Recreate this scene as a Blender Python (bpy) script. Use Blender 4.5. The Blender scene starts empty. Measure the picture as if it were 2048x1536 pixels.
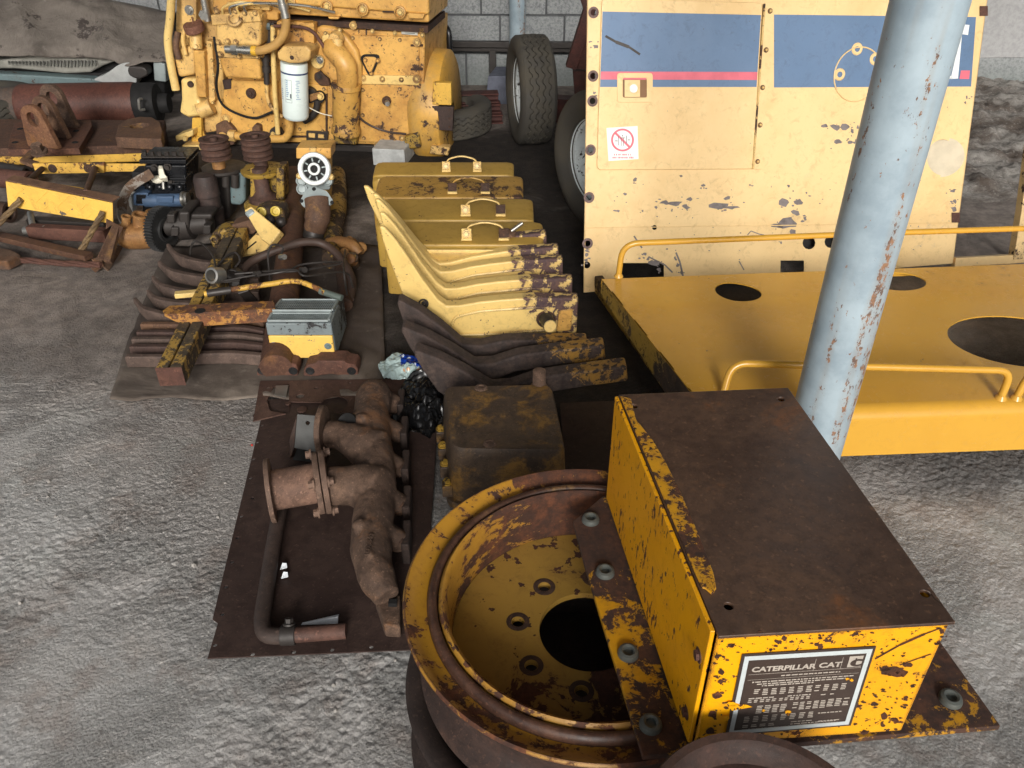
import bpy, bmesh, math, random
from mathutils import Vector, Matrix, noise
R = math.radians
V = Vector
random.seed(7)
S = bpy.context.scene
COL = S.collection

# ------------------------------------------------------------------ camera
F_PX, CX, CY, TILT, CAM_H = 1640.0, 1024.0, 768.0, R(34), 1.6
cam_d = bpy.data.cameras.new('camera')
cam_d.sensor_width = 36.0
cam_d.lens = 36.0 * F_PX / 2048.0
cam_d.clip_start, cam_d.clip_end = 0.02, 500
cam = bpy.data.objects.new('camera', cam_d)
COL.objects.link(cam)
cam.location = (0, 0, CAM_H)
cam.rotation_euler = (R(90) - TILT, 0, 0)
S.camera = cam
# ------------------------------------------------------------------ sky, sun, exposure
SUN_EL, SUN_AZ = R(23), R(177)          # azimuth measured clockwise from +Y: behind the camera
w = bpy.data.worlds.new('World')
S.world = w
w.use_nodes = True
wn = w.node_tree
bg = wn.nodes['Background']
sky = wn.nodes.new('ShaderNodeTexSky')
sky.sky_type = 'NISHITA'
sky.sun_disc = False
sky.sun_elevation = SUN_EL
sky.sun_rotation = SUN_AZ
sky.dust_density = 4.0
sky.ozone_density = 1.0
hs = wn.nodes.new('ShaderNodeHueSaturation')
hs.inputs['Saturation'].default_value = 0.32
wn.links.new(sky.outputs[0], hs.inputs['Color'])
wn.links.new(hs.outputs[0], bg.inputs['Color'])
bg.inputs['Strength'].default_value = 0.105
sun_d = bpy.data.lights.new('sun', 'SUN')
sun_d.energy = 2.0
sun_d.angle = R(16)
sun_d.color = (1.0, 0.97, 0.93)
sun = bpy.data.objects.new('sun', sun_d)
COL.objects.link(sun)
sd = V((math.sin(SUN_AZ) * math.cos(SUN_EL), math.cos(SUN_AZ) * math.cos(SUN_EL), math.sin(SUN_EL)))
sun.rotation_euler = sd.to_track_quat('Z', 'Y').to_euler()
sun.location = sd * 20
S.view_settings.view_transform = 'Standard'
S.view_settings.look = 'None'
S.view_settings.gamma = 1
S.view_settings.exposure = 0.2
S.render.engine = 'CYCLES'
S.cycles.max_bounces = 6
S.cycles.diffuse_bounces = 4
S.cycles.glossy_bounces = 3
S.cycles.use_denoising = True

# ------------------------------------------------------------------ surveying: photo point -> real point on a known plane
_F = V((0, math.cos(TILT), -math.sin(TILT)))
_D = V((0, -math.sin(TILT), -math.cos(TILT)))
CAMP = V((0, 0, CAM_H))
def ray(px, py):
    return _F + V((1, 0, 0)) * ((px - CX) / F_PX) + _D * ((py - CY) / F_PX)
def P(px, py, z=0.0):
    d = ray(px, py)
    return CAMP + d * ((z - CAM_H) / d.z)
def PY(px, py, Y):
    d = ray(px, py)
    return CAMP + d * (Y / d.y)
class PL:
    def __init__(s, p, n):
        s.p, s.n = V(p), V(n).normalized()
        s.u = V((0, 0, 1)).cross(s.n).normalized()
        s.v = s.n.cross(s.u)
    def at(s, px, py, off=0.0):
        d = ray(px, py)
        q = s.p + s.n * off
        return CAMP + d * ((q - CAMP).dot(s.n) / d.dot(s.n))
    def r(s, px, py, rp):
        return rp * (s.at(px, py) - CAMP).dot(_F) / F_PX

# ------------------------------------------------------------------ mesh tools
def perp(a):
    a = a.normalized()
    b = V((0, 0, 1)) if abs(a.z) < 0.9 else V((1, 0, 0))
    x = b.cross(a).normalized()
    return x, a.cross(x)
ROOT = {}
class MB:
    def __init__(s):
        s.bm = bmesh.new()
        s.mi = 0
    def f(s, vs):
        try:
            fc = s.bm.faces.new(vs)
            fc.material_index = s.mi
            return fc
        except ValueError:
            return None
    def loft(s, rings, closed=True, cap=True):
        rv = [[s.bm.verts.new(p) for p in r] for r in rings]
        n = len(rv[0])
        for a, b in zip(rv, rv[1:]):
            for i in range(n if closed else n - 1):
                j = (i + 1) % n
                s.f((a[i], a[j], b[j], b[i]))
        if cap and closed:
            s.f(rv[0][::-1]); s.f(rv[-1])
        return s
    def cyl(s, a, b, r, r2=None, seg=24, cap=True):
        a, b = V(a), V(b)
        r2 = r if r2 is None else r2
        x, y = perp(b - a)
        rings = []
        for c, rr in ((a, r), (b, r2)):
            rings.append([c + x * (rr * math.cos(t)) + y * (rr * math.sin(t)) for t in [2 * math.pi * i / seg for i in range(seg)]])
        return s.loft(rings, True, cap)
    def lathe(s, a, axis, prof, seg=48, cap=False):
        a, axis = V(a), V(axis).normalized()
        x, y = perp(axis)
        rings = [[a + axis * t + x * (r * math.cos(q)) + y * (r * math.sin(q)) for q in [2 * math.pi * i / seg for i in range(seg)]] for r, t in prof]
        return s.loft(rings, True, cap)
    def tube(s, pts, r, seg=12, cap=True):
        pts = [V(p) for p in pts]
        n = len(pts)
        rs = r if isinstance(r, (list, tuple)) else [r] * n
        t0 = (pts[1] - pts[0]).normalized()
        x, y = perp(t0)
        rings = []
        for i in range(n):
            t = (pts[min(i + 1, n - 1)] - pts[max(i - 1, 0)]).normalized()
            x = (x - t * x.dot(t)).normalized()
            y = t.cross(x)
            rings.append([pts[i] + x * (rs[i] * math.cos(q)) + y * (rs[i] * math.sin(q)) for q in [2 * math.pi * k / seg for k in range(seg)]])
        return s.loft(rings, True, cap)
    def sweep(s, pts, wd, ht, up=(0, 0, 1), taper=None):
        pts = [V(p) for p in pts]
        n = len(pts)
        up = V(up)
        rings = []
        for i in range(n):
            t = (pts[min(i + 1, n - 1)] - pts[max(i - 1, 0)]).normalized()
            x = t.cross(up).normalized()
            y = x.cross(t)
            k = taper[i] if taper else 1.0
            a, b = x * (wd * .5 * k), y * (ht * .5 * (k if taper else 1))
            rings.append([pts[i] + a + b, pts[i] - a + b, pts[i] - a - b, pts[i] + a - b])
        return s.loft(rings)
    def ext(s, pts, vec, holes=()):
        pts = [V(p) for p in pts]
        vec = V(vec)
        if not holes:
            a = [s.bm.verts.new(p) for p in pts]
            b = [s.bm.verts.new(p + vec) for p in pts]
            s.f(a[::-1]); s.f(b)
            n = len(a)
            for i in range(n):
                s.f((a[i], a[(i + 1) % n], b[(i + 1) % n], b[i]))
            return s
        t = bmesh.new()
        ed = []
        for loop in [pts] + [[V(q) for q in h] for h in holes]:
            vs = [t.verts.new(p) for p in loop]
            ed += [t.edges.new((vs[i], vs[(i + 1) % len(vs)])) for i in range(len(vs))]
        bmesh.ops.triangle_fill(t, use_beauty=True, edges=ed)
        g = bmesh.ops.extrude_face_region(t, geom=t.faces[:])
        for e in g['geom']:
            if isinstance(e, bmesh.types.BMVert):
                e.co += vec
        me = bpy.data.meshes.new('tmp')
        for fc in t.faces:
            fc.material_index = s.mi
        t.to_mesh(me); t.free()
        s.bm.from_mesh(me)
        bpy.data.meshes.remove(me)
        return s
    def box(s, c, size, rz=0.0, M=None):
        m = (Matrix.Translation(V(c)) @ Matrix.Rotation(rz, 4, 'Z')) if M is None else M
        h = [x * .5 for x in size]
        q = [m @ V((sx * h[0], sy * h[1], -h[2])) for sx, sy in ((-1, -1), (1, -1), (1, 1), (-1, 1))]
        return s.ext(q, m.to_3x3() @ V((0, 0, 2 * h[2])))
    def sph(s, c, r, u=16, v=10):
        r = (r, r, r) if not isinstance(r, (tuple, list)) else r
        c = V(c)
        rings = []
        for i in range(v + 1):
            a = math.pi * i / v
            k = max(math.sin(a), .002)
            rings.append([c + V((r[0] * k * math.cos(q), r[1] * k * math.sin(q), -r[2] * math.cos(a))) for q in [2 * math.pi * j / u for j in range(u)]])
        return s.loft(rings)
    def bolt(s, p, n, r, h=None):
        p, n = V(p), V(n).normalized()
        h = h or r * .7
        s.cyl(p, p + n * (h * .3), r * 1.45, seg=14)
        return s.cyl(p + n * (h * .3), p + n * h, r, seg=6)
    def ring(s, c, n, r, t, seg=32, sg=8):
        prof = [(r + t * math.cos(2 * math.pi * k / sg), t * math.sin(2 * math.pi * k / sg)) for k in range(sg + 1)]
        return s.lathe(c, n, prof, seg)
    def blob(s, pl, px, py, rp, off, n=9, sx=1.0):
        """an irregular chip of bare metal a hair proud of a sheet"""
        pts = []
        k0 = random.random() * 50
        for i in range(n):
            a = 2 * math.pi * i / n
            k = rp * (0.55 + .75 * random.random())
            pts.append(pl.at(px + k * sx * math.cos(a), py + k * math.sin(a) * .8, off))
        s.f([s.bm.verts.new(p) for p in pts])
        return s
    def text(s, body, size, M, ext=0.0, sx=1.0, align='LEFT', bold=0.0):
        c = bpy.data.curves.new('t', 'FONT')
        c.body = body; c.size = size; c.extrude = ext; c.align_x = align; c.offset = bold
        o = bpy.data.objects.new('t', c)
        COL.objects.link(o)
        me = bpy.data.meshes.new_from_object(o.evaluated_get(bpy.context.evaluated_depsgraph_get()))
        me.transform(M @ Matrix.Diagonal((sx, 1, 1, 1)))
        n0 = len(s.bm.faces)
        s.bm.from_mesh(me)
        s.bm.faces.ensure_lookup_table()
        for fc in s.bm.faces[n0:]:
            fc.material_index = s.mi
        bpy.data.objects.remove(o); bpy.data.curves.remove(c); bpy.data.meshes.remove(me)
        return s
    def build(s, name, mat, parent=None, bevel=0.0, seg=2, loc=None, smooth=38, label=None, cat=None, group=None, kind=None, sub=0, rough=0.0, rsc=20.0):
        bm = s.bm
        bmesh.ops.recalc_face_normals(bm, faces=bm.faces[:])
        if sub:
            bmesh.ops.subdivide_edges(bm, edges=bm.edges[:], cuts=sub, use_grid_fill=True)
        if rough:
            bm.normal_update()
            for v in bm.verts:
                v.co += v.normal * (rough * noise.noise(v.co * rsc))
        if parent is not None:
            loc = ROOT[parent]
        elif loc is None:
            xs = [v.co for v in bm.verts]
            lo = V([min(c[i] for c in xs) for i in range(3)]); hi = V([max(c[i] for c in xs) for i in range(3)])
            loc = V(((lo.x + hi.x) / 2, (lo.y + hi.y) / 2, lo.z))
        loc = V(loc)
        for v in bm.verts:
            v.co -= loc
        me = bpy.data.meshes.new(name)
        bm.to_mesh(me); bm.free()
        me.polygons.foreach_set('use_smooth', [True] * len(me.polygons))
        me.set_sharp_from_angle(angle=R(smooth))
        for m in (mat if isinstance(mat, (list, tuple)) else [mat]):
            me.materials.append(m)
        o = bpy.data.objects.new(name, me)
        COL.objects.link(o)
        ROOT[o] = loc
        if parent is not None:
            o.parent = parent
        else:
            o.location = loc
        if bevel:
            b = o.modifiers.new('bevel', 'BEVEL')
            b.width = bevel; b.segments = seg; b.limit_method = 'ANGLE'; b.angle_limit = R(40); b.harden_normals = True
        if label: o['label'] = label
        if cat: o['category'] = cat
        if group: o['group'] = group
        if kind: o['kind'] = kind
        return o
def thing(name, label, cat, loc, group=None):
    o = bpy.data.objects.new(name, None)
    o.empty_display_size = .05
    COL.objects.link(o)
    o.location = V(loc)
    ROOT[o] = V(loc)
    o['label'] = label; o['category'] = cat
    if group: o['group'] = group
    return o
def dup(root, loc, label, rz=0.0, mats=None):
    def cp(o, par):
        c = o.copy(); COL.objects.link(c)
        if par is not None: c.parent = par
        if mats and c.type == 'MESH':
            for sl in c.material_slots:
                if sl.material in mats:
                    m = mats[sl.material]
                    sl.link = 'OBJECT'; sl.material = m
        for ch in o.children: cp(ch, c)
        return c
    c = cp(root, None)
    c.location = V(loc); c.rotation_euler = (0, 0, rz); c['label'] = label
    return c
def rnd(pts, rad, n=5, closed=False):
    """polyline with rounded corners"""
    pts = [V(p) for p in pts]
    m = len(pts)
    out = []
    for i in range(m):
        if not closed and i in (0, m - 1):
            out.append(pts[i]); continue
        a, b, c = pts[i - 1], pts[i], pts[(i + 1) % m]
        r = min(rad, (a - b).length * .48, (c - b).length * .48)
        p0, p1 = b + (a - b).normalized() * r, b + (c - b).normalized() * r
        for k in range(n + 1):
            t = k / n
            out.append(p0 * (1 - t) ** 2 + b * (2 * t * (1 - t)) + p1 * t ** 2)
    return out
def crv(pts, n=6):
    """smooth curve through points"""
    p = [V(q) for q in pts]
    p = [p[0] * 2 - p[1]] + p + [p[-1] * 2 - p[-2]]
    out = []
    for i in range(1, len(p) - 2):
        for k in range(n):
            t = k / n
            a, b, c, d = p[i - 1], p[i], p[i + 1], p[i + 2]
            out.append(.5 * ((2 * b) + (c - a) * t + (2 * a - 5 * b + 4 * c - d) * t * t + (3 * b - a - 3 * c + d) * t ** 3))
    out.append(p[-2])
    return out
def circ(c, u, v, ru, rv=None, n=20):
    rv = rv or ru
    return [V(c) + V(u) * (ru * math.cos(2 * math.pi * i / n)) + V(v) * (rv * math.sin(2 * math.pi * i / n)) for i in range(n)]

def frame(o, x, y, z):
    return Matrix(((x.x, y.x, z.x, o.x), (x.y, y.y, z.y, o.y), (x.z, y.z, z.z, o.z), (0, 0, 0, 1)))

# ------------------------------------------------------------------ materials
def lin(r, g, b):
    f = lambda c: (c / 255 / 12.92) if c <= 10 else ((c / 255 + .055) / 1.055) ** 2.4
    return (f(r), f(g), f(b), 1)
class NT:
    def __init__(s, name):
        s.m = bpy.data.materials.new(name)
        s.m.use_nodes = True
        s.t = s.m.node_tree
        s.b = s.t.nodes['Principled BSDF']
        s.co = s.t.nodes.new('ShaderNodeTexCoord').outputs['Object']
    def n(s, typ, **k):
        nd = s.t.nodes.new(typ)
        for a, b in k.items(): setattr(nd, a, b)
        return nd
    def l(s, a, b): s.t.links.new(a, b)
    def put(s, sock, val):
        if isinstance(val, bpy.types.NodeSocket): s.l(val, sock)
        else: sock.default_value = val
    def noise(s, scale, detail=6, rough=.6, vec=None, dist=0.0):
        nd = s.n('ShaderNodeTexNoise')
        s.l(vec or s.co, nd.inputs['Vector'])
        nd.inputs['Scale'].default_value = scale
        nd.inputs['Detail'].default_value = detail
        nd.inputs['Roughness'].default_value = rough
        nd.inputs['Distortion'].default_value = dist
        return nd.outputs[0]
    def math(s, op, a, b=0.0, c=0.0):
        nd = s.n('ShaderNodeMath', operation=op)
        s.put(nd.inputs[0], a); s.put(nd.inputs[1], b); s.put(nd.inputs[2], c)
        return nd.outputs[0]
    def ramp(s, v, lo, hi, a=0.0, b=1.0):
        nd = s.n('ShaderNodeMapRange', interpolation_type='SMOOTHSTEP')
        s.put(nd.inputs['Value'], v)
        for i, x in ((1, lo), (2, hi), (3, a), (4, b)): s.put(nd.inputs[i], x)
        return nd.outputs[0]
    def mix(s, f, a, b):
        nd = s.n('ShaderNodeMix', data_type='RGBA')
        s.put(nd.inputs[0], f); s.put(nd.inputs[6], a); s.put(nd.inputs[7], b)
        return nd.outputs[2]
    def mapv(s, scale=(1, 1, 1), rot=(0, 0, 0), vec=None):
        nd = s.n('ShaderNodeMapping')
        s.l(vec or s.co, nd.inputs[0])
        nd.inputs['Scale'].default_value = scale
        nd.inputs['Rotation'].default_value = rot
        return nd.outputs[0]
    def bump(s, h, strength=.3, dist=.003, prev=None):
        nd = s.n('ShaderNodeBump')
        nd.inputs['Strength'].default_value = strength
        nd.inputs['Distance'].default_value = dist
        s.l(h, nd.inputs['Height'])
        if prev: s.l(prev, nd.inputs['Normal'])
        s.l(nd.outputs[0], s.b.inputs['Normal'])
        return nd.outputs[0]
    def axis(s, i):
        nd = s.n('ShaderNodeSeparateXYZ')
        s.l(s.co, nd.inputs[0])
        return nd.outputs[i]
RUST_D, RUST_M, RUST_L = lin(58, 44, 38), lin(94, 66, 48), lin(136, 88, 48)
def dk(c, k): return (c[0] * k, c[1] * k, c[2] * k, 1)
def paint(name, col, amt=.3, sc=9, rough=.42, dirt=.5, edge=0.0, rd=RUST_D, rl=RUST_M, stretch=None, chip=.66, grad=None, dirtc=None, bump=.4, stain=.4, grime=.35, warp=0.0):
    """aged paint that has chipped down to rust"""
    t = NT(name)
    vec = t.mapv(stretch) if stretch else t.co
    n1 = t.noise(sc * 1.6, 10, .74, vec, .35)
    n2 = t.noise(sc * .24, 4, .5)
    v = t.math('MULTIPLY_ADD', n1, .52, t.math('MULTIPLY', n2, .48))
    if edge:
        bv = t.n('ShaderNodeBevel', samples=4)
        bv.inputs['Radius'].default_value = edge
        g = t.n('ShaderNodeNewGeometry')
        d = t.n('ShaderNodeVectorMath', operation='DOT_PRODUCT')
        t.l(bv.outputs[0], d.inputs[0]); t.l(g.outputs['Normal'], d.inputs[1])
        v = t.math('ADD', v, t.math('MULTIPLY', t.math('SUBTRACT', 1.0, d.outputs['Value']), .8))
    if grad:   # wear that gathers towards one end: (axis, from, to, gain)
        v = t.math('ADD', v, t.ramp(t.axis(grad[0]), grad[1], grad[2], 0.0, grad[3]))
    thr = .5 + (.5 - amt) * .3
    mask = t.ramp(v, thr - .006, thr + .010)
    halo = t.ramp(v, thr - .06, thr)
    n3 = t.noise(sc * 4.5, 4, .6, vec)
    clus = t.ramp(t.noise(sc * .55, 3, .5, vec), .42, .66)      # freckles of rust come in clusters
    lim = t.math('MULTIPLY_ADD', clus, -.085, chip + .03)
    mask = t.math('MAXIMUM', mask, t.ramp(t.math('SUBTRACT', n3, lim), 0, .014))
    rn = t.noise(sc * 1.7, 9, .74)
    rust = t.mix(t.ramp(rn, .38, .66), rd, rl)
    rust = t.mix(t.math('MULTIPLY', t.ramp(t.noise(70, 6, .75), .45, .62), .5), rust, dk(rd, .55))
    pv = t.noise(3.1, 9, .66)
    fade = t.noise(13, 8, .7)
    pc = t.mix(t.math('MULTIPLY', t.ramp(pv, .38, .72), dirt), col, dirtc or dk(col, .52))
    pc = t.mix(t.math('MULTIPLY', t.ramp(fade, .48, .72), .08 if grime < .2 else .25), pc, dk(col, 1.22))
    gv = t.math('MULTIPLY', t.ramp(t.noise(26, 9, .78, None, .6), .5, .68), grime)
    pc = t.mix(gv, pc, t.mix(.5, dirtc or dk(col, .5), RUST_D))
    pc = t.mix(t.math('MULTIPLY', halo, stain), pc, t.mix(.55, col, rl))
    c = t.mix(mask, pc, rust)
    t.l(c, t.b.inputs['Base Color'])
    t.l(t.math('ADD', t.ramp(mask, 0, 1, rough, .82), t.math('ADD', t.math('MULTIPLY', t.math('SUBTRACT', pv, .5), .3), t.math('MULTIPLY', gv, .4))), t.b.inputs['Roughness'])
    h = t.math('ADD', t.math('MULTIPLY', t.math('SUBTRACT', 1.0, mask), .6), t.math('MULTIPLY', t.noise(110, 6, .75), t.math('MULTIPLY_ADD', mask, .6, .10)))
    t.bump(h, bump, .003, t.bump(t.noise(1.7, 3, .5), warp, .08) if warp else None)
    return t.m
def rust(name, a=RUST_D, b=RUST_M, c=None, sc=8, rough=.84, camt=.6, bump=.55, spec=.4, metal=0.0, grain=1.0):
    t = NT(name)
    n1 = t.noise(sc, 10, .72, None, .4)
    n2 = t.noise(sc * .35, 4, .55)
    col = t.mix(t.ramp(n1, .36, .68), a, b)
    if c: col = t.mix(t.math('MULTIPLY', t.ramp(t.math('MULTIPLY_ADD', n1, .5, t.math('MULTIPLY', n2, .5)), camt - .04, camt + .05), .85), col, c)
    col = t.mix(t.math('MULTIPLY', t.ramp(n2, .35, .7), .45), col, dk(a, .55))
    gr = t.noise(48, 9, .78)
    col = t.mix(t.math('MULTIPLY', t.ramp(gr, .44, .6), .5 * grain), col, dk(a, .42))
    sp = t.noise(95, 4, .65)
    col = t.mix(t.math('MULTIPLY', t.ramp(sp, .56, .7), .45 * grain), col, dk(b, 1.75))
    t.l(col, t.b.inputs['Base Color'])
    t.l(t.ramp(n1, .3, .7, rough - .14, rough + .06), t.b.inputs['Roughness'])
    t.b.inputs['Specular IOR Level'].default_value = spec
    t.b.inputs['Metallic'].default_value = metal
    t.bump(t.math('MULTIPLY_ADD', t.noise(85, 7, .78), .6, t.math('MULTIPLY', n1, .7)), bump, .0045)
    return t.m
def plain(name, col, rough=.5, metal=0.0, var=.35, sc=14, bump=.12, col2=None, coat=0.0):
    t = NT(name)
    n1 = t.noise(sc, 6, .62)
    c = t.mix(t.math('MULTIPLY', t.ramp(n1, .35, .7), var), col, col2 or dk(col, .45))
    t.l(c, t.b.inputs['Base Color'])
    t.l(t.ramp(n1, .3, .7, max(rough - .1, .05), min(rough + .12, 1)), t.b.inputs['Roughness'])
    t.b.inputs['Metallic'].default_value = metal
    t.b.inputs['Coat Weight'].default_value = coat
    t.bump(t.noise(sc * 7, 4, .6), bump, .002)
    return t.m

Y_ENG = paint('aged_engine_yellow', lin(220, 172, 92), .16, 13, .42, .85, .008, chip=.665, dirtc=lin(158, 108, 50), grime=.65)
Y_ENG2 = paint('aged_engine_yellow_stained', lin(226, 186, 112), .2, 16, .5, .85, .008, chip=.66, dirtc=lin(140, 104, 68), grime=.75)
Y_PALE = paint('pale_yellow_paint', lin(230, 198, 126), .1, 12, .42, .5, .006, chip=.7, dirtc=lin(170, 135, 66))
Y_TANK = paint('dusty_yellow_paint', lin(176, 142, 66), .06, 12, .45, .6, 0, chip=.71, dirtc=lin(120, 95, 48))
Y_TANKR = paint('rusted_yellow_paint', lin(180, 140, 66), .44, 11, .5, .7, 0, chip=.64)
Y_SHANK = paint('shank_paint', lin(226, 194, 120), .04, 14, .4, .55, .008, rd=lin(72, 56, 60), rl=lin(104, 78, 70), chip=.68, grad=(0, -.33, -.17, .155), dirtc=lin(186, 150, 82))
R_SHANK = paint('shank_rust', lin(166, 124, 52), .9, 13, .5, .6, 0, rd=lin(54, 45, 42), rl=lin(82, 67, 60), chip=.9, grad=(0, -.24, -.04, -.095), bump=.5, grime=.7)
Y_BOX = paint('bright_yellow_chipped', lin(244, 172, 14), .12, 21, .36, .45, .012, rd=lin(60, 36, 24), rl=lin(104, 56, 28), chip=.612, stretch=(.75, 1, .7), dirtc=lin(214, 138, 10))
Y_SIDE = paint('bright_yellow_streaked', lin(236, 166, 10), .07, 22, .4, .5, .005, rd=lin(60, 36, 24), rl=lin(104, 56, 28), chip=.61, stretch=(1, 1, .35), dirtc=lin(200, 128, 8))
Y_LIP = paint('yellow_remains_on_rust', lin(206, 148, 30), .42, 26, .45, .5, 0, chip=.6, rd=lin(58, 38, 28), rl=lin(98, 58, 34))
Y_BASE = paint('worn_base_plate_paint', lin(196, 142, 24), .56, 13, .5, .6, 0, chip=.62, rd=lin(54, 38, 32), rl=lin(84, 54, 38))
Y_RIM = paint('rim_paint', lin(170, 124, 36), .44, 17, .45, .7, .006, chip=.64, rd=lin(62, 38, 28), rl=lin(106, 62, 36), dirtc=lin(128, 88, 28))
Y_HOOD = paint('glossy_hood_yellow', lin(208, 158, 60), .0, 9, .24, .35, 0, chip=.735, bump=.06, warp=.12, dirtc=lin(192, 140, 50), grime=.22)
Y_BEAM = paint('beam_yellow', lin(222, 176, 74), .28, 12, .5, .6, 0, chip=.63, rl=RUST_L)
Y_OLIVE = paint('greasy_olive_yellow', lin(162, 130, 52), .42, 16, .5, .8, 0, chip=.62, rd=lin(46, 36, 30), rl=lin(80, 60, 40))
CREAM = paint('cream_sheet_paint', lin(228, 197, 142), .0, 10, .36, .5, 0, chip=.745, bump=.12, warp=.25, rd=lin(116, 108, 110), rl=lin(130, 120, 120), dirtc=lin(206, 168, 108))
BLUE_BAND = paint('faded_blue_stripe', lin(92, 118, 150), .0, 9, .4, .5, 0, chip=.75, bump=.08, warp=.2, rd=lin(90, 100, 110), dirtc=lin(76, 102, 132))
PINK = plain('faded_pink_stripe', lin(216, 104, 120), .45, 0, .3)
t = NT('pale_blue_post_paint')
n1 = t.noise(6, 8, .65)
c = t.mix(t.ramp(n1, .38, .68), lin(166, 183, 192), lin(140, 157, 168))
zone = t.ramp(t.noise(1, 3, .5, t.mapv((17, 17, 1.2))), .5, .68)
speck = t.noise(75, 6, .72, t.mapv((1, 1, .55)))
msk = t.ramp(t.math('MULTIPLY_ADD', zone, .17, speck), .655, .675)
msk = t.math('MAXIMUM', msk, t.math('MULTIPLY', t.ramp(t.math('MULTIPLY_ADD', zone, .075, t.noise(34, 7, .75, t.mapv((1, 1, .4)))), .665, .68), 1.0))
c = t.mix(t.math('MULTIPLY', zone, .35), c, lin(150, 140, 126))
c = t.mix(msk, c, t.mix(t.ramp(t.noise(40, 5, .7), .4, .6), lin(150, 112, 84), lin(104, 84, 74)))
t.l(c, t.b.inputs['Base Color'])
t.l(t.ramp(msk, 0, 1, .42, .85), t.b.inputs['Roughness'])
t.bump(t.math('MULTIPLY_ADD', msk, -.5, t.math('MULTIPLY', t.noise(60, 5, .7), .3)), .3, .002)
BLUE_POST = t.m
RUST = rust('dark_rust')
RUST_TOP = rust('brown_rusted_sheet', lin(76, 58, 48), lin(98, 73, 55), lin(132, 80, 38), 6, .42, .575, .12, grain=.9, spec=.6)
RUST_PLATE = rust('maroon_rusted_plate', lin(57, 43, 39), lin(74, 57, 50), None, 7, .66, bump=.15)
RUST_CAST = rust('cast_iron_rust', lin(80, 62, 51), lin(120, 95, 78), lin(136, 92, 56), 13, .85, .58, .9)
RUST_OR = rust('orange_rust', lin(104, 70, 52), lin(136, 98, 70), lin(164, 114, 56), 10, .85, .58)
RUST_RED = rust('red_brown_rust', lin(88, 58, 49), lin(106, 72, 59), lin(124, 90, 72), 9, .8)
RUST_MIX = rust('rust_with_paint_remains', lin(92, 68, 54), lin(118, 88, 66), lin(190, 144, 70), 12, .8, .6)
BRONZE = rust('bronze_rust', lin(132, 92, 54), lin(170, 128, 76), lin(112, 62, 44), 10, .6, .58)
HOUSING = rust('grimy_housing', lin(68, 56, 47), lin(94, 76, 58), lin(152, 112, 48), 10, .6, .525, .6)
DARK_CYL = rust('maroon_cylinder', lin(84, 52, 44), lin(100, 62, 50), None, 5, .6, bump=.15)
BLACK = plain('black_enamel', lin(26, 27, 30), .3, 0, .3)
BLACKM = plain('matt_black', lin(20, 19, 19), .8)
GREASE = plain('greasy_dark_iron', lin(58, 53, 50), .5, .2, .5)
STEEL = plain('worn_steel', lin(168, 166, 160), .35, .8, .45)
ZINC = plain('zinc_fitting', lin(190, 190, 184), .3, .85, .4)
GALV = plain('grey_sheet', lin(150, 160, 160), .5, .1, .4)
WHITE = plain('white_enamel', lin(226, 230, 228), .4, 0, .15)
CREAMW = plain('cream_plastic', lin(232, 226, 206), .45, 0, .2)
BLUEPART = plain('blue_grey_paint', lin(78, 100, 128), .4, 0, .5)
BLUEGREY = paint('blue_grey_chipped', lin(116, 126, 128), .42, 14, .5, .5, 0, chip=.64, rd=lin(40, 40, 42), rl=lin(60, 58, 56))
GREENISH = paint('grey_green_paint', lin(104, 122, 124), .2, 12, .5, .6, 0, chip=.64)
MESHG = plain('grey_mesh_plastic', lin(118, 128, 128), .55, 0, .5)
RUBBER = plain('old_rubber', lin(64, 61, 56), .8, 0, .6, 9, .3, lin(84, 78, 66))
HOSE = plain('tan_hose', lin(190, 148, 84), .6, 0, .4)
BROWNHOSE = plain('brown_hose', lin(70, 54, 46), .6, 0, .4)
DKFRAME = rust('dark_red_frame', lin(62, 34, 30), lin(86, 46, 38), None, 6, .7)
LABEL_BLK = plain('label_black', lin(68, 56, 50), .4, 0, .4)
WOOD = plain('weathered_wood', lin(120, 110, 98), .85, 0, .5, 8)
RED = plain('red_print', lin(226, 110, 124), .5, 0, .2)
INK = plain('grey_ink', lin(84, 94, 98), .5, 0, .2)
INKB = plain('pale_blue_ink', lin(150, 172, 196), .5, 0, .2)

# ================================================================== the setting
def ground_h(x, y):
    fx = max(0.0, min(1.0, (x + 2.3) / .5)) * max(0.0, min(1.0, (3.4 - x) / .5))
    fy = max(0.0, min(1.0, (3.9 - y) / 1.6)) * max(0.0, min(1.0, (y + .1) / .3))
    p = V((x, y, 0))
    patch = noise.noise(p * 2.3 + V((5, 2, 0))) * .5 + .5
    big = noise.noise(p * 1.1) * .008
    k = fx * fy
    if k <= 0: return big * .5
    r = noise.fractal(p * 58, .9, 2.1, 4) * .0022
    cl = noise.voronoi(p * 96)[0][0] * -.0085 + .003
    return big * .5 + k * (r + cl) * (.3 + .8 * min(1, max(0, patch * 2.0 - .5))) - .004
def axis_vals(fine0, fine1, step, lo, hi):
    a = [fine0 + step * i for i in range(int((fine1 - fine0) / step) + 1)]
    s, v = step, a[0]
    left = []
    while v > lo:
        s *= 1.35; v -= s; left.append(v)
    s, v = step, a[-1]
    right = []
    while v < hi:
        s *= 1.35; v += s; right.append(v)
    return left[::-1] + a + right
gx, gy = axis_vals(-1.6, 1.95, .0052, -60, 60), axis_vals(.4, 2.4, .0052, -60, 60)
bm = bmesh.new()
rows = [[bm.verts.new((x, y, ground_h(x, y))) for x in gx] for y in gy]
for a, b in zip(rows, rows[1:]):
    for i in range(len(gx) - 1):
        bm.faces.new((a[i], a[i + 1], b[i + 1], b[i]))
t = NT('dusty_ground')
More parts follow.
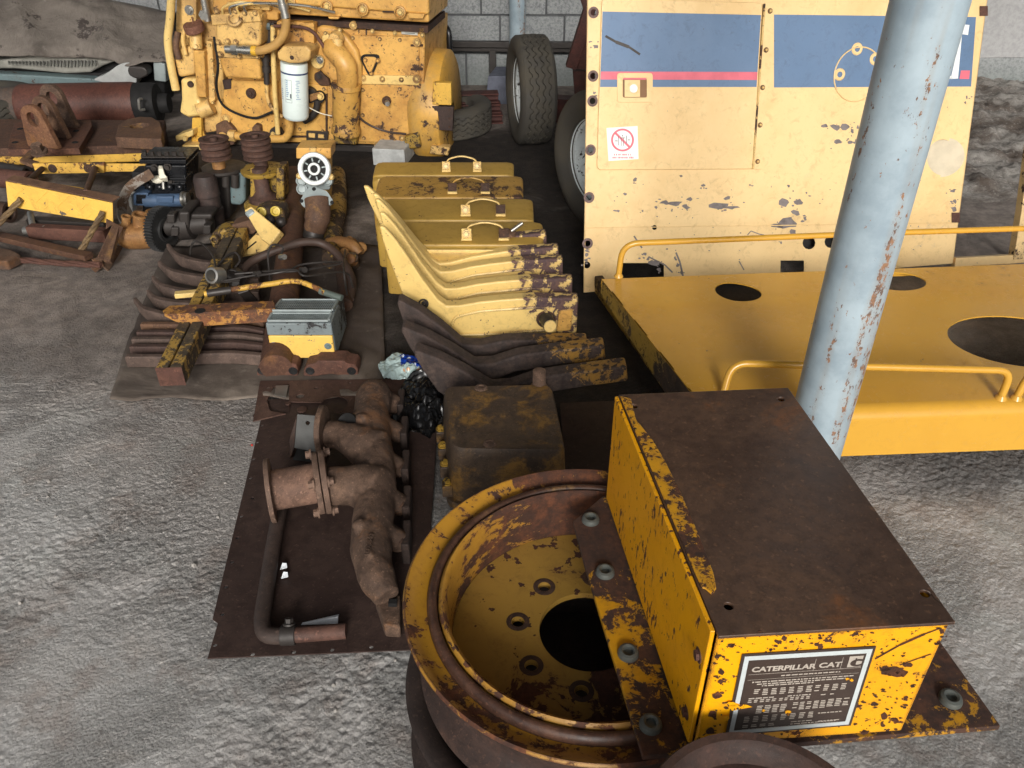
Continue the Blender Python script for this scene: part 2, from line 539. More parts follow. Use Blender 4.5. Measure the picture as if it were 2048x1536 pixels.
n1, n2, n3 = t.noise(1.3, 6, .6), t.noise(14, 8, .7), t.noise(4.2, 6, .65, None, .5)
c = t.mix(t.ramp(n1, .4, .62), lin(154, 154, 153), lin(158, 149, 144))
c = t.mix(t.math('MULTIPLY', t.ramp(n3, .52, .66), .55), c, lin(142, 150, 146))
c = t.mix(t.math('MULTIPLY', t.ramp(n3, .28, .42, 1, 0), .6), c, lin(150, 132, 116))
c = t.mix(t.math('MULTIPLY', t.ramp(n2, .42, .66), .45), c, lin(112, 107, 102))
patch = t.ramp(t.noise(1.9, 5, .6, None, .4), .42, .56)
c = t.mix(t.math('MULTIPLY', t.ramp(t.noise(130, 8, .75), .49, .57), t.math('MULTIPLY_ADD', patch, .5, .28)), c, lin(78, 73, 69))  # dark speckle, painting in the shade of small crevices
c = t.mix(t.math('MULTIPLY', t.ramp(t.noise(160, 6, .7), .54, .62), t.math('MULTIPLY_ADD', patch, .6, .25)), c, lin(226, 222, 216))  # pale speckle, painting in highlights on the grit
c = t.mix(.38, c, lin(228, 225, 221))
c = t.mix(t.math('MULTIPLY', t.ramp(t.noise(5.5, 7, .7), .5, .66), .5), c, lin(150, 134, 124))
c = t.mix(t.math('MULTIPLY', t.ramp(t.noise(2.6, 7, .7, None, 1.0), .54, .62), .35), c, lin(120, 122, 120))
sx, sy = t.axis(0), t.axis(1)
# trodden, oil-darkened dirt further in; black oily patches that also paint in the shade between the parts
far = t.ramp(t.math('MULTIPLY_ADD', n1, 1.2, sy), 2.2, 3.5)
c = t.mix(t.math('MULTIPLY', far, .85), c, t.mix(t.ramp(n2, .35, .65), lin(142, 130, 120), lin(104, 93, 86)))
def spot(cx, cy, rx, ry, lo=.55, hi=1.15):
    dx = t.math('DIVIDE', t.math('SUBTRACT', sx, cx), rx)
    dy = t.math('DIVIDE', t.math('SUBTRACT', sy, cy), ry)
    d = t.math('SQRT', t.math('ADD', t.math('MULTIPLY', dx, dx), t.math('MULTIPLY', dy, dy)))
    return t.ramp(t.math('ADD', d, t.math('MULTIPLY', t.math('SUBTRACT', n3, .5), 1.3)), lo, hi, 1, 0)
oil = t.math('MAXIMUM', spot(.1, 3.1, .95, 1.5), spot(.35, 2.1, .55, .85))  # oil stains and painted shade between the parts in one mask
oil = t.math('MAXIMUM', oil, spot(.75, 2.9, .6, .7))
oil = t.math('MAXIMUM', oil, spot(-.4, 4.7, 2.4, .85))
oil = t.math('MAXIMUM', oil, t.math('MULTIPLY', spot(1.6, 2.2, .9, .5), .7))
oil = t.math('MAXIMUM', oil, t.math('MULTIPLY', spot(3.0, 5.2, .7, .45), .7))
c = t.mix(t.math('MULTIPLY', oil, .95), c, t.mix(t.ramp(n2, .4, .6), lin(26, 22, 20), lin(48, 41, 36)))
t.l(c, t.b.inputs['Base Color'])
t.b.inputs['Roughness'].default_value = .92
t.b.inputs['Specular IOR Level'].default_value = .3
vo = t.n('ShaderNodeTexVoronoi', feature='SMOOTH_F1'); vo.inputs['Scale'].default_value = 150; t.l(t.co, vo.inputs['Vector'])
hh = t.math('ADD', t.math('MULTIPLY', t.noise(105, 9, .8), 1.0), t.math('MULTIPLY', vo.outputs['Distance'], -.5))
hh = t.math('MULTIPLY', hh, t.math('MULTIPLY_ADD', patch, .75, .3))
t.bump(hh, 1.0, .015)
GROUND = t.m
me = bpy.data.meshes.new('ground')
bm.to_mesh(me); bm.free()
me.polygons.foreach_set('use_smooth', [True] * len(me.polygons))
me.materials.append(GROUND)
ground = bpy.data.objects.new('ground', me)
COL.objects.link(ground)
ground['kind'] = 'structure'
# loose chips of stone on the dirt
g = MB()
for i in range(1500):
    if random.random() < .72:
        x, y = random.uniform(-1.9, -.2), random.uniform(.5, 2.5)
    else:
        x, y = random.uniform(.7, 2.7), random.uniform(.8, 2.3)
    if noise.noise(V((x * 2, y * 2, 3))) < .05 + .25 * random.random(): continue
    r = .0018 + .005 * random.random() ** 4 + (.0045 * random.random() if i % 13 == 0 else 0)
    z = ground_h(x, y)
    k = [.6 + .6 * random.random() for _ in range(3)]
    a0 = random.random() * 6
    ring = [V((x + r * k[j % 3] * math.cos(a0 + j * 1.257), y + r * k[(j + 1) % 3] * math.sin(a0 + j * 1.257), z + r * .25)) for j in range(5)]
    top = [V((x, y, z + r * .9)) + (p - V((x, y, z))) * .5 for p in ring]
    low = [V((p.x, p.y, z - r * .6)) for p in ring]
    g.loft([low, ring, [V((q.x, q.y, z + r * k[0])) for q in top]])
g.build('gravel', plain('stone_chips', lin(160, 156, 150), .9, 0, .6, 6), kind='stuff', loc=(0, 0, 0), smooth=20)

# rough heap of spoil at the foot of the wall on the right
rows = []
for j in range(71):
    row = []
    for i in range(101):
        x, y = 2.1 + 3.4 * i / 100, 4.0 + 2.35 * j / 70
        e = min(1, i / 12, (100 - i) / 12, j / 10)
        q = V((x, y, 0))
        hgt_ = e * (.02 + .07 * (j / 70) ** 1.6 * (1 + .6 * noise.noise(q * 1.7)) + .05 * abs(noise.fractal(q * 5, .8, 2.0, 5)) + .022 * noise.noise(q * 22))
        row.append(V((x, y, max(hgt_, 0) - .012)))
    rows.append(row)
mm = MB(); mm.loft(rows, closed=False)
SP = NT('spoil_dirt')
n1, n2 = SP.noise(2.4, 6, .65), SP.noise(18, 9, .75)
c = SP.mix(SP.ramp(n1, .42, .6), lin(164, 159, 152), lin(104, 92, 82))
c = SP.mix(SP.math('MULTIPLY', SP.ramp(n2, .45, .62), .6), c, lin(84, 76, 70))
c = SP.mix(SP.math('MULTIPLY', SP.ramp(SP.noise(50, 5, .7), .55, .66), .5), c, lin(196, 190, 182))
SP.l(c, SP.b.inputs['Base Color']); SP.b.inputs['Roughness'].default_value = .95
SP.bump(SP.noise(55, 8, .75), .8, .02)
mm.build('dirt_terrain', SP.m, kind='structure', loc=(0, 0, 0), smooth=180)

# back wall of concrete blocks
WA, WB = P(700, 162), P(2000, 172)
wdir = (WB - WA).normalized(); wnorm = V((wdir.y, -wdir.x, 0))
w0 = WA - wdir * 5.2
wall = thing('block_wall', 'grey concrete block wall across the back of the yard', 'wall', w0)
BLK = NT('concrete_block')
n1, n2 = BLK.noise(55, 5, .75), BLK.noise(2.2, 5, .6)
c = BLK.mix(BLK.ramp(n1, .42, .64), lin(160, 163, 163), lin(124, 128, 130))
c = BLK.mix(BLK.math('MULTIPLY', BLK.ramp(n2, .45, .7), .45), c, lin(122, 122, 124))
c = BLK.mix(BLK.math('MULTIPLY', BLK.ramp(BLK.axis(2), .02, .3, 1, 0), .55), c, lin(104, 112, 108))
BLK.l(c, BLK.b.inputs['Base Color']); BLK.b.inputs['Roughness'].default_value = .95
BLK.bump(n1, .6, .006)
blk, mor = MB(), MB()
L, H = .47, .262
wz = math.atan2(wdir.y, wdir.x)
for r in range(12):
    off = (0, .255, .12)[r % 3]
    for k in range(26):
        x = k * L + off
        if x > 11.6: continue
        j = random.uniform(-.004, .004)
        blk.box(w0 + wdir * (x + L / 2) + wnorm * (.0 + j) + V((0, 0, r * H + H / 2 - .03)), (L - .011, .2, H - random.choice((.009, .011, .016))), wz)
mor.box(w0 + wdir * 5.9 - wnorm * .012 + V((0, 0, 1.55)), (12.2, .19, 3.2), wz)
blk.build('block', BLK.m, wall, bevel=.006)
mor.build('mortar', plain('mortar', lin(98, 100, 102), .95, 0, .5, 30, .4), wall)
# smooth rendered panel standing proud of the blocks on the right
rd = MB()
a = w0 + wdir * 8.0 + wnorm * .112
top = PL(a, wnorm)
pa, pb = top.at(1930, 116), top.at(2600, 112)
rd.ext([pa, pb, V((pb.x, pb.y, 3.1)), V((pa.x, pa.y, 3.1))], -wnorm * .025)
rd.build('render_coat', plain('rough_render', lin(168, 168, 168), .95, 0, .35, 40, .5), wall, bevel=.004)
# dark steel rail along the foot of the wall
rl = MB()
rp = PL(w0 + wnorm * .16, wnorm)
for y0, y1, o in ((84, 96, .06), (96, 104, .03)):
    q = [rp.at(560, y0 - 4, o), rp.at(1240, y0 + 2, o), rp.at(1240, y1 + 2, o), rp.at(560, y1 - 4, o)]
    rl.ext(q, -wnorm * .05)
for px in (620, 985, 1180):
    b0 = rp.at(px, 100, .02); rl.box((b0.x, b0.y, b0.z / 2), (.05, .04, b0.z))
rl.build('steel_rail', GREASE, label='dark steel rail running along the block wall behind the engine', cat='rail', bevel=.004)
# unseen corrugated shed roof, edges and height set to shape the light, open towards the viewer
rf = MB()
prof = []
for i in range(241):
    x = -4.6 + 8.7 * i / 240
    prof.append((x, 3.7 + .02 * math.sin(i * math.pi / 2)))
rf.loft([[V((x, -1.0, z + .2)) for x, z in prof], [V((x, 7.4, z)) for x, z in prof]], closed=False)
rf.build('shed_roof', plain('weathered_zinc', lin(120, 116, 110), .6, .3, .4), label='unseen weathered corrugated shed roof over the yard of parts', cat='roof', loc=(0, 4.5, 3.2))

# posts
pb = PY(1035, 60, WA.y - .28)
m = MB()
m.cyl((pb.x, pb.y, -.05), (pb.x, pb.y, 3.68), .058, seg=32)
m.build('steel_post', BLUE_POST, label='thin blue grey post standing before the block wall', cat='post')
pt = thing('steel_post', 'thick pale blue steel pipe post with rust streaks', 'post', (.785, 1.68, 0))
m = MB()
m.lathe((.785, 1.68, 0), (0, 0, 1), [(.0705, -.03), (.0705, .6), (.0705, 1.2), (.0705, 3.7)], 64)
m.build('pipe', BLUE_POST, pt)
m = MB()
m.box((.785, 1.68, .006), (.24, .24, .012))
for sx_ in (-1, 1):
    for sy_ in (-1, 1): m.bolt((.785 + sx_ * .09, 1.68 + sy_ * .09, .012), (0, 0, 1), .01)
m.build('foot_plate', BLUE_POST, pt, bevel=.002)

# ================================================================== gear housing box with data plate, standing on the wheel
ZT, ZB = .687, .425
FLt, FRt, BLt, BRt = P(1437, 1268, ZT), P(1903, 1240, ZT), P(1238, 789, ZT), P(1572, 775, ZT)
def dn(p, z): return V((p.x, p.y, z))
bx = thing('equipment_box', 'bright yellow steel box with rusted brown top and black data plate', 'metal box', dn((FLt + BRt) / 2, ZB - .01))
fx = (FRt - FLt).normalized(); fy = (BLt - FLt).normalized()
m = MB()
th = .007
# body: four sides, each its own sheet
m.ext([dn(FLt, ZB), dn(FRt, ZB), dn(FRt, ZT - .006), dn(FLt, ZT - .006)], fy * th)
m.ext([dn(BLt, ZB), dn(BRt, ZB), dn(BRt, ZT - .006), dn(BLt, ZT - .006)], -fy * th)
m.ext([dn(FRt, ZB) + fy * th, dn(BRt, ZB) - fy * th, dn(BRt, ZT - .006) - fy * th, dn(FRt, ZT - .006) + fy * th], -fx * th)
fp = PL(FLt, fx.cross(V((0, 0, 1))))
if fp.n.y > 0: fp = PL(FLt, -fp.n)
m.mi = 1
random.seed(21)
def fchip(x, y, r, s_=1.0, n=9): m.blob(fp, x, y, r, .0007, n, s_)
for x, y, r, s_ in ((1790, 1344, 15, 1.7), (1772, 1338, 8, 1.4), (1812, 1330, 7, 1.6), (1444, 1345, 8, .9), (1436, 1312, 6, 1.2), (1434, 1392, 11, .9), (1426, 1430, 10, .9), (1420, 1462, 9, 1.0), (1440, 1364, 6, 1.2), (1768, 1432, 8, .8), (1765, 1450, 7, .7), (1790, 1440, 5, 1.3), (1748, 1408, 5, 1.6), (1812, 1396, 5, .8), (1884, 1262, 8, .8), (1878, 1285, 6, .7), (1556, 1284, 6, 1.3), (1541, 1300, 4, 1.0), (1462, 1292, 5, 1.2), (1640, 1276, 4, 1.4), (1712, 1268, 4, 1.1), (1500, 1486, 6, 2.0), (1560, 1482, 5, 1.8), (1460, 1488, 6, 1.8), (1730, 1466, 6, 1.5)):
    fchip(x, y, r, s_)
    for k in range(5): fchip(max(1430, x + random.gauss(0, r * 1.7)), y + random.gauss(0, r * 1.3), random.uniform(1.2, 3.6), random.uniform(.7, 1.9), 7)
for k in range(70): fchip(1760 + random.gauss(0, 45), 1360 + random.gauss(0, 45), random.uniform(1.0, 3.4), random.uniform(.7, 2.2), 7)
for k in range(40): fchip(random.uniform(1440, 1870), random.uniform(1262, 1300), random.uniform(.9, 2.6), random.uniform(.6, 1.8), 6)
for (x0, y0), (x1, y1), wp in (((1750, 1318), (1800, 1290), 1.6), ((1800, 1290), (1850, 1268), 2.0), ((1850, 1268), (1882, 1256), 1.2), ((1800, 1330), (1862, 1308), 1.0)):
    L_ = math.hypot(x1 - x0, y1 - y0); nx, ny = -(y1 - y0) / L_ * wp, (x1 - x0) / L_ * wp
    m.f([m.bm.verts.new(fp.at(x, y, .0007)) for x, y in ((x0 + nx, y0 + ny), (x1 + nx, y1 + ny), (x1 - nx, y1 - ny), (x0 - nx, y0 - ny))])
m.mi = 0
m.build('front_panel', [Y_BOX, rust('chip_rust', lin(60, 38, 26), lin(104, 58, 30), None, 30)], bx, bevel=.004, seg=3)
m = MB()
lo = -fx * .010
a, b = FLt + fy * .004, BLt - fy * .006
m.ext([dn(a, ZB) + lo, dn(b, ZB) + lo, dn(b, ZT + .001) + lo, dn(a, ZT + .001) + lo], fx * .0075)
m.build('side_panel', Y_SIDE, bx, bevel=.0025)
m = MB()
hole = []
for px, py in ((1268, 812), (1562, 798), (1457, 1212), (1850, 1187)):
    hole.append(circ(P(px, py, ZT), (1, 0, 0), (0, 1, 0), .0068, n=14))
tf, tb = ZT - .006, .006
m.ext([dn(FLt - fy * .004 - fx * .001, tf), dn(FRt - fy * .004 + fx * .004, tf), dn(BRt + fx * .004, tf), dn(BLt - fx * .001, tf)], (0, 0, tb), [[dn(p, tf) for p in h] for h in hole])
m.build('top_plate', RUST_TOP, bx, bevel=.0015)
m = MB()
z = ZT + .0005
edge = [P(1240, 795, z), P(1262, 800, z), P(1272, 842, z), P(1306, 884, z), P(1330, 925, z), P(1362, 990, z), P(1392, 1060, z), P(1412, 1110, z), P(1427, 1150, z), P(1432, 1180, z), P(1424, 1192, z), P(1410, 1180, z), P(1403, 1178, z)]
m.ext([p for p in edge] + [P(1390, 1150, z), P(1300, 935, z)], (0, 0, .0045))
m.build('cover_lip', Y_LIP, bx, bevel=.002)
ps = PL(FLt + lo, -fx)
for px, py in ((1273, 925), (1338, 1082), (1399, 1310), (1374, 1424), (1236, 850)):
    MB().bolt(ps.at(px, py), -fx, .0085, .007).build('bolt', RUST_RED, bx)
# base plate with rubber-bushed bolt holes
BZ = .417
m = MB()
q = [P(1286, 1512, BZ), P(2002, 1452, BZ), P(1893, 1300, BZ), P(1893, 1300, BZ) + (P(1893, 1300, BZ) - P(2002, 1452, BZ)) * 1.9, P(1205, 992, BZ), P(1146, 1042, BZ), P(1170, 1130, BZ)]
m.ext(q, (0, 0, -.012))
m.build('base_plate', Y_BASE, bx, bevel=.002)
for px, py in ((1181, 1041), (1210, 1146), (1256, 1308), (1301, 1451), (1900, 1400)):
    c0 = P(px, py, BZ)
    m = MB()
    m.lathe(c0, (0, 0, 1), [(.0085, .001), (.0085, .009), (.012, .011), (.0165, .009), (.0185, .004), (.0185, .0)], 24)
    m.cyl(c0 + V((0, 0, .0012)), c0 + V((0, 0, .002)), .0085, seg=16)
    bu = m.build('bushing', plain('grey_bushing', lin(92, 96, 92), .55, .3, .5, 40) if px == 1181 else bpy.data.materials['grey_bushing'], bx)
# data plate
fp = PL(FLt, fx.cross(V((0, 0, 1))))
if fp.n.y > 0: fp = PL(FLt, -fp.n)
tl, tr, br, bl = fp.at(1484, 1308, .0015), fp.at(1752, 1292, .0015), fp.at(1701, 1450, .0015), fp.at(1450, 1471, .0015)
m = MB()
m.ext([tl, tr, br, bl], fp.n * .001)
np_ = m.build('data_plate', LABEL_BLK, bx)
def quadpt(u, v, o=.0027):
    return (tl * (1 - u) + tr * u) * (1 - v) + (bl * (1 - u) + br * u) * v + fp.n * (o - .0015)
def qrect(mb, u0, v0, u1, v1, o=.003):
    mb.f([mb.bm.verts.new(quadpt(u, v, o)) for u, v in ((u0, v1), (u1, v1), (u1, v0), (u0, v0))])
m = MB()
b0, b1 = .022, .058
for r in ((b0, b0, 1 - b0, b1 + .012), (b0, 1 - b1 - .012, 1 - b0, 1 - b0), (b0, b1 + .012, b1, 1 - b1 - .012), (1 - b1, b1 + .012, 1 - b0, 1 - b1 - .012)):
    qrect(m, *r)
m.build('plate_border', plain('bare_aluminium', lin(206, 214, 214), .4, .1, .25, 30), bx)
m = MB()
qrect(m, .08, .235, .93, .239); qrect(m, .565, .1, .568, .235); qrect(m, .77, .1, .773, .235)
qrect(m, .08, .30, .93, .303)
pu = (tr - tl).normalized(); pv = (tl - bl).normalized(); pvz = fp.n.cross(pu)
wid, hei = (tr - tl).length, (tl - bl).length
def tx(mb, s, u, v, size, sx=1.0, align='LEFT', bold=0.0):
    o = quadpt(u, v, .0032)
    mb.text(s, size, frame(o, pu, pvz, fp.n), 0, sx, align, bold)
tx(m, 'CATERPILLAR', .095, .205, .0150, 1.02, bold=.0006)
tx(m, 'CAT', .60, .205, .0150, 1.12, bold=.0006)
qrect(m, .82, .095, .925, .225)
m2 = MB()
tx(m2, 'C', .838, .212, .0205, 1.25, bold=.0012)
qrect(m2, .868, .118, .880, .205, .0034)
# rows of small print: words, then blocks of figures
random.seed(11)
def line(v, u0, u1, h=.013, o=.003):
    u = u0
    while u < u1 - .01:
        wl = random.uniform(.012, .05)
        qrect(m, u, v, min(u + wl, u1), v + h, o); u += wl + .008
for v, u0, u1 in ((.265, .33, .78), (.325, .12, .9), (.352, .16, .84), (.375, .2, .6)): line(v, u0, u1)
def block(u0, v0, ncol, nrow, cw, gap, rh=.021):
    for c_ in range(ncol):
        for r_ in range(nrow):
            if random.random() < .06: continue
            qrect(m, u0 + c_ * (cw + gap), v0 + r_ * rh, u0 + c_ * (cw + gap) + cw * random.uniform(.75, 1), v0 + r_ * rh + rh * .55)
block(.15, .42, 11, 4, .045, .022)
line(.525, .12, .33); line(.525, .42, .6, .013)
block(.12, .55, 5, 2, .034, .012); block(.36, .55, 6, 2, .03, .012); block(.68, .54, 3, 1, .04, .03)
block(.2, .63, 4, 5, .05, .012); block(.48, .62, 5, 5, .042, .012); block(.75, .61, 3, 5, .05, .012)
block(.12, .76, 8, 4, .046, .026); line(.78, .7, .9)
block(.12, .87, 4, 2, .05, .018); line(.87, .5, .68, .01); line(.90, .5, .86, .01); line(.925, .12, .5, .01); line(.925, .56, .88, .01); line(.89, .72, .9, .012)
m.build('lettering', plain('plate_print', lin(182, 172, 160), .5, 0, .3, 30), bx)
m2.build('emblem', LABEL_BLK, bx)
m = MB()
for px, py, rp, sx_ in ((1478, 1414, 9, 2.4), (1465, 1409, 7, 2.), (1577, 1425, 6, 1), (1452, 1436, 6, .9), (1703, 1360, 4, 1), (1695, 1358, 3, 1.5), (1527, 1421, 3, 1)):
    m.blob(fp, px, py, rp, .0037, 9, sx_)
m.build('paint_flecks', Y_BOX, bx)

# ================================================================== wheel rims
def rim_mesh(c, name, mats):
    pass
rc = V((.150, 1.075, 0))
rim = thing('wheel_rim', 'large yellow steel wheel rim with rust, carrying the yellow box', 'wheel rim', rc + V((0, 0, .2)))
m = MB()
# barrel with rolled outer edge, gutter and drop centre
prof = [(.330, .205), (.335, .215), (.322, .23), (.30, .235), (.292, .26), (.296, .30), (.318, .34), (.340, .372), (.3515, .3895)]
m.lathe(rc, (0, 0, 1), prof, 96)
m.build('barrel', rust('barrel_rust', lin(54, 42, 38), lin(80, 58, 48), lin(120, 86, 52), 9, .75, .62), rim, smooth=60)
m = MB()
prof = [(.352, .390), (.357, .399), (.353, .405), (.346, .402), (.338, .394), (.322, .386), (.312, .384)]
m.lathe(rc, (0, 0, 1), prof, 96)
m.build('outer_flange', Y_RIM, rim, smooth=60)
m = MB()
prof = [(.311, .380), (.312, .392), (.3065, .4005), (.300, .403), (.294, .400), (.292, .392), (.293, .380), (.311, .380)]
m.lathe(rc, (0, 0, 1), prof, 96)
m.build('lock_ring', rust('worn_lock_ring', lin(66, 46, 38), lin(98, 68, 52), lin(176, 138, 82), 16, .5, .62, .3), rim, smooth=60)
m = MB()
prof = [(.291, .382), (.289, .398), (.283, .4035), (.277, .399), (.274, .386), (.272, .36), (.270, .33), (.2685, .30), (.2685, .268), (.276, .262)]
m.lathe(rc, (0, 0, 1), prof, 96)
m.build('inner_ring', paint('inner_rim_paint', lin(168, 124, 44), .56, 11, .5, .8, 0, chip=.62, rd=lin(58, 36, 26), rl=lin(100, 58, 34), dirtc=lin(120, 80, 28), stretch=(1, 1, 2.2)), rim, smooth=60)
m = MB()
N8 = 8
hs_ = [circ(rc + V((0, 0, .285)), (1, 0, 0), (0, 1, 0), .096, n=48)]
for k in range(N8):
    a = R(126 + 45 * k)
    hs_.append(circ(rc + V((.140 * math.cos(a), .140 * math.sin(a), .285)), (1, 0, 0), (0, 1, 0), .0125, n=18))
m.ext(circ(rc + V((0, 0, .285)), (1, 0, 0), (0, 1, 0), .2675, n=96), (0, 0, -.014), hs_)
m.build('wheel_disc', paint('disc_paint', lin(158, 124, 56), .38, 7, .45, .6, 0, chip=.63, rd=lin(58, 34, 24), rl=lin(84, 50, 34), dirtc=lin(128, 96, 44)), rim, smooth=50)
for k in range(N8):
    a = R(126 + 45 * k)
    m = MB(); m.lathe(rc + V((.140 * math.cos(a), .140 * math.sin(a), .285)), (0, 0, 1), [(.0125, -.01), (.0135, .001), (.021, .0012), (.0235, .0006)], 20)
    m.build('bolt_seat', RUST, rim)
# the rim it lies on
rc2 = V((.128, 1.045, 0))
m = MB()
prof = [(.335, .004), (.342, .012), (.332, .022), (.306, .03), (.292, .06), (.294, .12), (.312, .16), (.334, .18), (.341, .192), (.334, .199), (.31, .194), (.288, .18), (.27, .15), (.268, .03), (.30, .004), (.335, .004)]
m.lathe(rc2, (0, 0, 1), prof, 96)
m.lathe(rc2, (0, 0, 1), [(.001, .07), (.2, .07), (.27, .06)], 64)
m.build('wheel_rim', rust('dark_brown_rim', lin(46, 37, 34), lin(64, 50, 44), lin(104, 78, 58), 9, .75, .64), label='dark rusted wheel rim lying on the ground beneath the yellow rim', cat='wheel rim', smooth=60)
# rusted drum whose upper edge shows at the bottom of the picture
dc = V((.325, .535, 0))
m = MB()
m.lathe(dc, (0, 0, 1), [(r_, z_ + (.052 if z_ > .2 else 0)) for r_, z_ in [(.150, .0), (.158, .01), (.158, .09), (.148, .10), (.148, .36), (.158, .40), (.163, .45), (.165, .47), (.161, .477), (.150, .475), (.146, .462), (.140, .455), (.135, .44), (.05, .435), (.05, .40)]], 72, False)
m.build('brake_drum', [rust('drum_rust', lin(54, 40, 35), lin(72, 50, 42), lin(130, 88, 40), 7, .7, .66)], label='dark brown brake drum standing in front of the yellow box', cat='brake drum', smooth=45)

# ================================================================== hood lying on blocks
HZ = .27
h_rl, h_rr = P(1203, 558, HZ), P(2048, 528, HZ)
h_fl, h_fr = P(1416, 834, HZ), P(2048, 812, HZ)
ru = (h_rr - h_rl).normalized(); fu = (h_fr - h_fl).normalized()
h_rr = h_rl + ru * 2.3; h_fr = h_fl + fu * 2.15
hood = thing('engine_hood', 'smooth yellow sheet steel hood with round cut-outs and hand rails', 'hood', dn((h_fl + h_rr) / 2, .1))
up = V((0, 0, 1))
TK = .004
SK = .152
nf = V((fu.y, -fu.x, 0)); nr = -V((ru.y, -ru.x, 0))
# top sheet with a soft bend into the front skirt
def bend(a, n, k):   # point on the bend profile: k in 0..1
    ang = k * math.pi / 2
    r = .038
    return a - n * r + n * (r * math.sin(ang)) + up * (-r + r * math.cos(ang))
holes = []
c1 = [P(1478 + dx, 583 + dy, HZ) for dx, dy in ((-49, -4), (-44, -13), (-30, -18), (-10, -18), (12, -14), (32, -8), (44, 0), (46, 10), (34, 17), (14, 20), (-10, 19), (-30, 13), (-44, 5))]
holes.append(rnd(c1, .02, 3, True))
holes.append([P(1797 + 56 * math.cos(a), 563 + 18 * math.sin(a) + 3 * math.cos(a), HZ) for a in [2 * math.pi * i / 28 for i in range(28)]])
cb = P(2038, 681, HZ)
holes.append(circ(cb, (1, 0, 0), (0, 1, 0), .215, .158, 56))
fl_b, fr_b = h_fl - nf * .038, h_fr - nf * .038
m = MB()
m.ext([fl_b, fr_b, h_rr, h_rl], (0, 0, -TK), holes)
m.build('top_sheet', Y_HOOD, hood)
m = MB()
seg = 8
for i in range(seg):
    pass
outer = [[bend(h_fl, nf, i / seg) for i in range(seg + 1)] + [h_fl - up * (SK) + nf * .006], [bend(h_fr, nf, i / seg) for i in range(seg + 1)] + [h_fr - up * SK + nf * .006]]
inner = [[p - nf * TK * (1 if i >= seg else i / seg) - up * TK * (0 if i >= seg else 1 - i / seg) for i, p in enumerate(r)] for r in outer]
m.loft([outer[0] + inner[0][::-1], outer[1] + inner[1][::-1]])
m.build('front_skirt', Y_HOOD, hood, smooth=50)
m = MB()
sl = (h_fl - h_rl).normalized(); ns = V((sl.y, -sl.x, 0))
m.ext([h_rl + sl * .0, fl_b, fl_b - up * (SK - .03), h_rl - up * .06], -ns * -TK if ns.x > 0 else ns * -TK)
m.build('side_skirt', Y_OLIVE, hood)
m = MB()
m.ext([h_rl - up * TK, h_rr - up * TK, h_rr - up * .03, h_rl - up * .03], -nr * TK)
m.build('rear_lip', Y_HOOD, hood)
# rails
def hoodrail(pts, rad):
    m = MB(); m.tube(rnd(pts, rad, 7), .0105, 14)
    o = m.build('hand_rail', Y_HOOD, hood, smooth=60)
b0 = P(1237, 553, HZ); t0 = V((b0.x + .005, b0.y, .398))
hoodrail([b0, t0, t0 + ru * .9 + up * .008, t0 + ru * 2.1 + up * .008], .06)
m1 = P(1446, 790, HZ); m2_ = P(2001, 797, HZ)
k1 = V((m1.x + .02, m1.y + .035, HZ + .085)); k2 = V((m2_.x + .012, m2_.y + .015, HZ + .085))
hoodrail([m1, k1, k2, m2_], .045)
n1_ = P(2032, 797, HZ); n2_ = V((n1_.x + .02, n1_.y + .015, HZ + .085))
hoodrail([n1_, n2_, n2_ + fu * .4], .045)
for p in (m2_, n1_, b0, m1):
    MB().lathe(p, (0, 0, 1), [(.0105, .012), (.014, .006), (.017, 0.0)], 20).build('rail_foot', Y_HOOD, hood)
for i, (px, py, txt) in enumerate(((1560, 640, 'left'), (2000, 640, 'mid'))):
    q = h_fl * .5 + h_rl * .5 + (ru * .35 if i == 0 else ru * 1.5)
    MB().box((q.x, q.y, .13), (.16, .2, .268), .2).build('timber_block', WOOD, label='weathered timber block under the hood ' + ('near its far right end' if i else 'close to its left edge'), cat='wood block', bevel=.006)
# rusty flat bar on the ground beside the hood
a, b = P(1196, 566, .05), P(1345, 772, .05)
m = MB(); m.sweep([a, b], .035, .07)
m.sweep([a + V((.03, .0, -.02)), b + V((.03, 0, -.02))], .05, .02)
m.build('angle_bar', Y_OLIVE, label='greasy angle iron lying along the left edge of the yellow hood', cat='steel bar', bevel=.004)
m = MB()
q = [P(1120, 806, .008), P(1262, 800, .008), P(1300, 945, .008), P(1130, 945, .008)]
m.ext(q, (0, 0, -.006))
m.build('steel_sheet', RUST_PLATE, label='dark rusted flat sheet between the grimy housing and the yellow box', cat='steel sheet')

# ================================================================== cream canopy side panel
pBL, pBR = P(1167, 585, .02), P(1906, 527, .02)
pd = (pBR - pBL).normalized()
back = V((-pd.y, pd.x, 0))
LEAN = R(15)
pu_ = up * math.cos(LEAN) + back * math.sin(LEAN)
pn = pd.cross(pu_).normalized()
if pn.y > 0: pn = -pn
PN = PL(pBL, pn)
pan = thing('canopy_panel', 'large cream side panel with blue and pink stripe, leaning behind the hood', 'machine panel', dn((pBL + pBR) / 2, .02))
A = PN.at
def quad(pl, x0, y0, x1, y1, off=0.0): return [pl.at(x0, y1, off), pl.at(x1, y1, off), pl.at(x1, y0, off), pl.at(x0, y0, off)]
m = MB()
hl = []
for px, py, rp in ((1187, 25, 9), (1186, 152, 9), (1185, 202, 9), (1181, 300, 9), (1178, 395, 8), (1175, 487, 8), (1174, 530, 7), (1967, 22, 6), (1911, 435, 6), (1309, 455, 5), (1618, 486, 13), (1661, 484, 12), (1680, 149, 7), (1752, 118, 6), (1712, 98, 4)):
    hl.append([A(px + rp * math.cos(k * .5236), py + rp * math.sin(k * .5236)) for k in range(12)])
hl.append([A(1886 + 32 * math.cos(k * .1963), 315 + 36 * math.sin(k * .1963)) for k in range(32)])
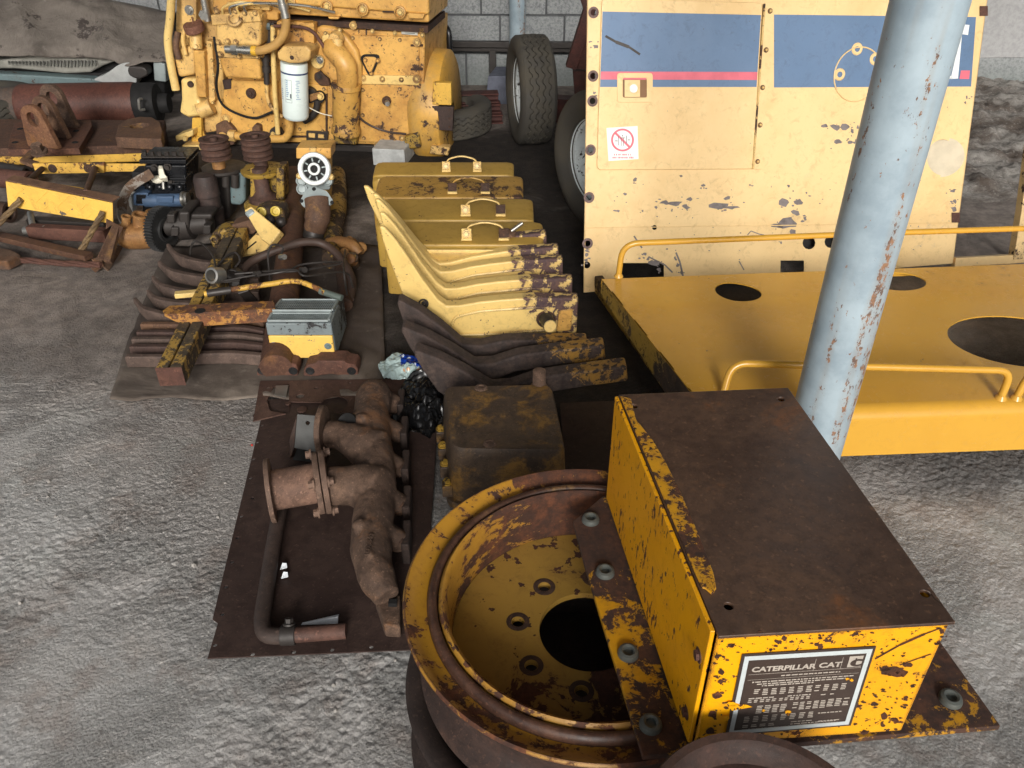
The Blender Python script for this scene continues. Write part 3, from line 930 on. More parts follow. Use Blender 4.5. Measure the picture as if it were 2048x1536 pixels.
hl.append(quad(PN, 1243, 526, 1328, 560)); hl.append(quad(PN, 1561, 521, 1608, 545))
m.ext([A(1167, 585), A(1906, 527), A(1980, -40), A(1175, -40)], -pn * .003, hl)
m.ext([A(1167, 585), A(1175, -40), A(1175, -40, -.045), A(1167, 585, -.045)], pd * .003)
m.ext([A(1906, 527), A(1980, -40), A(1980, -40, -.045), A(1906, 527, -.045)], -pd * .003)
m.mi = 1
for px, py, rp, sx_ in ((1187, 25, 15, 1), (1186, 152, 15, 1), (1185, 202, 14, 1), (1181, 300, 11, 1), (1178, 395, 13, 1), (1175, 487, 12, 1), (1967, 22, 13, 1), (1911, 435, 17, 1)):
    pass
def chip(x, y, r, sx_=1.0, n=9): m.blob(PN, x, y, r, .0006, n, sx_)
for x, y, r, s_ in ((1350, 408, 7, 2.2), (1330, 405, 5, 2), (1372, 414, 6, 1.2), (1312, 415, 4, 1), (1440, 412, 8, 2.4), (1462, 415, 5, 3), (1455, 396, 6, 1.3), (1570, 405, 13, .9), (1598, 405, 9, 1.2), (1592, 425, 8, 1.2), (1577, 447, 14, 1.5), (1586, 465, 9, .8), (1555, 452, 6, 2), (1610, 436, 6, .6), (1602, 470, 5, .5), (1690, 254, 8, 1.2), (1650, 252, 6, 1.4), (1672, 254, 8, 1.3), (1704, 262, 6, .6), (1716, 255, 5, .5), (1677, 283, 8, 1.2), (1700, 285, 5, 1), (1713, 282, 5, .7), (1270, 360, 6, .8), (1304, 228, 4, .9), (1298, 238, 5, .6), (1406, 371, 5, 1), (1362, 352, 3, 1), (1191, 93, 5, 1), (1189, 186, 4, .7), (1905, 382, 5, 1), (1910, 402, 6, .7), (1909, 418, 8, .8), (1934, 195, 5, .4), (1931, 205, 4, .4), (1285, 422, 3, .7), (1380, 398, 5, 1.4), (1344, 420, 4, .5), (1562, 485, 4, .5), (1500, 370, 2, 1.5), (1613, 386, 3, .7), (1250, 388, 3, 1.2), (1236, 422, 3, 1.4), (1577, 372, 4, .6), (1310, 525, 7, 1.8), (1318, 540, 5, 1), (1350, 515, 4, .5), (1356, 530, 6, .5), (1362, 545, 5, .5), (1290, 508, 4, 1), (1296, 518, 5, .6), (1174, 510, 5, .7), (1172, 520, 5, .7), (1174, 500, 4, .6)):
    chip(x, y, r, s_)
    for k in range(3 if r > 4 else 1): chip(x + random.gauss(0, r * 1.5), y + random.gauss(0, r), random.uniform(1, 2.6), random.uniform(.6, 1.8), 6)
for k in range(46): chip(random.uniform(1200, 1900), random.uniform(355, 520), random.uniform(.9, 2.0), random.uniform(.6, 1.6), 6)
def scratch(pts, wpx):
    for (x0, y0), (x1, y1) in zip(pts, pts[1:]):
        L_ = math.hypot(x1 - x0, y1 - y0); nx, ny = -(y1 - y0) / L_ * wpx, (x1 - x0) / L_ * wpx
        m.f([m.bm.verts.new(A(x, y, .0006)) for x, y in ((x0 + nx, y0 + ny), (x1 + nx, y1 + ny), (x1 - nx, y1 - ny), (x0 - nx, y0 - ny))])
scratch([(1268, 472), (1284, 496)], 1.6); scratch([(1495, 470), (1502, 462), (1518, 468), (1528, 470)], 1); scratch([(1488, 472), (1508, 474), (1518, 482)], 1)
scratch([(1310, 485), (1340, 482), (1362, 482)], .8); scratch([(1478, 522), (1488, 540)], 1.2); scratch([(1352, 505), (1360, 525), (1366, 552)], 1.8); scratch([(1300, 515), (1330, 530), (1345, 545)], 1.5)
m.build('sheet', [CREAM, plain('bare_grey_metal', lin(122, 114, 112), .6, .1, .5, 40)], pan, smooth=20)
m = MB(); m.ext([A(1210, 500, -.05), A(1850, 490, -.05), A(1900, -60, -.05), A(1210, -60, -.05)], pn * .002)
m.build('inner_lining', BLACKM, pan)
m = MB()
m.cyl(A(1886, 315, -.0045), A(1886, 315, -.0065), PN.r(1886, 315, 38), seg=32)
m.build('porthole_light_disc', plain('porthole_light_beige', lin(216, 204, 178), .7, 0, .25), pan)  # pale disc painted in for the light seen through the hole
# crease near the bottom
m = MB()
m.tube([A(1171, 456, .0), A(1912, 446, .0)], .0022, 8)
m.build('pressed_crease', CREAM, pan)
for px, py in ((1187, 25), (1186, 152), (1185, 202), (1181, 300), (1178, 395), (1175, 487)):
    MB().lathe(A(px, py), pn, [(PN.r(px, py, 6), .001), (PN.r(px, py, 8), .003), (PN.r(px, py, 11), .001)], 16).build('grommet', plain('rust_grey_grommet', lin(120, 100, 96), .7, .2, .6, 60) if px == 1187 and py == 25 else bpy.data.materials['rust_grey_grommet'], pan)
for px, py in ((1967, 22), (1911, 435)):
    MB().ext(quad(PN, px - 8, py - 10, px + 8, py + 10, .001), pn * .003).build('corner_tab', RUST_RED, pan, bevel=.001)
# stripes on the sheet right of the door
m = MB(); m.ext([A(1548, 175, .0008), A(1942, 173, .0008), A(1952, 34, .0008), A(1548, 29, .0008)], pn * .0004)
m.build('blue_stripe', BLUE_BAND, pan)
m = MB(); m.ext([A(1919, 158, .0014), A(1938, 158, .0014), A(1940, 141, .0014), A(1922, 141, .0014)], pn * .0004)
m.build('pink_stripe', PINK, pan)
m = MB()
for q in (((1901, 158), (1916, 157), (1924, 70), (1923, 66)), ((1921, 68), (1936, 70), (1939, 50), (1919, 48)), ((1893, 158), (1906, 157), (1899, 149))):
    m.f([m.bm.verts.new(A(x, y, .0018)) for x, y in q])
m.build('white_lettering', WHITE, pan)
# round seam with clips
m = MB()
sc = A(1716, 149, .002)
m.ring(sc, pn, PN.r(1716, 149, 51), .0028, 48)
m.build('round_seam', CREAM, pan)
for px, py in ((1679, 149), (1750, 118), (1714, 98)):
    m = MB(); m.lathe(A(px, py), pn, [(.011, .003), (.02, .004), (.024, .001)], 16)
    m.build('clip', CREAM, pan)
# access door
m = MB()
dr = rnd([A(1193, 340, .003), A(1505, 338, .003), A(1524, 6, .003), A(1203, -4, .003)], .02, 4, True)
m.ext(dr, pn * .007)
door = m.build('access_door', CREAM, pan, bevel=.003)
m = MB(); m.ext([A(1200, 174, .0102), A(1513, 174, .0102), A(1522, 30, .0102), A(1205, 23, .0102)], pn * .0004)
m.build('blue_stripe', BLUE_BAND, door)
m = MB(); m.ext([A(1201, 159, .0108), A(1514, 160, .0108), A(1515, 144, .0108), A(1202, 143, .0108)], pn * .0004)
m.build('pink_stripe', PINK, door)
m = MB()
for (x0, y0), (x1, y1), wp in (((1211, 72), (1232, 84), 2.6), ((1232, 84), (1258, 94), 3), ((1258, 94), (1280, 109), 2.2)):
    nx, ny = -(y1 - y0) / 25 * wp, (x1 - x0) / 25 * wp
    m.f([m.bm.verts.new(A(x, y, .0111)) for x, y in ((x0 + nx, y0 + ny), (x1 + nx, y1 + ny), (x1 - nx, y1 - ny), (x0 - nx, y0 - ny))])
m.build('scrape', GREASE, door)
# recessed latch
m = MB()
o_ = rnd(quad(PN, 1234, 146, 1305, 205, .0102), .012, 4, True)
i_ = rnd(quad(PN, 1245, 156, 1293, 195, .0102), .006, 3, True)
m.ext(o_, pn * .004, [i_])
lat = m.build('latch', CREAM, door, bevel=.001)
m = MB(); m.ext(quad(PN, 1243, 154, 1295, 197, .0103), pn * .0006); m.build('recess', plain('latch_shade', lin(122, 84, 44), .5, 0, .4), lat)
m = MB(); m.ext(quad(PN, 1249, 160, 1280, 194, .0109), pn * .002); m.build('paddle', CREAM, lat, bevel=.0008)
m = MB(); m.cyl(A(1267, 177, .0129), A(1267, 177, .017), PN.r(1267, 177, 8), seg=20); m.build('lock', STEEL, lat)
# hinge strip and screws
m = MB(); m.ext([A(1505, 338, .003), A(1522, 338, .003), A(1546, 6, .003), A(1529, 6, .003)], pn * .006)
hin = m.build('hinge', CREAM, pan, bevel=.001)
m = MB(); m.tube([A(1506, 338, .011), A(1529, 8, .011)], .0042, 10); m.build('pin', paint('hinge_rust', lin(210, 176, 110), .5, 40, .5), hin)
for px, py in ((1540, 22), (1532, 100), (1525, 175), (1520, 250), (1515, 323)):
    MB().bolt(A(px, py, .009), pn, .007, .007).build('screw', Y_ENG2, hin)
# prohibition sticker
m = MB(); m.ext([A(1217, 322, .0102), A(1277, 318, .0102), A(1275, 252, .0102), A(1213, 256, .0102)], pn * .0004)
st = m.build('sticker', plain('sticker_white', lin(240, 236, 232), .35, 0, .12), door)
m = MB()
cx, cy, ro, ri = 1245, 280, 23, 19
n = 40
for k in range(n):
    a0, a1 = 2 * math.pi * k / n, 2 * math.pi * (k + 1) / n
    m.f([m.bm.verts.new(A(cx + r * math.cos(a), cy + r * math.sin(a), .0109)) for r, a in ((ro, a0), (ro, a1), (ri, a1), (ri, a0))])
d = .7071
m.f([m.bm.verts.new(A(cx + x, cy + y, .0111)) for x, y in ((-20 * d - 1.6, -20 * d + 1.6), (-20 * d + 1.6, -20 * d - 1.6), (20 * d + 1.6, 20 * d - 1.6), (20 * d - 1.6, 20 * d + 1.6))])
for r_ in range(2):
    x = 1228 + r_ * -3
    while x < (1262 if r_ == 0 else 1268):
        wl = random.uniform(1.2, 2.4)
        m.f([m.bm.verts.new(A(xx, yy, .0109)) for xx, yy in ((x, 311 + r_ * 6), (x + wl, 311 + r_ * 6), (x + wl, 307.5 + r_ * 6), (x, 307.5 + r_ * 6))]); x += wl + random.choice((.9, .9, 2.5))
m.build('prohibition_sign', RED, st)
m = MB()
for q in ((1244, 270, 1246, 273), (1242, 276, 1243, 292), (1246.5, 276, 1247.5, 292), (1240, 275, 1250, 276.4), (1236, 272, 1237.2, 291), (1252.5, 271, 1253.7, 287), (1230, 281, 1235, 282.6), (1255.5, 279, 1260, 280.6)):
    m.f([m.bm.verts.new(A(x, y, .0112)) for x, y in ((q[0], q[3]), (q[2], q[3]), (q[2], q[1]), (q[0], q[1]))])
m.build('pictogram', INK, st)
# frame carrying on to the right of the panel
m = MB()
m.sweep([A(1906, 524, -.02), A(2120, 512, -.02)], .04, .03, pn)
m.build('bottom_rail', CREAM, pan, bevel=.003)
m = MB(); m.sweep([A(2030, 517, -.02), A(2046, 420, -.02), A(2086, 120, -.02), A(2100, -40, -.02)], .045, .04, pn)
m.build('corner_post', paint('chipped_cream', lin(228, 196, 140), .35, 16, .5, .5, 0), pan, bevel=.003)
m = MB(); m.sweep([A(1980, -20, -.02), A(2110, -26, -.02)], .05, .04, pn); m.build('top_rail', CREAM, pan, bevel=.003)

# ================================================================== tyres
def tyre(name, label, c, ax, r, wdt, mats, rimmat, hub=True, group=None, lying=False):
    ax = V(ax).normalized()
    t_ = thing(name, label, 'tyre', V((c.x, c.y, c.z - (wdt / 2 if lying else r))), group)
    h = wdt / 2
    m = MB()
    prof = [(r * .60, -h * .62), (r * .63, -h * .82), (r * .74, -h * 1.02), (r * .86, -h * 1.04), (r * .95, -h * .93), (r * .985, -h * .8)]
    gs = [-.52, -.18, .18, .52]
    for g in gs:
        prof += [(r * (1 - .02 * abs(g)), (g - .05) * h), (r * .955, (g - .035) * h), (r * .955, (g + .035) * h), (r * (1 - .02 * abs(g)), (g + .05) * h)]
    prof += [(r * .985, h * .8), (r * .95, h * .93), (r * .86, h * 1.04), (r * .74, h * 1.02), (r * .63, h * .82), (r * .60, h * .62), (r * .6, -h * .62)]
    x, y = perp(ax)
    seg = 120
    rings = []
    for i, (pr, pt_) in enumerate(prof):
        zz = .018 * h if abs(pt_) < h * .6 and i > 5 else 0
        rings.append([V(c) + ax * (pt_ + zz * 4 * (1 if (k // 2) % 2 else -1)) + x * (pr * math.cos(2 * math.pi * k / seg)) + y * (pr * math.sin(2 * math.pi * k / seg)) for k in range(seg)])
    m.loft(rings, cap=False)
    m.build('rubber', mats, t_, smooth=32)
    if hub:
        m = MB()
        m.lathe(c, ax, [(r * .60, -h * .66), (r * .635, -h * .78), (r * .625, -h * .6), (r * .56, -h * .55), (r * .53, -h * .3), (r * .5, -h * .1), (r * .42, -h * .18), (r * .3, -h * .3), (r * .2, -h * .26), (r * .12, -h * .22), (r * .12, h * .1), (r * .5, h * .2), (r * .58, h * .6), (r * .63, h * .78), (r * .60, h * .66)], 64)
        ri_ = m.build('rim', rimmat, t_, smooth=50)
        for k in range(6):
            a = 2 * math.pi * k / 6
            MB().bolt(V(c) + ax * (-h * .28) + x * (r * .25 * math.cos(a)) + y * (r * .25 * math.sin(a)), -ax, .012, .02).build('wheel_nut', RUST, ri_)
    return t_
WRIM = paint('chipped_white_rim', lin(206, 214, 216), .34, 14, .45, .4, 0, rd=lin(40, 38, 36), rl=lin(70, 62, 56), chip=.63)
g0 = P(1060, 287, 0)
tyre('tyre', 'worn road tyre standing upright in front of the block wall', V((g0.x, g0.y + .03, .312)), V((.985, .17, 0)), .312, .205, RUBBER, WRIM)
g1 = P(1205, 470, 0)
tyre('tyre', 'tyre on a chipped white rim, half hidden by the cream panel', V((g1.x + .01, g1.y + .12, .325)), V((.86, .5, 0)), .325, .2, RUBBER, WRIM)
g2 = P(922, 322, 0)
tyre('tyre', 'old black tyre lying flat beside the engine flywheel housing', V((g2.x - .13, g2.y + .62, .09)), V((0, 0, 1)), .3, .18, RUBBER, WRIM, hub=False, lying=True)

# ================================================================== the engine
EN = V((-math.sin(R(8)), -math.cos(R(8)), 0))
e0 = P(640, 303, 0)
E = PL(e0, EN)
ea = E.at
eu = E.u if E.u.x > 0 else -E.u
eng = thing('diesel_engine', 'big yellow six cylinder diesel engine block with a white oil filter', 'engine', V((e0.x, e0.y, .0)) - EN * .35)
def eb(mb, x0, y0, x1, y1, front, depth):
    return mb.ext(quad(E, x0, y0, x1, y1, front), -EN * depth)
def epoly(mb, pts, front, depth):
    return mb.ext([ea(x, y, front) for x, y in pts], -EN * depth)
def ecyl(mb, px, py, rp, f0, f1, seg=24, r2=None):
    r = E.r(px, py, rp)
    a, b = ea(px, py, f0), ea(px, py, f0) + EN * (f1 - f0)
    return mb.cyl(a, b, r, None if r2 is None else E.r(px, py, r2), seg)
def etube(mb, pts, rp, off, seg=12, n=5):
    q = [ea(p[0], p[1], p[2] if len(p) > 2 else off) for p in pts]
    return mb.tube(crv(q, n) if len(q) > 2 else q, E.r(640, 150, rp), seg)
def ep(mb, name, mat=Y_ENG, parent=eng, **k): return mb.build(name, mat, parent, **k)
# crankcase
m = MB()
epoly(m, [(440, 42), (850, 66), (846, 292), (700, 288), (540, 284), (470, 276)], 0, .62)
block = ep(m, 'crankcase', bevel=.008)
m = MB(); epoly(m, [(700, 70), (838, 74), (838, 165), (722, 165), (722, 150)], .012, .02); ep(m, 'side_cover', bevel=.006, seg=3)
m = MB(); epoly(m, [(722, 168), (842, 170), (840, 288), (716, 284)], .016, .02); ep(m, 'hand_hole_cover', bevel=.006, seg=3)
m = MB(); epoly(m, [(436, 160), (555, 162), (555, 270), (440, 268)], .014, .02); ep(m, 'front_cover', bevel=.006, seg=3)
m = MB(); epoly(m, [(575, 165), (654, 170), (654, 268), (590, 266)], .010, .02); ep(m, 'centre_cover', bevel=.006, seg=3)
m = MB(); epoly(m, [(722, 150), (838, 152), (838, 171), (722, 169)], .028, .03); ep(m, 'ledge', Y_PALE, bevel=.006)
m = MB(); eb(m, 731, 56, 734, 100, .002, .004); ep(m, 'seam', RUST)
for q in ((821, 89, 845, 93), (821, 137, 845, 141), (651, 188, 654, 268), (842, 180, 846, 286), (556, 272, 640, 275)):
    m = MB(); eb(m, *q, .018, .012); ep(m, 'seam', RUST)
# cylinder head and valve cover on top
m = MB(); epoly(m, [(424, 34), (556, 42), (556, 28), (858, 46), (858, -20), (424, -40)], .06, .5)
head = ep(m, 'cylinder_head', bevel=.012, seg=3)
m = MB(); epoly(m, [(428, 38), (856, 66), (856, 52), (428, 30)], .03, .45); ep(m, 'head_gasket', RUST)
m = MB(); epoly(m, [(452, 4), (540, 8), (540, 22), (452, 16)], .10, .08); ep(m, 'manifold_flange', Y_ENG2, bevel=.008)
m = MB(); epoly(m, [(560, 8), (858, 30), (858, -60), (560, -80)], .085, .1); ep(m, 'valve_cover', bevel=.014, seg=3)
for px, py in ((582, 6), (655, 12), (726, 18), (801, 24)):
    m = MB()
    rr = E.r(px, py, 12)
    m.lathe(ea(px, py, .083), EN, [(rr, 0), (rr, .016), (rr * .75, .018), (rr * .7, .006), (.001, .006)], 24)
    bs = ep(m, 'boss', Y_ENG)
    MB().bolt(ea(px, py, .09), EN, .013, .014).build('bolt', Y_PALE, bs)
m = MB(); eb(m, 765, 22, 790, 25, .088, .006); ep(m, 'rib', RUST)
m = MB(); epoly(m, [(815, 26), (850, 28), (846, 38), (818, 37)], .1, .03); ep(m, 'lug', Y_ENG, bevel=.004)
m = MB(); epoly(m, [(655, 33), (680, 34), (676, 39), (658, 38)], .09, .03); ep(m, 'lug', Y_ENG, bevel=.004)
# flywheel housing at the right end
m = MB()
fc = ea(846, 214, -.27); fr_ = .335
ax = eu
prof = [(.05, -.02), (.30, -.02), (.318, .0), (fr_, .02), (fr_ + .004, .07), (fr_, .13), (fr_ - .006, .165), (fr_ - .03, .178), (.05, .18)]
m.lathe(fc, ax, prof, 72)
ep(m, 'flywheel_housing', paint('housing_yellow', lin(212, 160, 62), .14, 7, .45, .8, 0, chip=.68, dirtc=lin(150, 128, 92)), smooth=40)
PF = PL(ea(885, 200, .045), EN)
m = MB(); m.ext([ea(864, 212, .052), ea(907, 214, .052), ea(905, 262, .052), ea(864, 260, .052)], -EN * .03); hp = ep(m, 'inspection_plate', RUST_PLATE, bevel=.003)
for px, py in ((871, 219), (899, 219), (871, 254), (899, 254), (871, 237), (899, 237)): MB().bolt(ea(px, py, .052), EN, .005, .005).build('bolt', RUST, hp)
m = MB(); epoly(m, [(866, 165), (902, 166), (903, 211), (864, 210)], .05, .04); ep(m, 'pad', Y_BEAM, bevel=.006)
m = MB(); epoly(m, [(862, 292), (900, 294), (896, 312), (858, 308)], .06, .06); ep(m, 'mounting_lug', Y_ENG2, bevel=.006)
# timing gear case and accessories at the left end
m = MB(); epoly(m, [(352, -30), (432, -30), (440, 70), (448, 180), (440, 262), (400, 268), (382, 200), (372, 150), (350, 100)], .02, .45); ep(m, 'gear_case', Y_ENG2, bevel=.012, seg=3)
m = MB(); epoly(m, [(350, 96), (388, 92), (390, 150), (356, 156), (347, 120)], .09, .1); ep(m, 'water_pump', Y_ENG2, bevel=.02, seg=4)
m = MB(); epoly(m, [(386, 100), (408, 102), (412, 196), (394, 194)], .11, .1); ep(m, 'drive_cover', Y_ENG, bevel=.008, seg=3)
m = MB(); epoly(m, [(412, 80), (424, 84), (430, 200), (418, 210)], .07, .08); ep(m, 'case_flange', Y_ENG2, bevel=.005)
m = MB(); epoly(m, [(360, 158), (392, 156), (396, 200), (410, 214), (404, 232), (376, 236), (358, 226), (362, 196)], .1, .12); ep(m, 'front_support', Y_PALE, bevel=.018, seg=4)
m = MB(); ecyl(m, 382, 168, 6, .1, .112, 16); ep(m, 'plug', RUST)
m = MB(); m.tube([ea(398, 222, .09), ea(424, 212, .07)], E.r(400, 220, 15), 18); ep(m, 'pump_body', Y_ENG2)
m = MB(); ecyl(m, 389, 60, 13, .05, .1, 24); m.tube([ea(391, 60, .075), ea(393, 98, .1)], E.r(390, 70, 12), 18); ep(m, 'filler_neck', Y_ENG2)
m = MB(); a_ = ea(388, 55, .1); m.lathe(a_, (-.15, -.25, .95), [(.001, .022), (.052, .022), (.055, .018), (.055, -.018), (.05, -.022), (.001, -.022)], 28); m.cyl(a_ + V((0, 0, .02)), a_ + V((0, 0, .055)), .004, seg=8); ep(m, 'filler_cap', rust('cap_rust', lin(112, 74, 58), lin(138, 96, 76), None, 12))
m = MB(); eb(m, 362, -20, 392, 50, .08, .06); ep(m, 'bracket', Y_ENG2, bevel=.008)
MB().bolt(ea(379, 20, .08), EN, .018, .02).build('bolt', STEEL, eng)
MB().bolt(ea(394, 92, .11), EN, .014, .016).build('bolt', Y_ENG2, eng)
m = MB(); etube(m, [(344, -20), (340, 40), (336, 80), (342, 130), (352, 180)], 8, .12); ep(m, 'dipstick_tube', Y_PALE)
m = MB(); etube(m, [(370, 56), (366, 80), (372, 110)], 4, .11); ep(m, 'small_pipe', Y_ENG2)
m = MB(); etube(m, [(406, -10), (412, 22), (416, 42)], 7, .08, 12); ep(m, 'zinc_pipe', ZINC)
m = MB(); ecyl(m, 413, 28, 10, .06, .1, 6); ep(m, 'pipe_nut', ZINC)
# front foot bracket
m = MB(); epoly(m, [(384, 236), (402, 236), (404, 296), (382, 296)], .08, .03); epoly(m, [(400, 246), (418, 292), (400, 292)], .06, .02)
ep(m, 'support_web', Y_BEAM, bevel=.004)
m = MB(); epoly(m, [(350, 272), (386, 260), (386, 272), (352, 284)], .14, .1); ep(m, 'foot_arm', Y_PALE, bevel=.006)
m = MB(); epoly(m, [(364, 290), (420, 290), (420, 300), (364, 300)], .15, .2); ep(m, 'foot_plate', Y_PALE, bevel=.004)
m = MB(); ecyl(m, 372, 276, 5, .14, .16, 6); ep(m, 'bolt', Y_PALE)
m = MB(); epoly(m, [(430, 250), (450, 240), (470, 262), (468, 290), (436, 296)], .05, .1); ep(m, 'corner_casting', RUST_MIX, bevel=.008)
# fuel pump and governor, upper left
m = MB(); epoly(m, [(428, 24), (522, 28), (520, 94), (432, 92)], .15, .16); gov = ep(m, 'governor_body', Y_ENG2, bevel=.02, seg=4)
m = MB(); epoly(m, [(420, 30), (516, 22), (522, 44), (424, 52)], .158, .06); ep(m, 'governor_cover', Y_ENG2, bevel=.008, seg=3)
m = MB()
rr = E.r(470, 40, 16); m.lathe(ea(470, 38, .158), EN + up * .7, [(rr, 0), (rr, .008), (rr * .7, .012), (rr * .6, .006), (rr * .3, .012), (.001, .013)], 24); ep(m, 'cover_cap', Y_ENG2)
m = MB(); epoly(m, [(436, 96), (516, 100), (522, 160), (450, 156), (440, 130)], .13, .14); ep(m, 'pump_housing', Y_ENG, bevel=.016, seg=4)
m = MB(); epoly(m, [(432, 90), (524, 94), (524, 118), (434, 116)], .14, .12); ep(m, 'pump_flange', Y_ENG2, bevel=.006)
for px, py in ((434, 22), (472, 22), (490, 26), (511, 26), (437, 84), (456, 82), (472, 84), (441, 108), (478, 112), (515, 112)):
    MB().bolt(ea(px, py, .155), EN, .011, .012).build('bolt', Y_ENG2, gov)
m = MB()
for x0, x1, r_ in ((452, 464, 8), (464, 476, 10), (476, 486, 8), (486, 504, 9)):
    m.cyl(ea(x0, 98 + (x0 - 452) * .06, .19), ea(x1, 98 + (x1 - 452) * .06, .19), E.r(470, 98, r_), seg=16 if r_ != 10 else 6)
ep(m, 'hose_fitting', ZINC)
m = MB(); m.cyl(ea(504, 101, .19), ea(514, 102, .19), E.r(510, 100, 9), seg=20); ep(m, 'fitting_collar', paint('brass_yellow', lin(224, 176, 60), .05, 20))
m = MB(); etube(m, [(512, 102), (530, 99), (550, 90), (566, 72), (572, 50), (572, 36)], 8, .19, 16, 8); hs1 = ep(m, 'fuel_hose', HOSE)
m = MB()
for y0, y1, r_ in ((36, 28, 9), (28, 18, 8), (18, 8, 10), (8, -10, 8)):
    m.cyl(ea(572 - (36 - y0) * .25, y0, .19), ea(572 - (36 - y1) * .25, y1, .19), E.r(570, 20, r_), seg=16)
ep(m, 'hose_fitting', ZINC)
m = MB()
for y0, y1, r_ in ((108, 122, 9), (122, 132, 7), (132, 144, 9), (144, 168, 6)):
    m.cyl(ea(531 + (y0 - 108) * .05, y0, .08), ea(531 + (y1 - 108) * .05, y1, .08), E.r(530, 120, r_), seg=14)
ep(m, 'pipe_fitting', GREASE)
m = MB(); etube(m, [(534, 166), (534, 190), (540, 210), (556, 228), (566, 234)], 4, .06); ep(m, 'return_pipe', Y_ENG2)
m = MB(); etube(m, [(546, 52), (547, 120), (550, 190), (556, 268)], 5, .1); ep(m, 'drain_pipe', Y_PALE)
m = MB(); epoly(m, [(524, 44), (548, 46), (544, 94), (526, 92)], .04, .06); ep(m, 'recess_shade', GREASE, bevel=.006)  # solid dark block; its colour alone gives the recess its shade
MB().cyl(ea(528, 52, .05), ea(542, 52, .05), E.r(530, 52, 7), seg=6).build('union_nut', GREENISH, eng)
# fuel filter head and white filter
m = MB(); epoly(m, [(552, 42), (622, 44), (624, 94), (552, 90)], .08, .1); ep(m, 'filter_bracket', Y_ENG, bevel=.012, seg=3)
m = MB(); epoly(m, [(604, 46), (628, 46), (628, 92), (606, 90)], .1, .06); ep(m, 'bracket_flange', Y_ENG, bevel=.006)
fcx = ea(588, 108, .15)
fr0 = E.r(588, 170, 25.5)
m = MB(); epoly(m, [(553, 106), (566, 92), (612, 92), (622, 102), (618, 122), (600, 127), (578, 127), (556, 120)], .2, .16); ep(m, 'filter_head', Y_ENG2, bevel=.012, seg=3)
m = MB(); ecyl(m, 584, 115, 4, .2, .204, 12); ep(m, 'plug', RUST)
m = MB()
a1, b1 = ea(588, 124, .135), ea(592, 236, .135)
lx = (b1 - a1).normalized(); Lf = (b1 - a1).length
m.lathe(a1, lx, [(.001, 0), (fr0 * .97, 0), (fr0, .005), (fr0, Lf * .93), (fr0 * .96, Lf * .97), (fr0 * .85, Lf), (.001, Lf)], 48)
fil = ep(m, 'oil_filter', plain('filter_white', lin(224, 236, 232), .35, 0, .12, 8))
m = MB(); m.lathe(a1 + lx * (Lf * .145), lx, [(fr0 + .0008, 0), (fr0 + .0012, .002), (fr0 + .0012, .007), (fr0 + .0008, .009)], 48); m.build('blue_band', plain('band_blue', lin(52, 70, 112), .4), fil)
def wrapmark(m, u0, u1, v0, v1):     # printed patch that follows the filter's curve
    xx, yy = EN, eu
    n_ = 4
    rows = []
    for k in range(n_ + 1):
        a = u0 + (u1 - u0) * k / n_
        d_ = xx * math.cos(a) + yy * math.sin(a)
        d_ = (d_ - lx * d_.dot(lx)).normalized()
        rows.append([m.bm.verts.new(a1 + lx * (Lf * v) + d_ * (fr0 + .0009)) for v in (v0, v1)])
    for p, q in zip(rows, rows[1:]): m.f((p[0], q[0], q[1], p[1]))
m = MB()
random.seed(5)
for k in range(9):
    wrapmark(m, -.34, -.10 - .1 * random.random(), .27 + k * .034, .27 + k * .034 + .02)
for k in range(11):
    wrapmark(m, .42 + .06 * (k % 2), .60 + .18 * random.random(), .26 + k * .032, .26 + k * .032 + .014)
for k in range(6): wrapmark(m, -.9, -.72 + .1 * random.random(), .44 + k * .035, .44 + k * .035 + .015)
m.build('print', INKB, fil)
m = MB()
for q in ((-.42, -.40, .26, .66), (.10, .12, .26, .66), (-.42, .12, .26, .264), (-.42, .12, .656, .66), (-.36, .05, .6, .61), (-.02, .08, .5, .58)): wrapmark(m, *q)
m.build('outline_print', INK, fil)
# oil cooler elbow and cylinder
m = MB(); epoly(m, [(628, 60), (640, 50), (668, 54), (694, 72), (714, 100), (722, 130), (722, 180), (668, 180), (660, 160), (646, 150), (634, 136), (626, 100)], .05, .07); ep(m, 'cooler_bonnet', Y_ENG, bevel=.03, seg=4)
m = MB(); etube(m, [(664, 96, .06), (668, 100, .1), (690, 128, .13), (694, 150, .12), (694, 176, .1)], 20, .1, 22, 6); ep(m, 'cooler_elbow', Y_ENG)
m = MB()
ca, cb_ = ea(692, 178, .085), ea(692, 258, .075)
cr = E.r(692, 220, 27)
m.lathe(ca, cb_ - ca, [(.001, -.03), (cr * 1.02, -.03), (cr * 1.05, -.02), (cr * 1.05, -.005), (cr * .97, 0), (cr * .97, .17), (cr * .9, .2), (cr, .215), (cr * 1.06, .23), (cr * 1.06, .255), (cr * .9, .26), (.001, .26)], 40); ep(m, 'oil_cooler', paint('cooler_paint', lin(206, 158, 78), .36, 14, .5, .8, 0, chip=.63))
m = MB(); epoly(m, [(664, 262), (716, 264), (712, 290), (668, 288)], .07, .1); ep(m, 'cooler_foot', Y_OLIVE, bevel=.008)
m = MB(); ecyl(m, 640, 120, 13, .03, .075, 24); ecyl(m, 640, 120, 9, .075, .078, 16); pg = ep(m, 'gauge_port', Y_PALE); MB().bolt(ea(640, 120, .077), EN, .014, .012).build('plug', STEEL, pg)
m = MB(); epoly(m, [(651, 64), (661, 74), (662, 84), (654, 94), (645, 86), (643, 74)], .1, .03); ep(m, 'small_cover', Y_PALE, bevel=.005)
for px, py in ((651, 66), (652, 90)): MB().bolt(ea(px, py, .1), EN, .007, .008).build('bolt', Y_PALE, eng)
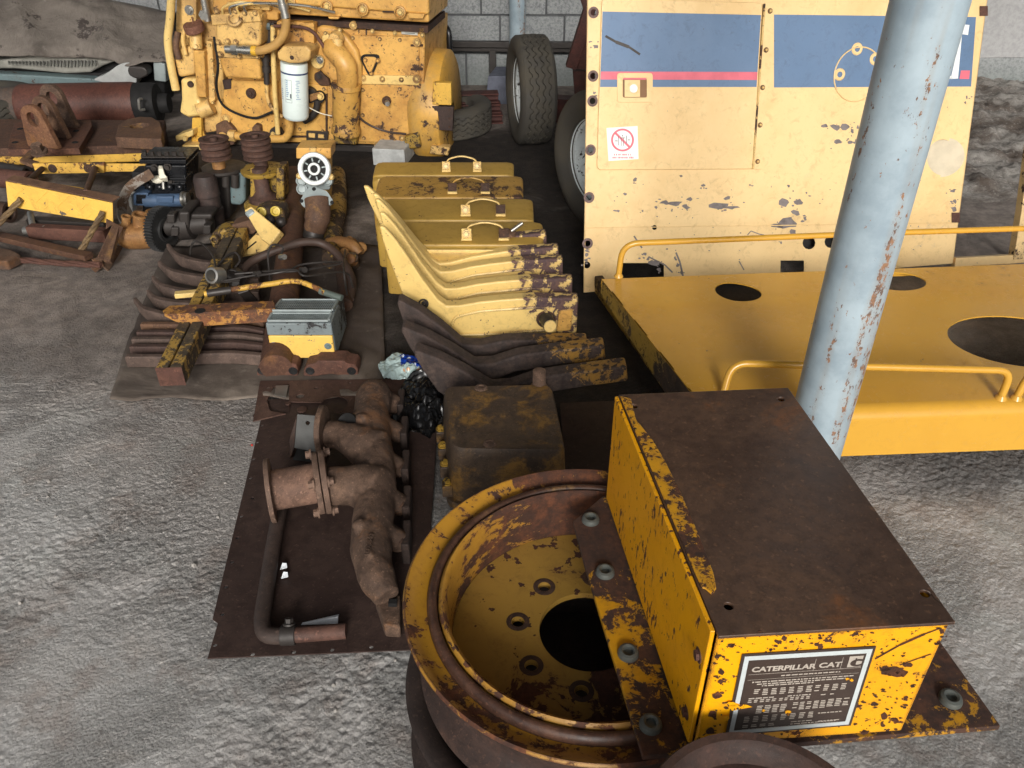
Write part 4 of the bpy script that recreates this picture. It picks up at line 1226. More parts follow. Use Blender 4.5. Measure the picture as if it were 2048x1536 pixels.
m = MB(); ecyl(m, 674, 76, 15, .06, .11, 24, 12); m.tube([ea(674, 80, .1), ea(676, 100, .12)], E.r(670, 80, 11), 16); ep(m, 'sender_boss', Y_ENG2)
m = MB(); m.tube([ea(676, 104, .12), ea(676, 124, .12)], E.r(676, 110, 7), 12); ep(m, 'sender', BLACKM)
m = MB(); etube(m, [(548, 52), (600, 54), (626, 64), (644, 88), (660, 112), (672, 122)], 3.2, .125); ep(m, 'oil_line', RUST_RED)
m = MB(); epoly(m, [(628, 148), (640, 142), (656, 158), (660, 172), (640, 172), (628, 160)], .03, .05); ep(m, 'grimy_boss', RUST, bevel=.006)
MB().bolt(ea(638, 152, .04), EN, .011, .012).build('bolt', GREASE, eng)
# cable clamp beside the filter
m = MB(); ecyl(m, 622, 188, 15, .02, .05, 20); ep(m, 'clamp_disc', GREASE)
m = MB(); epoly(m, [(618, 190), (638, 184), (640, 196), (620, 204)], .07, .02); ep(m, 'clamp_arm', BRONZE, bevel=.003)
m = MB(); ecyl(m, 641, 192, 11, .03, .06, 20); c_ = ep(m, 'clamp_seat', BLACKM); MB().bolt(ea(641, 192, .06), EN, .016, .015).build('bolt', Y_PALE, c_)
m = MB(); etube(m, [(636, 200), (632, 220), (622, 234), (608, 242)], 7, .05); ep(m, 'lower_hose', GREASE)
m = MB(); etube(m, [(612, 212), (640, 226), (664, 232)], 1, .1, 6); ep(m, 'tie_wire', CREAMW)
# bottom pipe
m = MB(); etube(m, [(462, 270), (500, 275), (560, 278), (574, 272), (579, 258), (579, 236)], 8, .09, 14, 6); ep(m, 'sump_pipe', Y_ENG)
m = MB(); m.cyl(ea(458, 270, .09), ea(472, 272, .09), E.r(460, 270, 11), seg=6); ep(m, 'pipe_union', Y_ENG2)
m = MB(); m.cyl(ea(522, 277, .09), ea(530, 278, .09), E.r(460, 270, 10), seg=16); ep(m, 'pipe_clamp', Y_ENG2)
m = MB(); ecyl(m, 446, 274, 10, .1, .13, 20, 8); ep(m, 'elbow', Y_ENG2)
m = MB(); epoly(m, [(505, 270), (503, 256), (510, 248), (520, 252), (522, 272)], .05, .05); ep(m, 'lifting_eye', RUST_MIX, bevel=.006)
m = MB(); ecyl(m, 556, 266, 14, .03, .06, 20); c_ = ep(m, 'oily_flange', GREASE); MB().bolt(ea(546, 268, .06), EN, .01, .012).build('bolt', Y_PALE, c_)
# cover with heart-shaped gasket, plugs and bolts
m = MB(); g_ = rnd([ea(x, y, .014) for x, y in ((718, 108), (764, 108), (742, 158))], .045, 5, True)
g2_ = rnd([ea(x, y, .014) for x, y in ((724, 112), (758, 112), (742, 149))], .035, 5, True)
m.ext(g_, EN * .016, [g2_]); gk = ep(m, 'gasket', BLACKM)
m = MB(); m.ext(g2_, EN * .022); ep(m, 'blank_cover', Y_ENG, bevel=.003)
for px, py in ((731, 120), (756, 121), (743, 147)): MB().bolt(ea(px, py, .036), EN, .009, .01).build('bolt', Y_ENG, eng)
m = MB(); epoly(m, [(803, 51), (836, 54), (835, 71), (803, 68)], .018, .003); np2 = ep(m, 'maker_plate', plain('silver_plate', lin(196, 194, 184), .35, .3, .3, 40))
m = MB(); 
for k in range(3): epoly(m, [(810, 57 + k * 4), (830, 58.5 + k * 4), (830, 60 + k * 4), (810, 58.5 + k * 4)], .0186, .0004)
m.build('print', INK, np2)
m = MB(); epoly(m, [(837, 54), (849, 55), (849, 68), (837, 67)], .03, .03); ep(m, 'pad', Y_ENG, bevel=.005)
for px, py, r_ in ((708, 50, 8), (835, 84, 8), (834, 157, 8), (728, 155, 6), (766, 157, 6), (804, 158, 5), (424 + 30, 236, 9), (756, 288, 7), (830, 240, 8), (664, 285, 8), (805, 275, 6), (842, 204, 10)):
    m = MB(); rr = E.r(px, py, r_)
    m.lathe(ea(px, py, .015), EN, [(rr, 0), (rr, .018), (rr * .9, .022), (rr * .66, .022), (rr * .6, .016), (.001, .016)], 20); o_ = ep(m, 'bolt_boss', Y_ENG2)
    MB().bolt(ea(px, py, .03), EN, rr * .45, .012).build('bolt', Y_PALE, o_)
for px, py, r_ in ((503, 186, 10), (774, 201, 9)):
    m = MB(); rr = E.r(px, py, r_)
    m.lathe(ea(px, py, .015), EN, [(rr, -.005), (rr, .014), (rr * .8, .02), (rr * .5, .02), (rr * .45, .03), (.001, .032)], 20); ep(m, 'core_plug', RUST)
m = MB(); m.cyl(ea(774, 203, .03), ea(775, 208, .08), .014, seg=12); ep(m, 'sender_tip', STEEL)
m = MB(); epoly(m, [(444, 160), (462, 158), (462, 178), (448, 180)], .02, .03); ep(m, 'dark_bracket', RUST_PLATE, bevel=.004)
m = MB(); epoly(m, [(612, 262), (656, 264), (654, 290), (612, 288)], .025, .02); c_ = ep(m, 'bottom_bracket', GREASE, bevel=.004)
m = MB(); epoly(m, [(617, 266), (630, 267), (630, 276), (617, 275)], .03, .02); epoly(m, [(636, 268), (648, 269), (648, 277), (636, 276)], .03, .02); m.build('pad', Y_ENG2, c_)
m = MB(); epoly(m, [(806, 276), (838, 262), (842, 296), (812, 300)], .07, .1); ep(m, 'rear_mount', Y_OLIVE, bevel=.012, seg=3)
# oil pan under the crankcase
m = MB(); epoly(m, [(500, 284), (838, 293), (836, 308), (500, 300)], -.03, .5); ep(m, 'oil_pan', GREASE, bevel=.01)
# rows of cover bolts, injector lines and a sagging wiring loom
def bolts(pts, r=.008, off=.02, mt=Y_ENG2):
    for x, y in pts: MB().bolt(ea(x, y, off), EN, r, .011).build('cover_bolt', mt, eng)
bolts([(706, 76), (760, 78), (800, 80), (706, 118), (836, 118), (704, 160)], .0075, .012)
bolts([(726, 180), (726, 230), (728, 276), (790, 281), (833, 250), (800, 178)], .008, .016)
bolts([(444, 200), (446, 258), (500, 262), (548, 262), (549, 175)], .008, .014, Y_PALE)
bolts([(600, 258), (646, 262), (648, 178)], .007, .010)
bolts([(443, 36), (560, 50), (610, 54), (680, 60), (745, 62), (790, 66), (845, 70)], .008, .06, Y_PALE)
bolts([(420, 90), (424, 120), (428, 150), (428, 180), (426, 205)], .0065, .07, Y_PALE)
for k in range(4):
    m = MB(); x0 = 446 + k * 16
    etube(m, [(x0, 30, .15), (x0 + 2, 14 - k * 2, .17), (x0 + 40 + k * 22, 4 + k * 2, .16), (x0 + 74 + k * 34, 16 + k * 3, .1)], 2.4, .15, 8)
    ep(m, 'injector_line', ZINC if k % 2 else Y_PALE)
m = MB(); etube(m, [(428, 74, .1), (436, 130, .16), (433, 176, .1), (450, 214, .05), (505, 236, .04), (545, 224, .05)], 2.6, .1, 8); ep(m, 'wiring_loom', BLACKM)
m = MB(); etube(m, [(722, 176, .03), (704, 200, .12), (724, 240, .06), (770, 262, .03), (812, 268, .05)], 2.2, .1, 8); ep(m, 'sensor_wire', BROWNHOSE)
m = MB(); epoly(m, [(562, 48), (600, 50), (600, 58), (562, 56)], .09, .02); ep(m, 'rail', Y_PALE, bevel=.003)
m = MB(); etube(m, [(356, 64, .1), (352, 92, .12), (358, 118, .12)], 6, .1, 12); ep(m, 'coolant_pipe', RUST_MIX)
# blocks the engine stands on
k0 = P(788, 322, 0)
MB().box((k0.x, k0.y + .05, .045), (.19, .26, .1), -.14).build('concrete_block', plain('pale_concrete', lin(186, 188, 186), .9, 0, .5, 18, .4), label='pale concrete block propping up the rear end of the yellow engine', cat='concrete block', bevel=.006)
k1 = P(440, 330, 0)
MB().box((k1.x + .1, k1.y + .5, .05), (.3, .3, .1), -.14).build('timber_block', WOOD, label='timber block propping up the front end of the yellow engine', cat='wood block', bevel=.006)

# ---- things behind the engine
# dark machine with a blue cover and black roll bar
q = PY(870, 72, e0.y + .55)
bm_ = thing('compressor', 'small blue and black machine with a tubular guard behind the engine', 'machine', V((q.x, q.y, 0)))
def yb(mb, x0, y0, x1, y1, Y, dep, tp=0): 
    return mb.ext([PY(x0, y1, Y), PY(x1, y1, Y), PY(x1 - tp, y0, Y), PY(x0 + tp, y0, Y)], (0, dep, 0))
Yb = e0.y + .5
m = MB(); yb(m, 840, 96, 892, 108, Yb, .3); m.build('deck', BLACK, bm_, bevel=.006)
m = MB(); yb(m, 846, 106, 884, 300, Yb + .05, .2); m.build('pedestal', BLACKM, bm_, bevel=.01)
m = MB(); yb(m, 838, 58, 882, 96, Yb + .02, .22, 6); m.build('blue_cover', BLUEPART, bm_, bevel=.03, seg=4)
m = MB()
for k in range(3): yb(m, 850, 66 + k * 9, 876, 70 + k * 9, Yb + .012, .02)
m.build('louvre', BLACK, bm_, bevel=.003)
m = MB(); m.tube(rnd([PY(840, 51, Yb + .05), PY(886, 47, Yb + .05), PY(898, 62, Yb), PY(900, 112, Yb), PY(900, 180, Yb)], .05, 5), .018, 12)
m.tube(rnd([PY(880, 44, Yb + .1), PY(884, 62, Yb), PY(884, 100, Yb)], .04, 4), .016, 12); m.build('guard_tube', BLACK, bm_)
# grey box, red beams
Yg = P(995, 208, 0).y
m = MB(); m.ext([PY(970, 212, Yg), PY(1022, 212, Yg), PY(1022, 152, Yg), PY(976, 152, Yg)], (.05, .28, 0))
m.build('sheet_metal_box', plain('slate_grey_sheet', lin(104, 108, 122), .7, .1, .45), label='slate grey sheet metal box on the ground behind the standing tyre', cat='metal box', bevel=.006)
for i, (y_, h_, lb) in enumerate(((250, .055, 'lower maroon steel beam of the pile behind the flywheel housing'), (236, .06, 'middle maroon steel beam of the pile behind the flywheel housing'), (222, .06, 'topmost maroon steel beam of the pile behind the flywheel housing'))):
    a = P(860, 252, 0); b = P(1006 - i * 4, 248, 0)
    zz = .03 + i * .062
    o = V((0, .02 * i, zz))
    m = MB()
    dd = (b - a).normalized(); nn = V((-dd.y, dd.x, 0))
    for s0, s1, z0, z1 in ((0, .1, -.03, -.02), (0, .1, .02, .03), (.045, .055, -.02, .02)):
        m.ext([a + o + nn * s0 + up * z0, b + o + nn * s0 + up * z0, b + o + nn * s0 + up * z1, a + o + nn * s0 + up * z1], nn * (s1 - s0))
    m.build('steel_beam', DKFRAME, label=lb, cat='steel beam', group='maroon beams behind the engine', bevel=.002)
# red-brown frame behind the panel
Yf = 4.55
fr = thing('trailer_frame', 'dark red steel frame standing between the tyres and the cream panel', 'frame', V((PY(1150, 200, Yf).x, Yf, 0)))
m = MB(); m.sweep([PY(1158, -40, Yf), PY(1178, 20, Yf)], .05, .05, (0, -1, 0)); m.sweep([PY(1180, 14, Yf), PY(1142, 135, Yf)], .06, .06, (0, -1, 0)); m.build('brace', DKFRAME, fr, bevel=.004)
m = MB(); m.ext([PY(1142, 136, Yf - .02), PY(1190, 142, Yf - .02), PY(1190, 40, Yf - .02), PY(1176, 30, Yf - .02)], (0, .02, 0)); m.build('gusset_plate', DKFRAME, fr)
m = MB(); m.ext([PY(1146, 142, Yf + .02), PY(1190, 142, Yf + .02), PY(1190, 330, Yf + .02), PY(1160, 330, Yf + .02)], (0, .05, 0)); m.build('upright', DKFRAME, fr)
z_ = P(1105, 212, 0)
m = MB(); a, b = P(1085, 215, .08), P(1200, 222, .08); m.sweep([a, b], .12, .15); m.build('cross_member', DKFRAME, fr, bevel=.004)

# ================================================================== back left: tarpaulin-covered machine
def FP(Y, yaw=0.0): return PL((0, Y, 0), (-math.sin(yaw), -math.cos(yaw), 0))
cm = thing('covered_machine', 'dusty grey machine hidden under the brown tarpaulin at the back left', 'machine', V((-2.6, 6.0, 0)))
f = FP(5.95)
m = MB(); m.ext(quad(f, -420, 300, 330, 118), (0, .2, 0)); m.build('body', BLACKM, cm, bevel=.02)
f = FP(5.86)
m = MB(); m.ext([f.at(x, y) for x, y in ((-300, 118), (0, 120), (60, 112), (150, 112), (232, 122), (205, 132), (180, 146), (130, 148), (30, 138), (-300, 140))], (0, .12, 0)); m.build('lower_panel', plain('dusty_grey_panel', lin(142, 140, 132), .8, 0, .5), cm, bevel=.02, seg=3)
m = MB()
for k in range(26):
    x = 18 + k * 6.9
    m.sweep([f.at(x, 121 + (2 if k < 12 else 0), .02), f.at(x + 1, 134 - abs(k - 17) * .35, .05)], .008, .012, (0, -1, 0))
gr_ = m.build('grille_fin', BLACK if False else plain('grey_fins', lin(112, 112, 106), .8, 0, .4), cm)
gr_['kind'] = 'stuff'
m = MB(); m.ext([f.at(x, y, -.02) for x, y in ((-300, 142), (100, 148), (200, 146), (240, 136), (240, 200), (-300, 200))], (0, .1, 0)); m.build('gap_shade', BLACKM, cm)  # black slab standing in for the shade inside the gap
m = MB(); m.ext([f.at(x, y, .06) for x, y in ((-300, 146), (-10, 147), (60, 150), (182, 157), (274, 172), (274, 184), (-300, 184))], (0, .1, 0)); m.build('grey_sill', GREENISH, cm, bevel=.012)
m = MB(); m.ext(rnd([f.at(x, y, .1) for x, y in ((182, 160), (212, 148), (238, 128), (262, 124), (284, 138), (274, 152), (272, 172), (230, 170))], .04, 4, True), (0, .1, 0)); m.build('fender', plain('pale_grey_fender', lin(172, 174, 172), .6, 0, .4), cm, bevel=.02, seg=3)
m = MB(); m.ext(rnd([f.at(x, y, .13) for x, y in ((254, 132), (290, 134), (298, 150), (278, 160), (256, 152))], .03, 3, True), (0, .1, 0)); m.build('lamp_pod', GREASE, cm, bevel=.02, seg=3)
m = MB(); m.ext([f.at(x, y, .05) for x, y in ((305, 118), (330, 128), (332, 165), (308, 162))], (0, .2, 0)); m.build('grey_plate', GALV, cm, bevel=.01)
# the tarpaulin
NU, NV = 90, 44
rows = []
for j in range(NV + 1):
    v = j / NV
    row = []
    for i in range(NU + 1):
        u = i / NU
        x = -420 + 765 * u
        hem = 119 + 7 * math.sin(u * 9) - 9 * math.exp(-((x - 170) / 70) ** 2) + (10 if 225 < x < 290 else 0) * math.sin((x - 225) / 65 * math.pi)
        crest = -22 if x < 90 else -22 + (x - 90) * .205
        if v < .75:
            k = v / .75
            py = hem + (crest - hem) * k
            Y = 5.78 + .42 * k ** 1.3
            p = PY(x, py, Y)
        else:
            k = (v - .75) / .25
            p0 = PY(x, crest, 6.2)
            p = p0 + V((0, .5 * k, -.25 * k * k))
        nz = noise.fractal(V((x * .006, v * 1.6, 1)), .9, 2.0, 4) * .055
        fold = .03 * math.sin(x * .03 + v * 4) * (1 - v) + .035 * math.exp(-((x - 75 - v * -60) / 14) ** 2)
        row.append(p + V((0, -1, .4)) * (nz + fold))
    rows.append(row)
m = MB()
m.loft(rows, closed=False)
t = NT('brown_canvas')
n1, n2 = t.noise(2.2, 8, .68, None, .5), t.noise(9, 7, .7)
c = t.mix(t.ramp(n1, .36, .64), lin(84, 77, 71), lin(120, 112, 104))
lx_ = t.ramp(t.axis(0), -.55, -.75)
c = t.mix(t.math('MULTIPLY', lx_, .5), c, lin(168, 160, 148))
c = t.mix(t.ramp(t.math('MULTIPLY_ADD', n1, .55, t.math('MULTIPLY', n2, .45)), .565, .60), c, lin(66, 58, 54))
c = t.mix(t.math('MULTIPLY', t.ramp(n2, .6, .72), .4), c, lin(186, 178, 168))
t.l(c, t.b.inputs['Base Color']); t.b.inputs['Roughness'].default_value = .8
t.bump(t.math('MULTIPLY_ADD', t.noise(6, 8, .7, None, .8), 1.0, t.math('MULTIPLY', n2, .4)), .7, .03)
o = m.build('tarpaulin', t.m, label='brown dusty canvas tarpaulin draped over the machine at back left', cat='tarpaulin', smooth=80)
sol = o.modifiers.new('thickness', 'SOLIDIFY'); sol.thickness = .006

# ---- rusty roller / cylinder on the ground
cyl = thing('hydraulic_cylinder', 'long maroon rusted hydraulic cylinder lying in front of the tarpaulin', 'cylinder', V((-1.9, 5.4, 0)))
ca, cb_ = P(-250, 250, .13), P(280, 258, .13)
ca = V((-3.6, 5.33, .135)); cb_ = PY(276, 208, 5.42); cb_.z = .135
dd = (cb_ - ca).normalized()
k50 = PY(48, 205, 5.4)
L0 = (k50 - ca).dot(dd)
m = MB(); m.lathe(ca + dd * L0, dd, [(.001, 0), (.125, 0), (.134, .02), (.134, (cb_ - ca).length - L0 - .03), (.13, (cb_ - ca).length - L0), (.001, (cb_ - ca).length - L0)], 48); m.build('barrel', DARK_CYL, cyl)
m = MB(); m.lathe(ca, dd, [(.001, 0), (.118, 0), (.118, L0), (.001, L0)], 40); m.build('rod_sleeve', rust('grey_rust', lin(84, 78, 74), lin(100, 76, 60), lin(120, 80, 50), 5), cyl)
m = MB(); m.lathe(cb_, dd, [(.128, 0), (.128, .1), (.12, .13), (.06, .14), (.06, .2), (.001, .2)], 40); m.build('end_cap', BLACKM, cyl)
m = MB(); m.tube(rnd([PY(284, 198, 5.25), PY(277, 198, 5.23), PY(279, 220, 5.22), PY(290, 219, 5.24)], .01, 3), .008, 8); m.build('clip', STEEL, cyl)
# old tyre glimpsed behind the plate, far left
q = P(-30, 262, 0)
tyre('tyre', 'grimy tyre lying at the left edge below the maroon cylinder', V((q.x - .08, q.y + .15, .1)), V((0, 0, 1)), .36, .2, RUBBER, WRIM, hub=False, lying=True)

# ---- heavy yellow blade with rusty lugs
ZB2 = .15
bl = thing('loader_blade', 'thick rusty steel slab with yellow front edge and lifting lugs', 'steel slab', P(120, 280, 0))
m = MB()
q = [P(-260, 292, ZB2), P(60, 297, ZB2), P(322, 288, ZB2), P(330, 240, ZB2), P(-260, 236, ZB2)]
m.ext(q, (0, 0, -.05)); m.build('slab', rust('slab_rust', lin(82, 58, 46), lin(104, 76, 60), lin(156, 116, 64), 7, .85, .63), bl, bevel=.006)
m = MB()
q = [P(-260, 293, ZB2 - .004), P(60, 298, ZB2 - .004), P(322, 289, ZB2 - .004)]
m.ext([q[0], q[1], q[2], q[2] + V((0, .04, 0)), q[1] + V((0, .04, 0)), q[0] + V((0, .04, 0))], (0, 0, -.095)); m.build('front_edge', Y_BEAM, bl, bevel=.01, seg=3)
m = MB(); m.ext([P(320, 286, .13), P(328, 242, .13), P(300, 242, .13), P(300, 286, .13)], (0, 0, -.13)); m.build('foot', RUST, bl, bevel=.006)
m = MB(); m.ext([P(15, 299, .185), P(158, 297, .185), P(184, 252, .185), P(182, 240, .185), P(30, 244, .185), P(20, 270, .185)], (0, 0, -.034)); lp = m.build('lug_plate', RUST_OR if False else rust('lug_rust', lin(88, 58, 46), lin(120, 82, 62), lin(150, 104, 72), 12, .85, .58, .7), bl, bevel=.004)
for px, py in ((40, 258), (30, 285), (150, 285), (152, 262)):
    m = MB(); c0 = P(px, py, .186); m.lathe(c0, (0, 0, 1), [(.001, .0005), (.011, .0005), (.015, .003), (.018, .0005)], 14); m.build('bolt_hole', BLACKM, lp)
for (bx_, by_, dx, dy, hole_py, s, mt) in ((92, 292, -.3, -.95, 0, 1.0, RUST_OR), (112, 272, -.3, -.95, 0, 1.0, RUST_MIX), (128, 250, -.3, -.95, 0, 1.05, RUST_CAST)):
    c0 = P(bx_, by_, .185); n_ = V((dx, dy, 0)).normalized(); u_ = V((-n_.y, n_.x, 0))
    if u_.x < 0: u_ = -u_
    h_ = .15 * s; w_ = .092 * s
    out = [c0 - u_ * w_ * 1.0, c0 + u_ * w_ * 1.25] 
    tp_ = [c0 + up * h_ + u_ * (w_ * .82 * math.cos(a)) + up * (w_ * .82 * math.sin(a)) for a in [math.pi * k / 14 for k in range(15)]]
    hl_ = circ(c0 + up * h_, u_, up, .037, n=20)
    m = MB(); m.ext(out + tp_, n_ * .034, [hl_]); m.build('lifting_lug', mt, bl, bevel=.006, seg=2, rough=.0)
dsh = [P(x, y, .215) for x, y in ((230, 274), (236, 250), (254, 238), (280, 233), (304, 234), (320, 244), (325, 262), (322, 278))]
m = MB(); m.ext(dsh, (0, 0, -.062), [circ(P(279, 251, .215), (1, 0, 0), (0, 1, 0), .05, n=20)]); m.build('eye_plate', RUST_MIX, bl, bevel=.006)

# ---- step assembly (cab access steps) lying at far left
stp = thing('step_assembly', 'yellow chequer plate access step hung on twisted wire ropes', 'steps', P(120, 500, 0))
tz = .30
f = PL(P(12, 362, tz), V((-.12, -.99, .05)))
CHQ = NT('chequer_plate_yellow')
base_ = paint('tread_paint', lin(232, 186, 84), .16, 9, .5, .6, 0, chip=.66, rd=lin(86, 80, 76), rl=lin(100, 84, 72))
m = MB()
tl_, tr_, br_, bl_ = f.at(11, 363), f.at(225, 406), f.at(226, 448), f.at(16, 413)
m.ext([tl_, tr_, br_, bl_], -f.n * .006)
for a in range(9):
    for b in range(3):
        uu, vv = (a + .5 + (b % 2) * .4) / 9.6, (b + .6) / 3.4
        c0 = (tl_ * (1 - uu) + tr_ * uu) * (1 - vv) + (bl_ * (1 - uu) + br_ * uu) * vv
        d1 = (f.u if f.u.x > 0 else -f.u) * .015 + f.v * (.012 if (a + b) % 2 else -.012)
        m.sweep([c0 - d1, c0 + d1], .006, .003, f.n)
m.build('tread', base_, stp, bevel=.0015)
m = MB(); bk = V((.02, .045, .010)); m.ext([tl_ + up * .003, tr_ + up * .003, tr_ + bk, tl_ + bk], (0, 0, .005)); m.build('tread_flange', RUST_MIX, stp, bevel=.002)
hs2 = []
pl_ = PL(P(40, 355, .25), V((-.12, -.99, .05)))
m = MB(); a_, b_ = [pl_.at(*k) for k in ((34, 356), (176, 378))]
c_, d_ = pl_.at(176, 396), pl_.at(34, 374)
hs2 = [circ(pl_.at(70 + k * 10.5, 369 + k * 1.7), pl_.u, pl_.v, .0075, n=10) for k in range(9)]
m.ext([a_, b_, c_, d_], -pl_.n * .006, hs2); m.build('perforated_strip', base_, stp)
m = MB(); f2 = PL(P(65, 325, .22), V((.0, -1, .1))); m.ext([f2.at(x, y) for x, y in ((64, 327), (208, 325), (208, 346), (72, 348))], -f2.n * .02)
m.ext([f2.at(x, y, -.02) for x, y in ((208, 327), (372, 328), (372, 342), (208, 344))], -f2.n * .012); m.build('upper_bar', Y_BEAM, stp, bevel=.003)
for px in (105, 176):
    m = MB(); m.lathe(f2.at(px, 337), f2.n, [(.001, .004), (.02, .004), (.022, .001)], 16); m.build('hole_cap', RUST, stp)
m = MB(); m.sweep([f2.at(72, 330, -.02), f2.at(50, 322, -.05), f2.at(66, 305, -.14), f2.at(82, 300, -.16)], .05, .02); m.build('shackle', RUST_MIX, stp, bevel=.005)
m = MB(); m.bolt(f2.at(80, 306, -.1), V((0, -.3, 1)), .028, .05); m.build('bolt', RUST_CAST, stp)
def rope(name, pts, r, mat, twist=9):
    pts = crv(pts, 8) if len(pts) > 2 else [V(pts[0]).lerp(V(pts[1]), k / 14) for k in range(15)]
    m = MB()
    for s_ in range(3):
        q = []
        for i, p in enumerate(pts):
            t_ = (pts[min(i + 1, len(pts) - 1)] - pts[max(i - 1, 0)]).normalized()
            x, y = perp(t_)
            a = i * twist / 14 + s_ * 2.094
            q.append(p + x * (r * .5 * math.cos(a)) + y * (r * .5 * math.sin(a)))
        m.tube(q, r * .58, 8)
    return m.build(name, mat, stp)
ROPE = rust('rusty_wire_rope', lin(96, 76, 52), lin(150, 124, 84), lin(98, 62, 46), 10, .7, .6)
rope('wire_rope', [f.at(42, 398, .01), P(-30, 478, .06)], .0135, ROPE)
rope('wire_rope', [f.at(206, 424, .01), P(160, 505, .04)], .0135, ROPE)
m = MB(); m.tube([f2.at(84, 338, .02), P(50, 368, .27)], .014, 12); m.build('rod', RUST_MIX, stp)
m = MB(); m.tube([f2.at(190, 337, .02), P(172, 385, .25)], .014, 12); m.build('rod', RUST_MIX, stp)
m = MB(); m.sweep([P(-40, 464, .04), P(178, 514, .04)], .05, .028); m.build('channel_bar', rust('step_rust', lin(84, 58, 46), lin(108, 78, 58), lin(180, 132, 66), 12, .8, .63), stp, bevel=.004)
rope('lower_rope', [P(42, 520, .02), P(120, 526, .02), P(202, 530, .03)], .014, RUST_RED, 7)
m = MB(); m.sweep([P(212, 448, .16), P(236, 452, .14), P(205, 520, .04)], .05, .008, (.8, -.4, .4)); m.sweep([P(234, 455, .13), P(216, 525, .03)], .03, .025); m.build('side_bracket', RUST_MIX, stp, bevel=.003)
m = MB(); m.sweep([P(192, 516, .05), P(200, 532, .02), P(186, 541, .01)], .04, .006); m.build('hook_end', RUST_CAST, stp)
for i, (y0, y1, lb) in enumerate(((445, 460, 'rear'), (462, 476, 'front'))):
    m = MB(); m.sweep([P(60, y0, .04), P(215, y0 + 8, .04)], .05, .05 + .01 * i); m.build('cross_bar', RUST_RED if i else GREASE, stp, bevel=.004)
m = MB(); m.tube([P(60, 425, .1), P(66, 455, .05)], .014, 10); m.tube([P(50, 462, .04), P(92, 460, .05)], .022, 10); m.build('grey_fitting', STEEL, stp)
# loose bars at the left edge behind the steps
for i, (pts, r_, mt, lb) in enumerate((([(-40, 330), (55, 346)], .035, GREASE, 'greasy dark bar poking in at the left edge, upper one above the step'), ([(-40, 352), (62, 362)], .05, RUST_RED, 'rusty red tube poking in at the left edge just above the step'), ([(-40, 420), (20, 425)], .05, RUST, 'dark rusted tube poking in at the left edge below the step tread'))):
    z_ = .06
    a, b = P(*pts[0], z_), P(*pts[1], z_)
    MB().lathe(a, b - a, [(.001, 0), (r_, 0), (r_, (b - a).length), (r_ * .7, (b - a).length), (r_ * .7, (b - a).length - .03), (.001, (b - a).length - .03)], 24).build('steel_tube', mt, label=lb, cat='tube')
m = MB(); q0 = P(8, 505, 0)
m.ext([P(-60, 488, .05), P(20, 498, .05), P(40, 508, .05), P(14, 522, .05), P(-60, 520, .05)], (0, 0, -.045)); m.build('wedge_casting', RUST_CAST, label='small rusty wedge casting under the channel bar at far left', cat='casting', bevel=.006)

# ---- strap, cylinder head block and grey sheet beside the steps
m = MB()
m.sweep(crv([P(304, 346, .26), P(262, 372, .2), P(246, 400, .13), P(244, 430, .08), P(250, 455, .05), P(236, 490, .03), P(208, 536, .012)], 5), .045, .008, (.75, -.5, .5))
m.build('bent_strap', paint('grey_strap', lin(142, 136, 128), .45, 10, .5, .5, 0, rd=lin(84, 66, 54), rl=lin(112, 88, 68)), label='long bent grey steel strap between the step and the black pump', cat='steel strap', bevel=.002)
f = FP(3.86)
pump = thing('engine_brake', 'glossy black and blue hydraulic unit with a white plastic elbow', 'hydraulic unit', dn(f.at(330, 400), 0))
m = MB(); m.ext(quad(f, 288, 330, 372, 392), (0, .2, 0)); m.build('body', BLACK, pump, bevel=.01, seg=3)
m = MB(); m.ext(quad(f, 278, 320, 372, 328, .015), (0, .2, 0)); m.ext(quad(f, 286, 366, 370, 370, .015), (0, .1, 0)); m.ext(quad(f, 284, 356, 372, 362, .02), (0, .1, 0)); m.build('flange', BLACK, pump, bevel=.003)
m = MB(); m.ext([f.at(282, 316, -.0), f.at(372, 316, 0), f.at(370, 310, -.16), f.at(290, 310, -.16)], (0, 0, .006)); m.build('top_face', GREASE, pump)
for k in range(6):
    for j in range(2): MB().bolt(f.at(290 + k * 15, 314 - j * 3, -.03 - j * .1), (0, 0, 1), .012, .026).build('top_bolt', GREASE, pump)
m = MB()
a = f.at(322, 326, .02); 
m.loft([[f.at(x, y, o) for x, y, o in r] for r in (((318, 331, .0), (324, 331, .0), (327, 333, .0), (316, 333, .0)), ((317, 338, .03), (326, 338, .03), (329, 342, .02), (316, 342, .02)), ((318, 350, .045), (329, 348, .045), (333, 358, .03), (318, 360, .03)), ((318, 358, .05), (335, 355, .05), (337, 363, .02), (322, 364, .02)))]); m.sph(f.at(315, 359, .03), (.03, .02, .02)); m.build('white_elbow', CREAMW, pump, sub=0, bevel=.005, seg=3)
for px, py, rp in ((310, 335, 5), (336, 333, 5), (304, 358, 5), (342, 360, 6)):
    MB().bolt(f.at(px, py, .0), f.n, .013, .02).build('bolt', GREASE, pump)
m = MB(); m.tube([f.at(326, 364, .04), f.at(327, 378, .05)], .008, 8); m.build('nozzle', STEEL, pump)
for k in range(4): 
    m = MB(); m.sph(f.at(300 + k * 20, 374, .02), .018, 10, 6); m.build('dome_nut', BLACK, pump)
m = MB(); m.cyl(f.at(290, 401, .03), f.at(366, 400, .03), .032, seg=24); m.build('blue_barrel', BLUEPART, pump)
m = MB(); m.ext(quad(f, 312, 393, 346, 407, .07), (0, .02, 0)); m.ext(quad(f, 266, 386, 296, 412, .05), (0, .1, 0)); m.build('blue_housing', BLUEPART, pump, bevel=.006, seg=3)
m = MB(); m.ext(quad(f, 272, 390, 291, 408, .055), (0, .02, 0)); m.build('housing_window', BLACK, pump, bevel=.002)
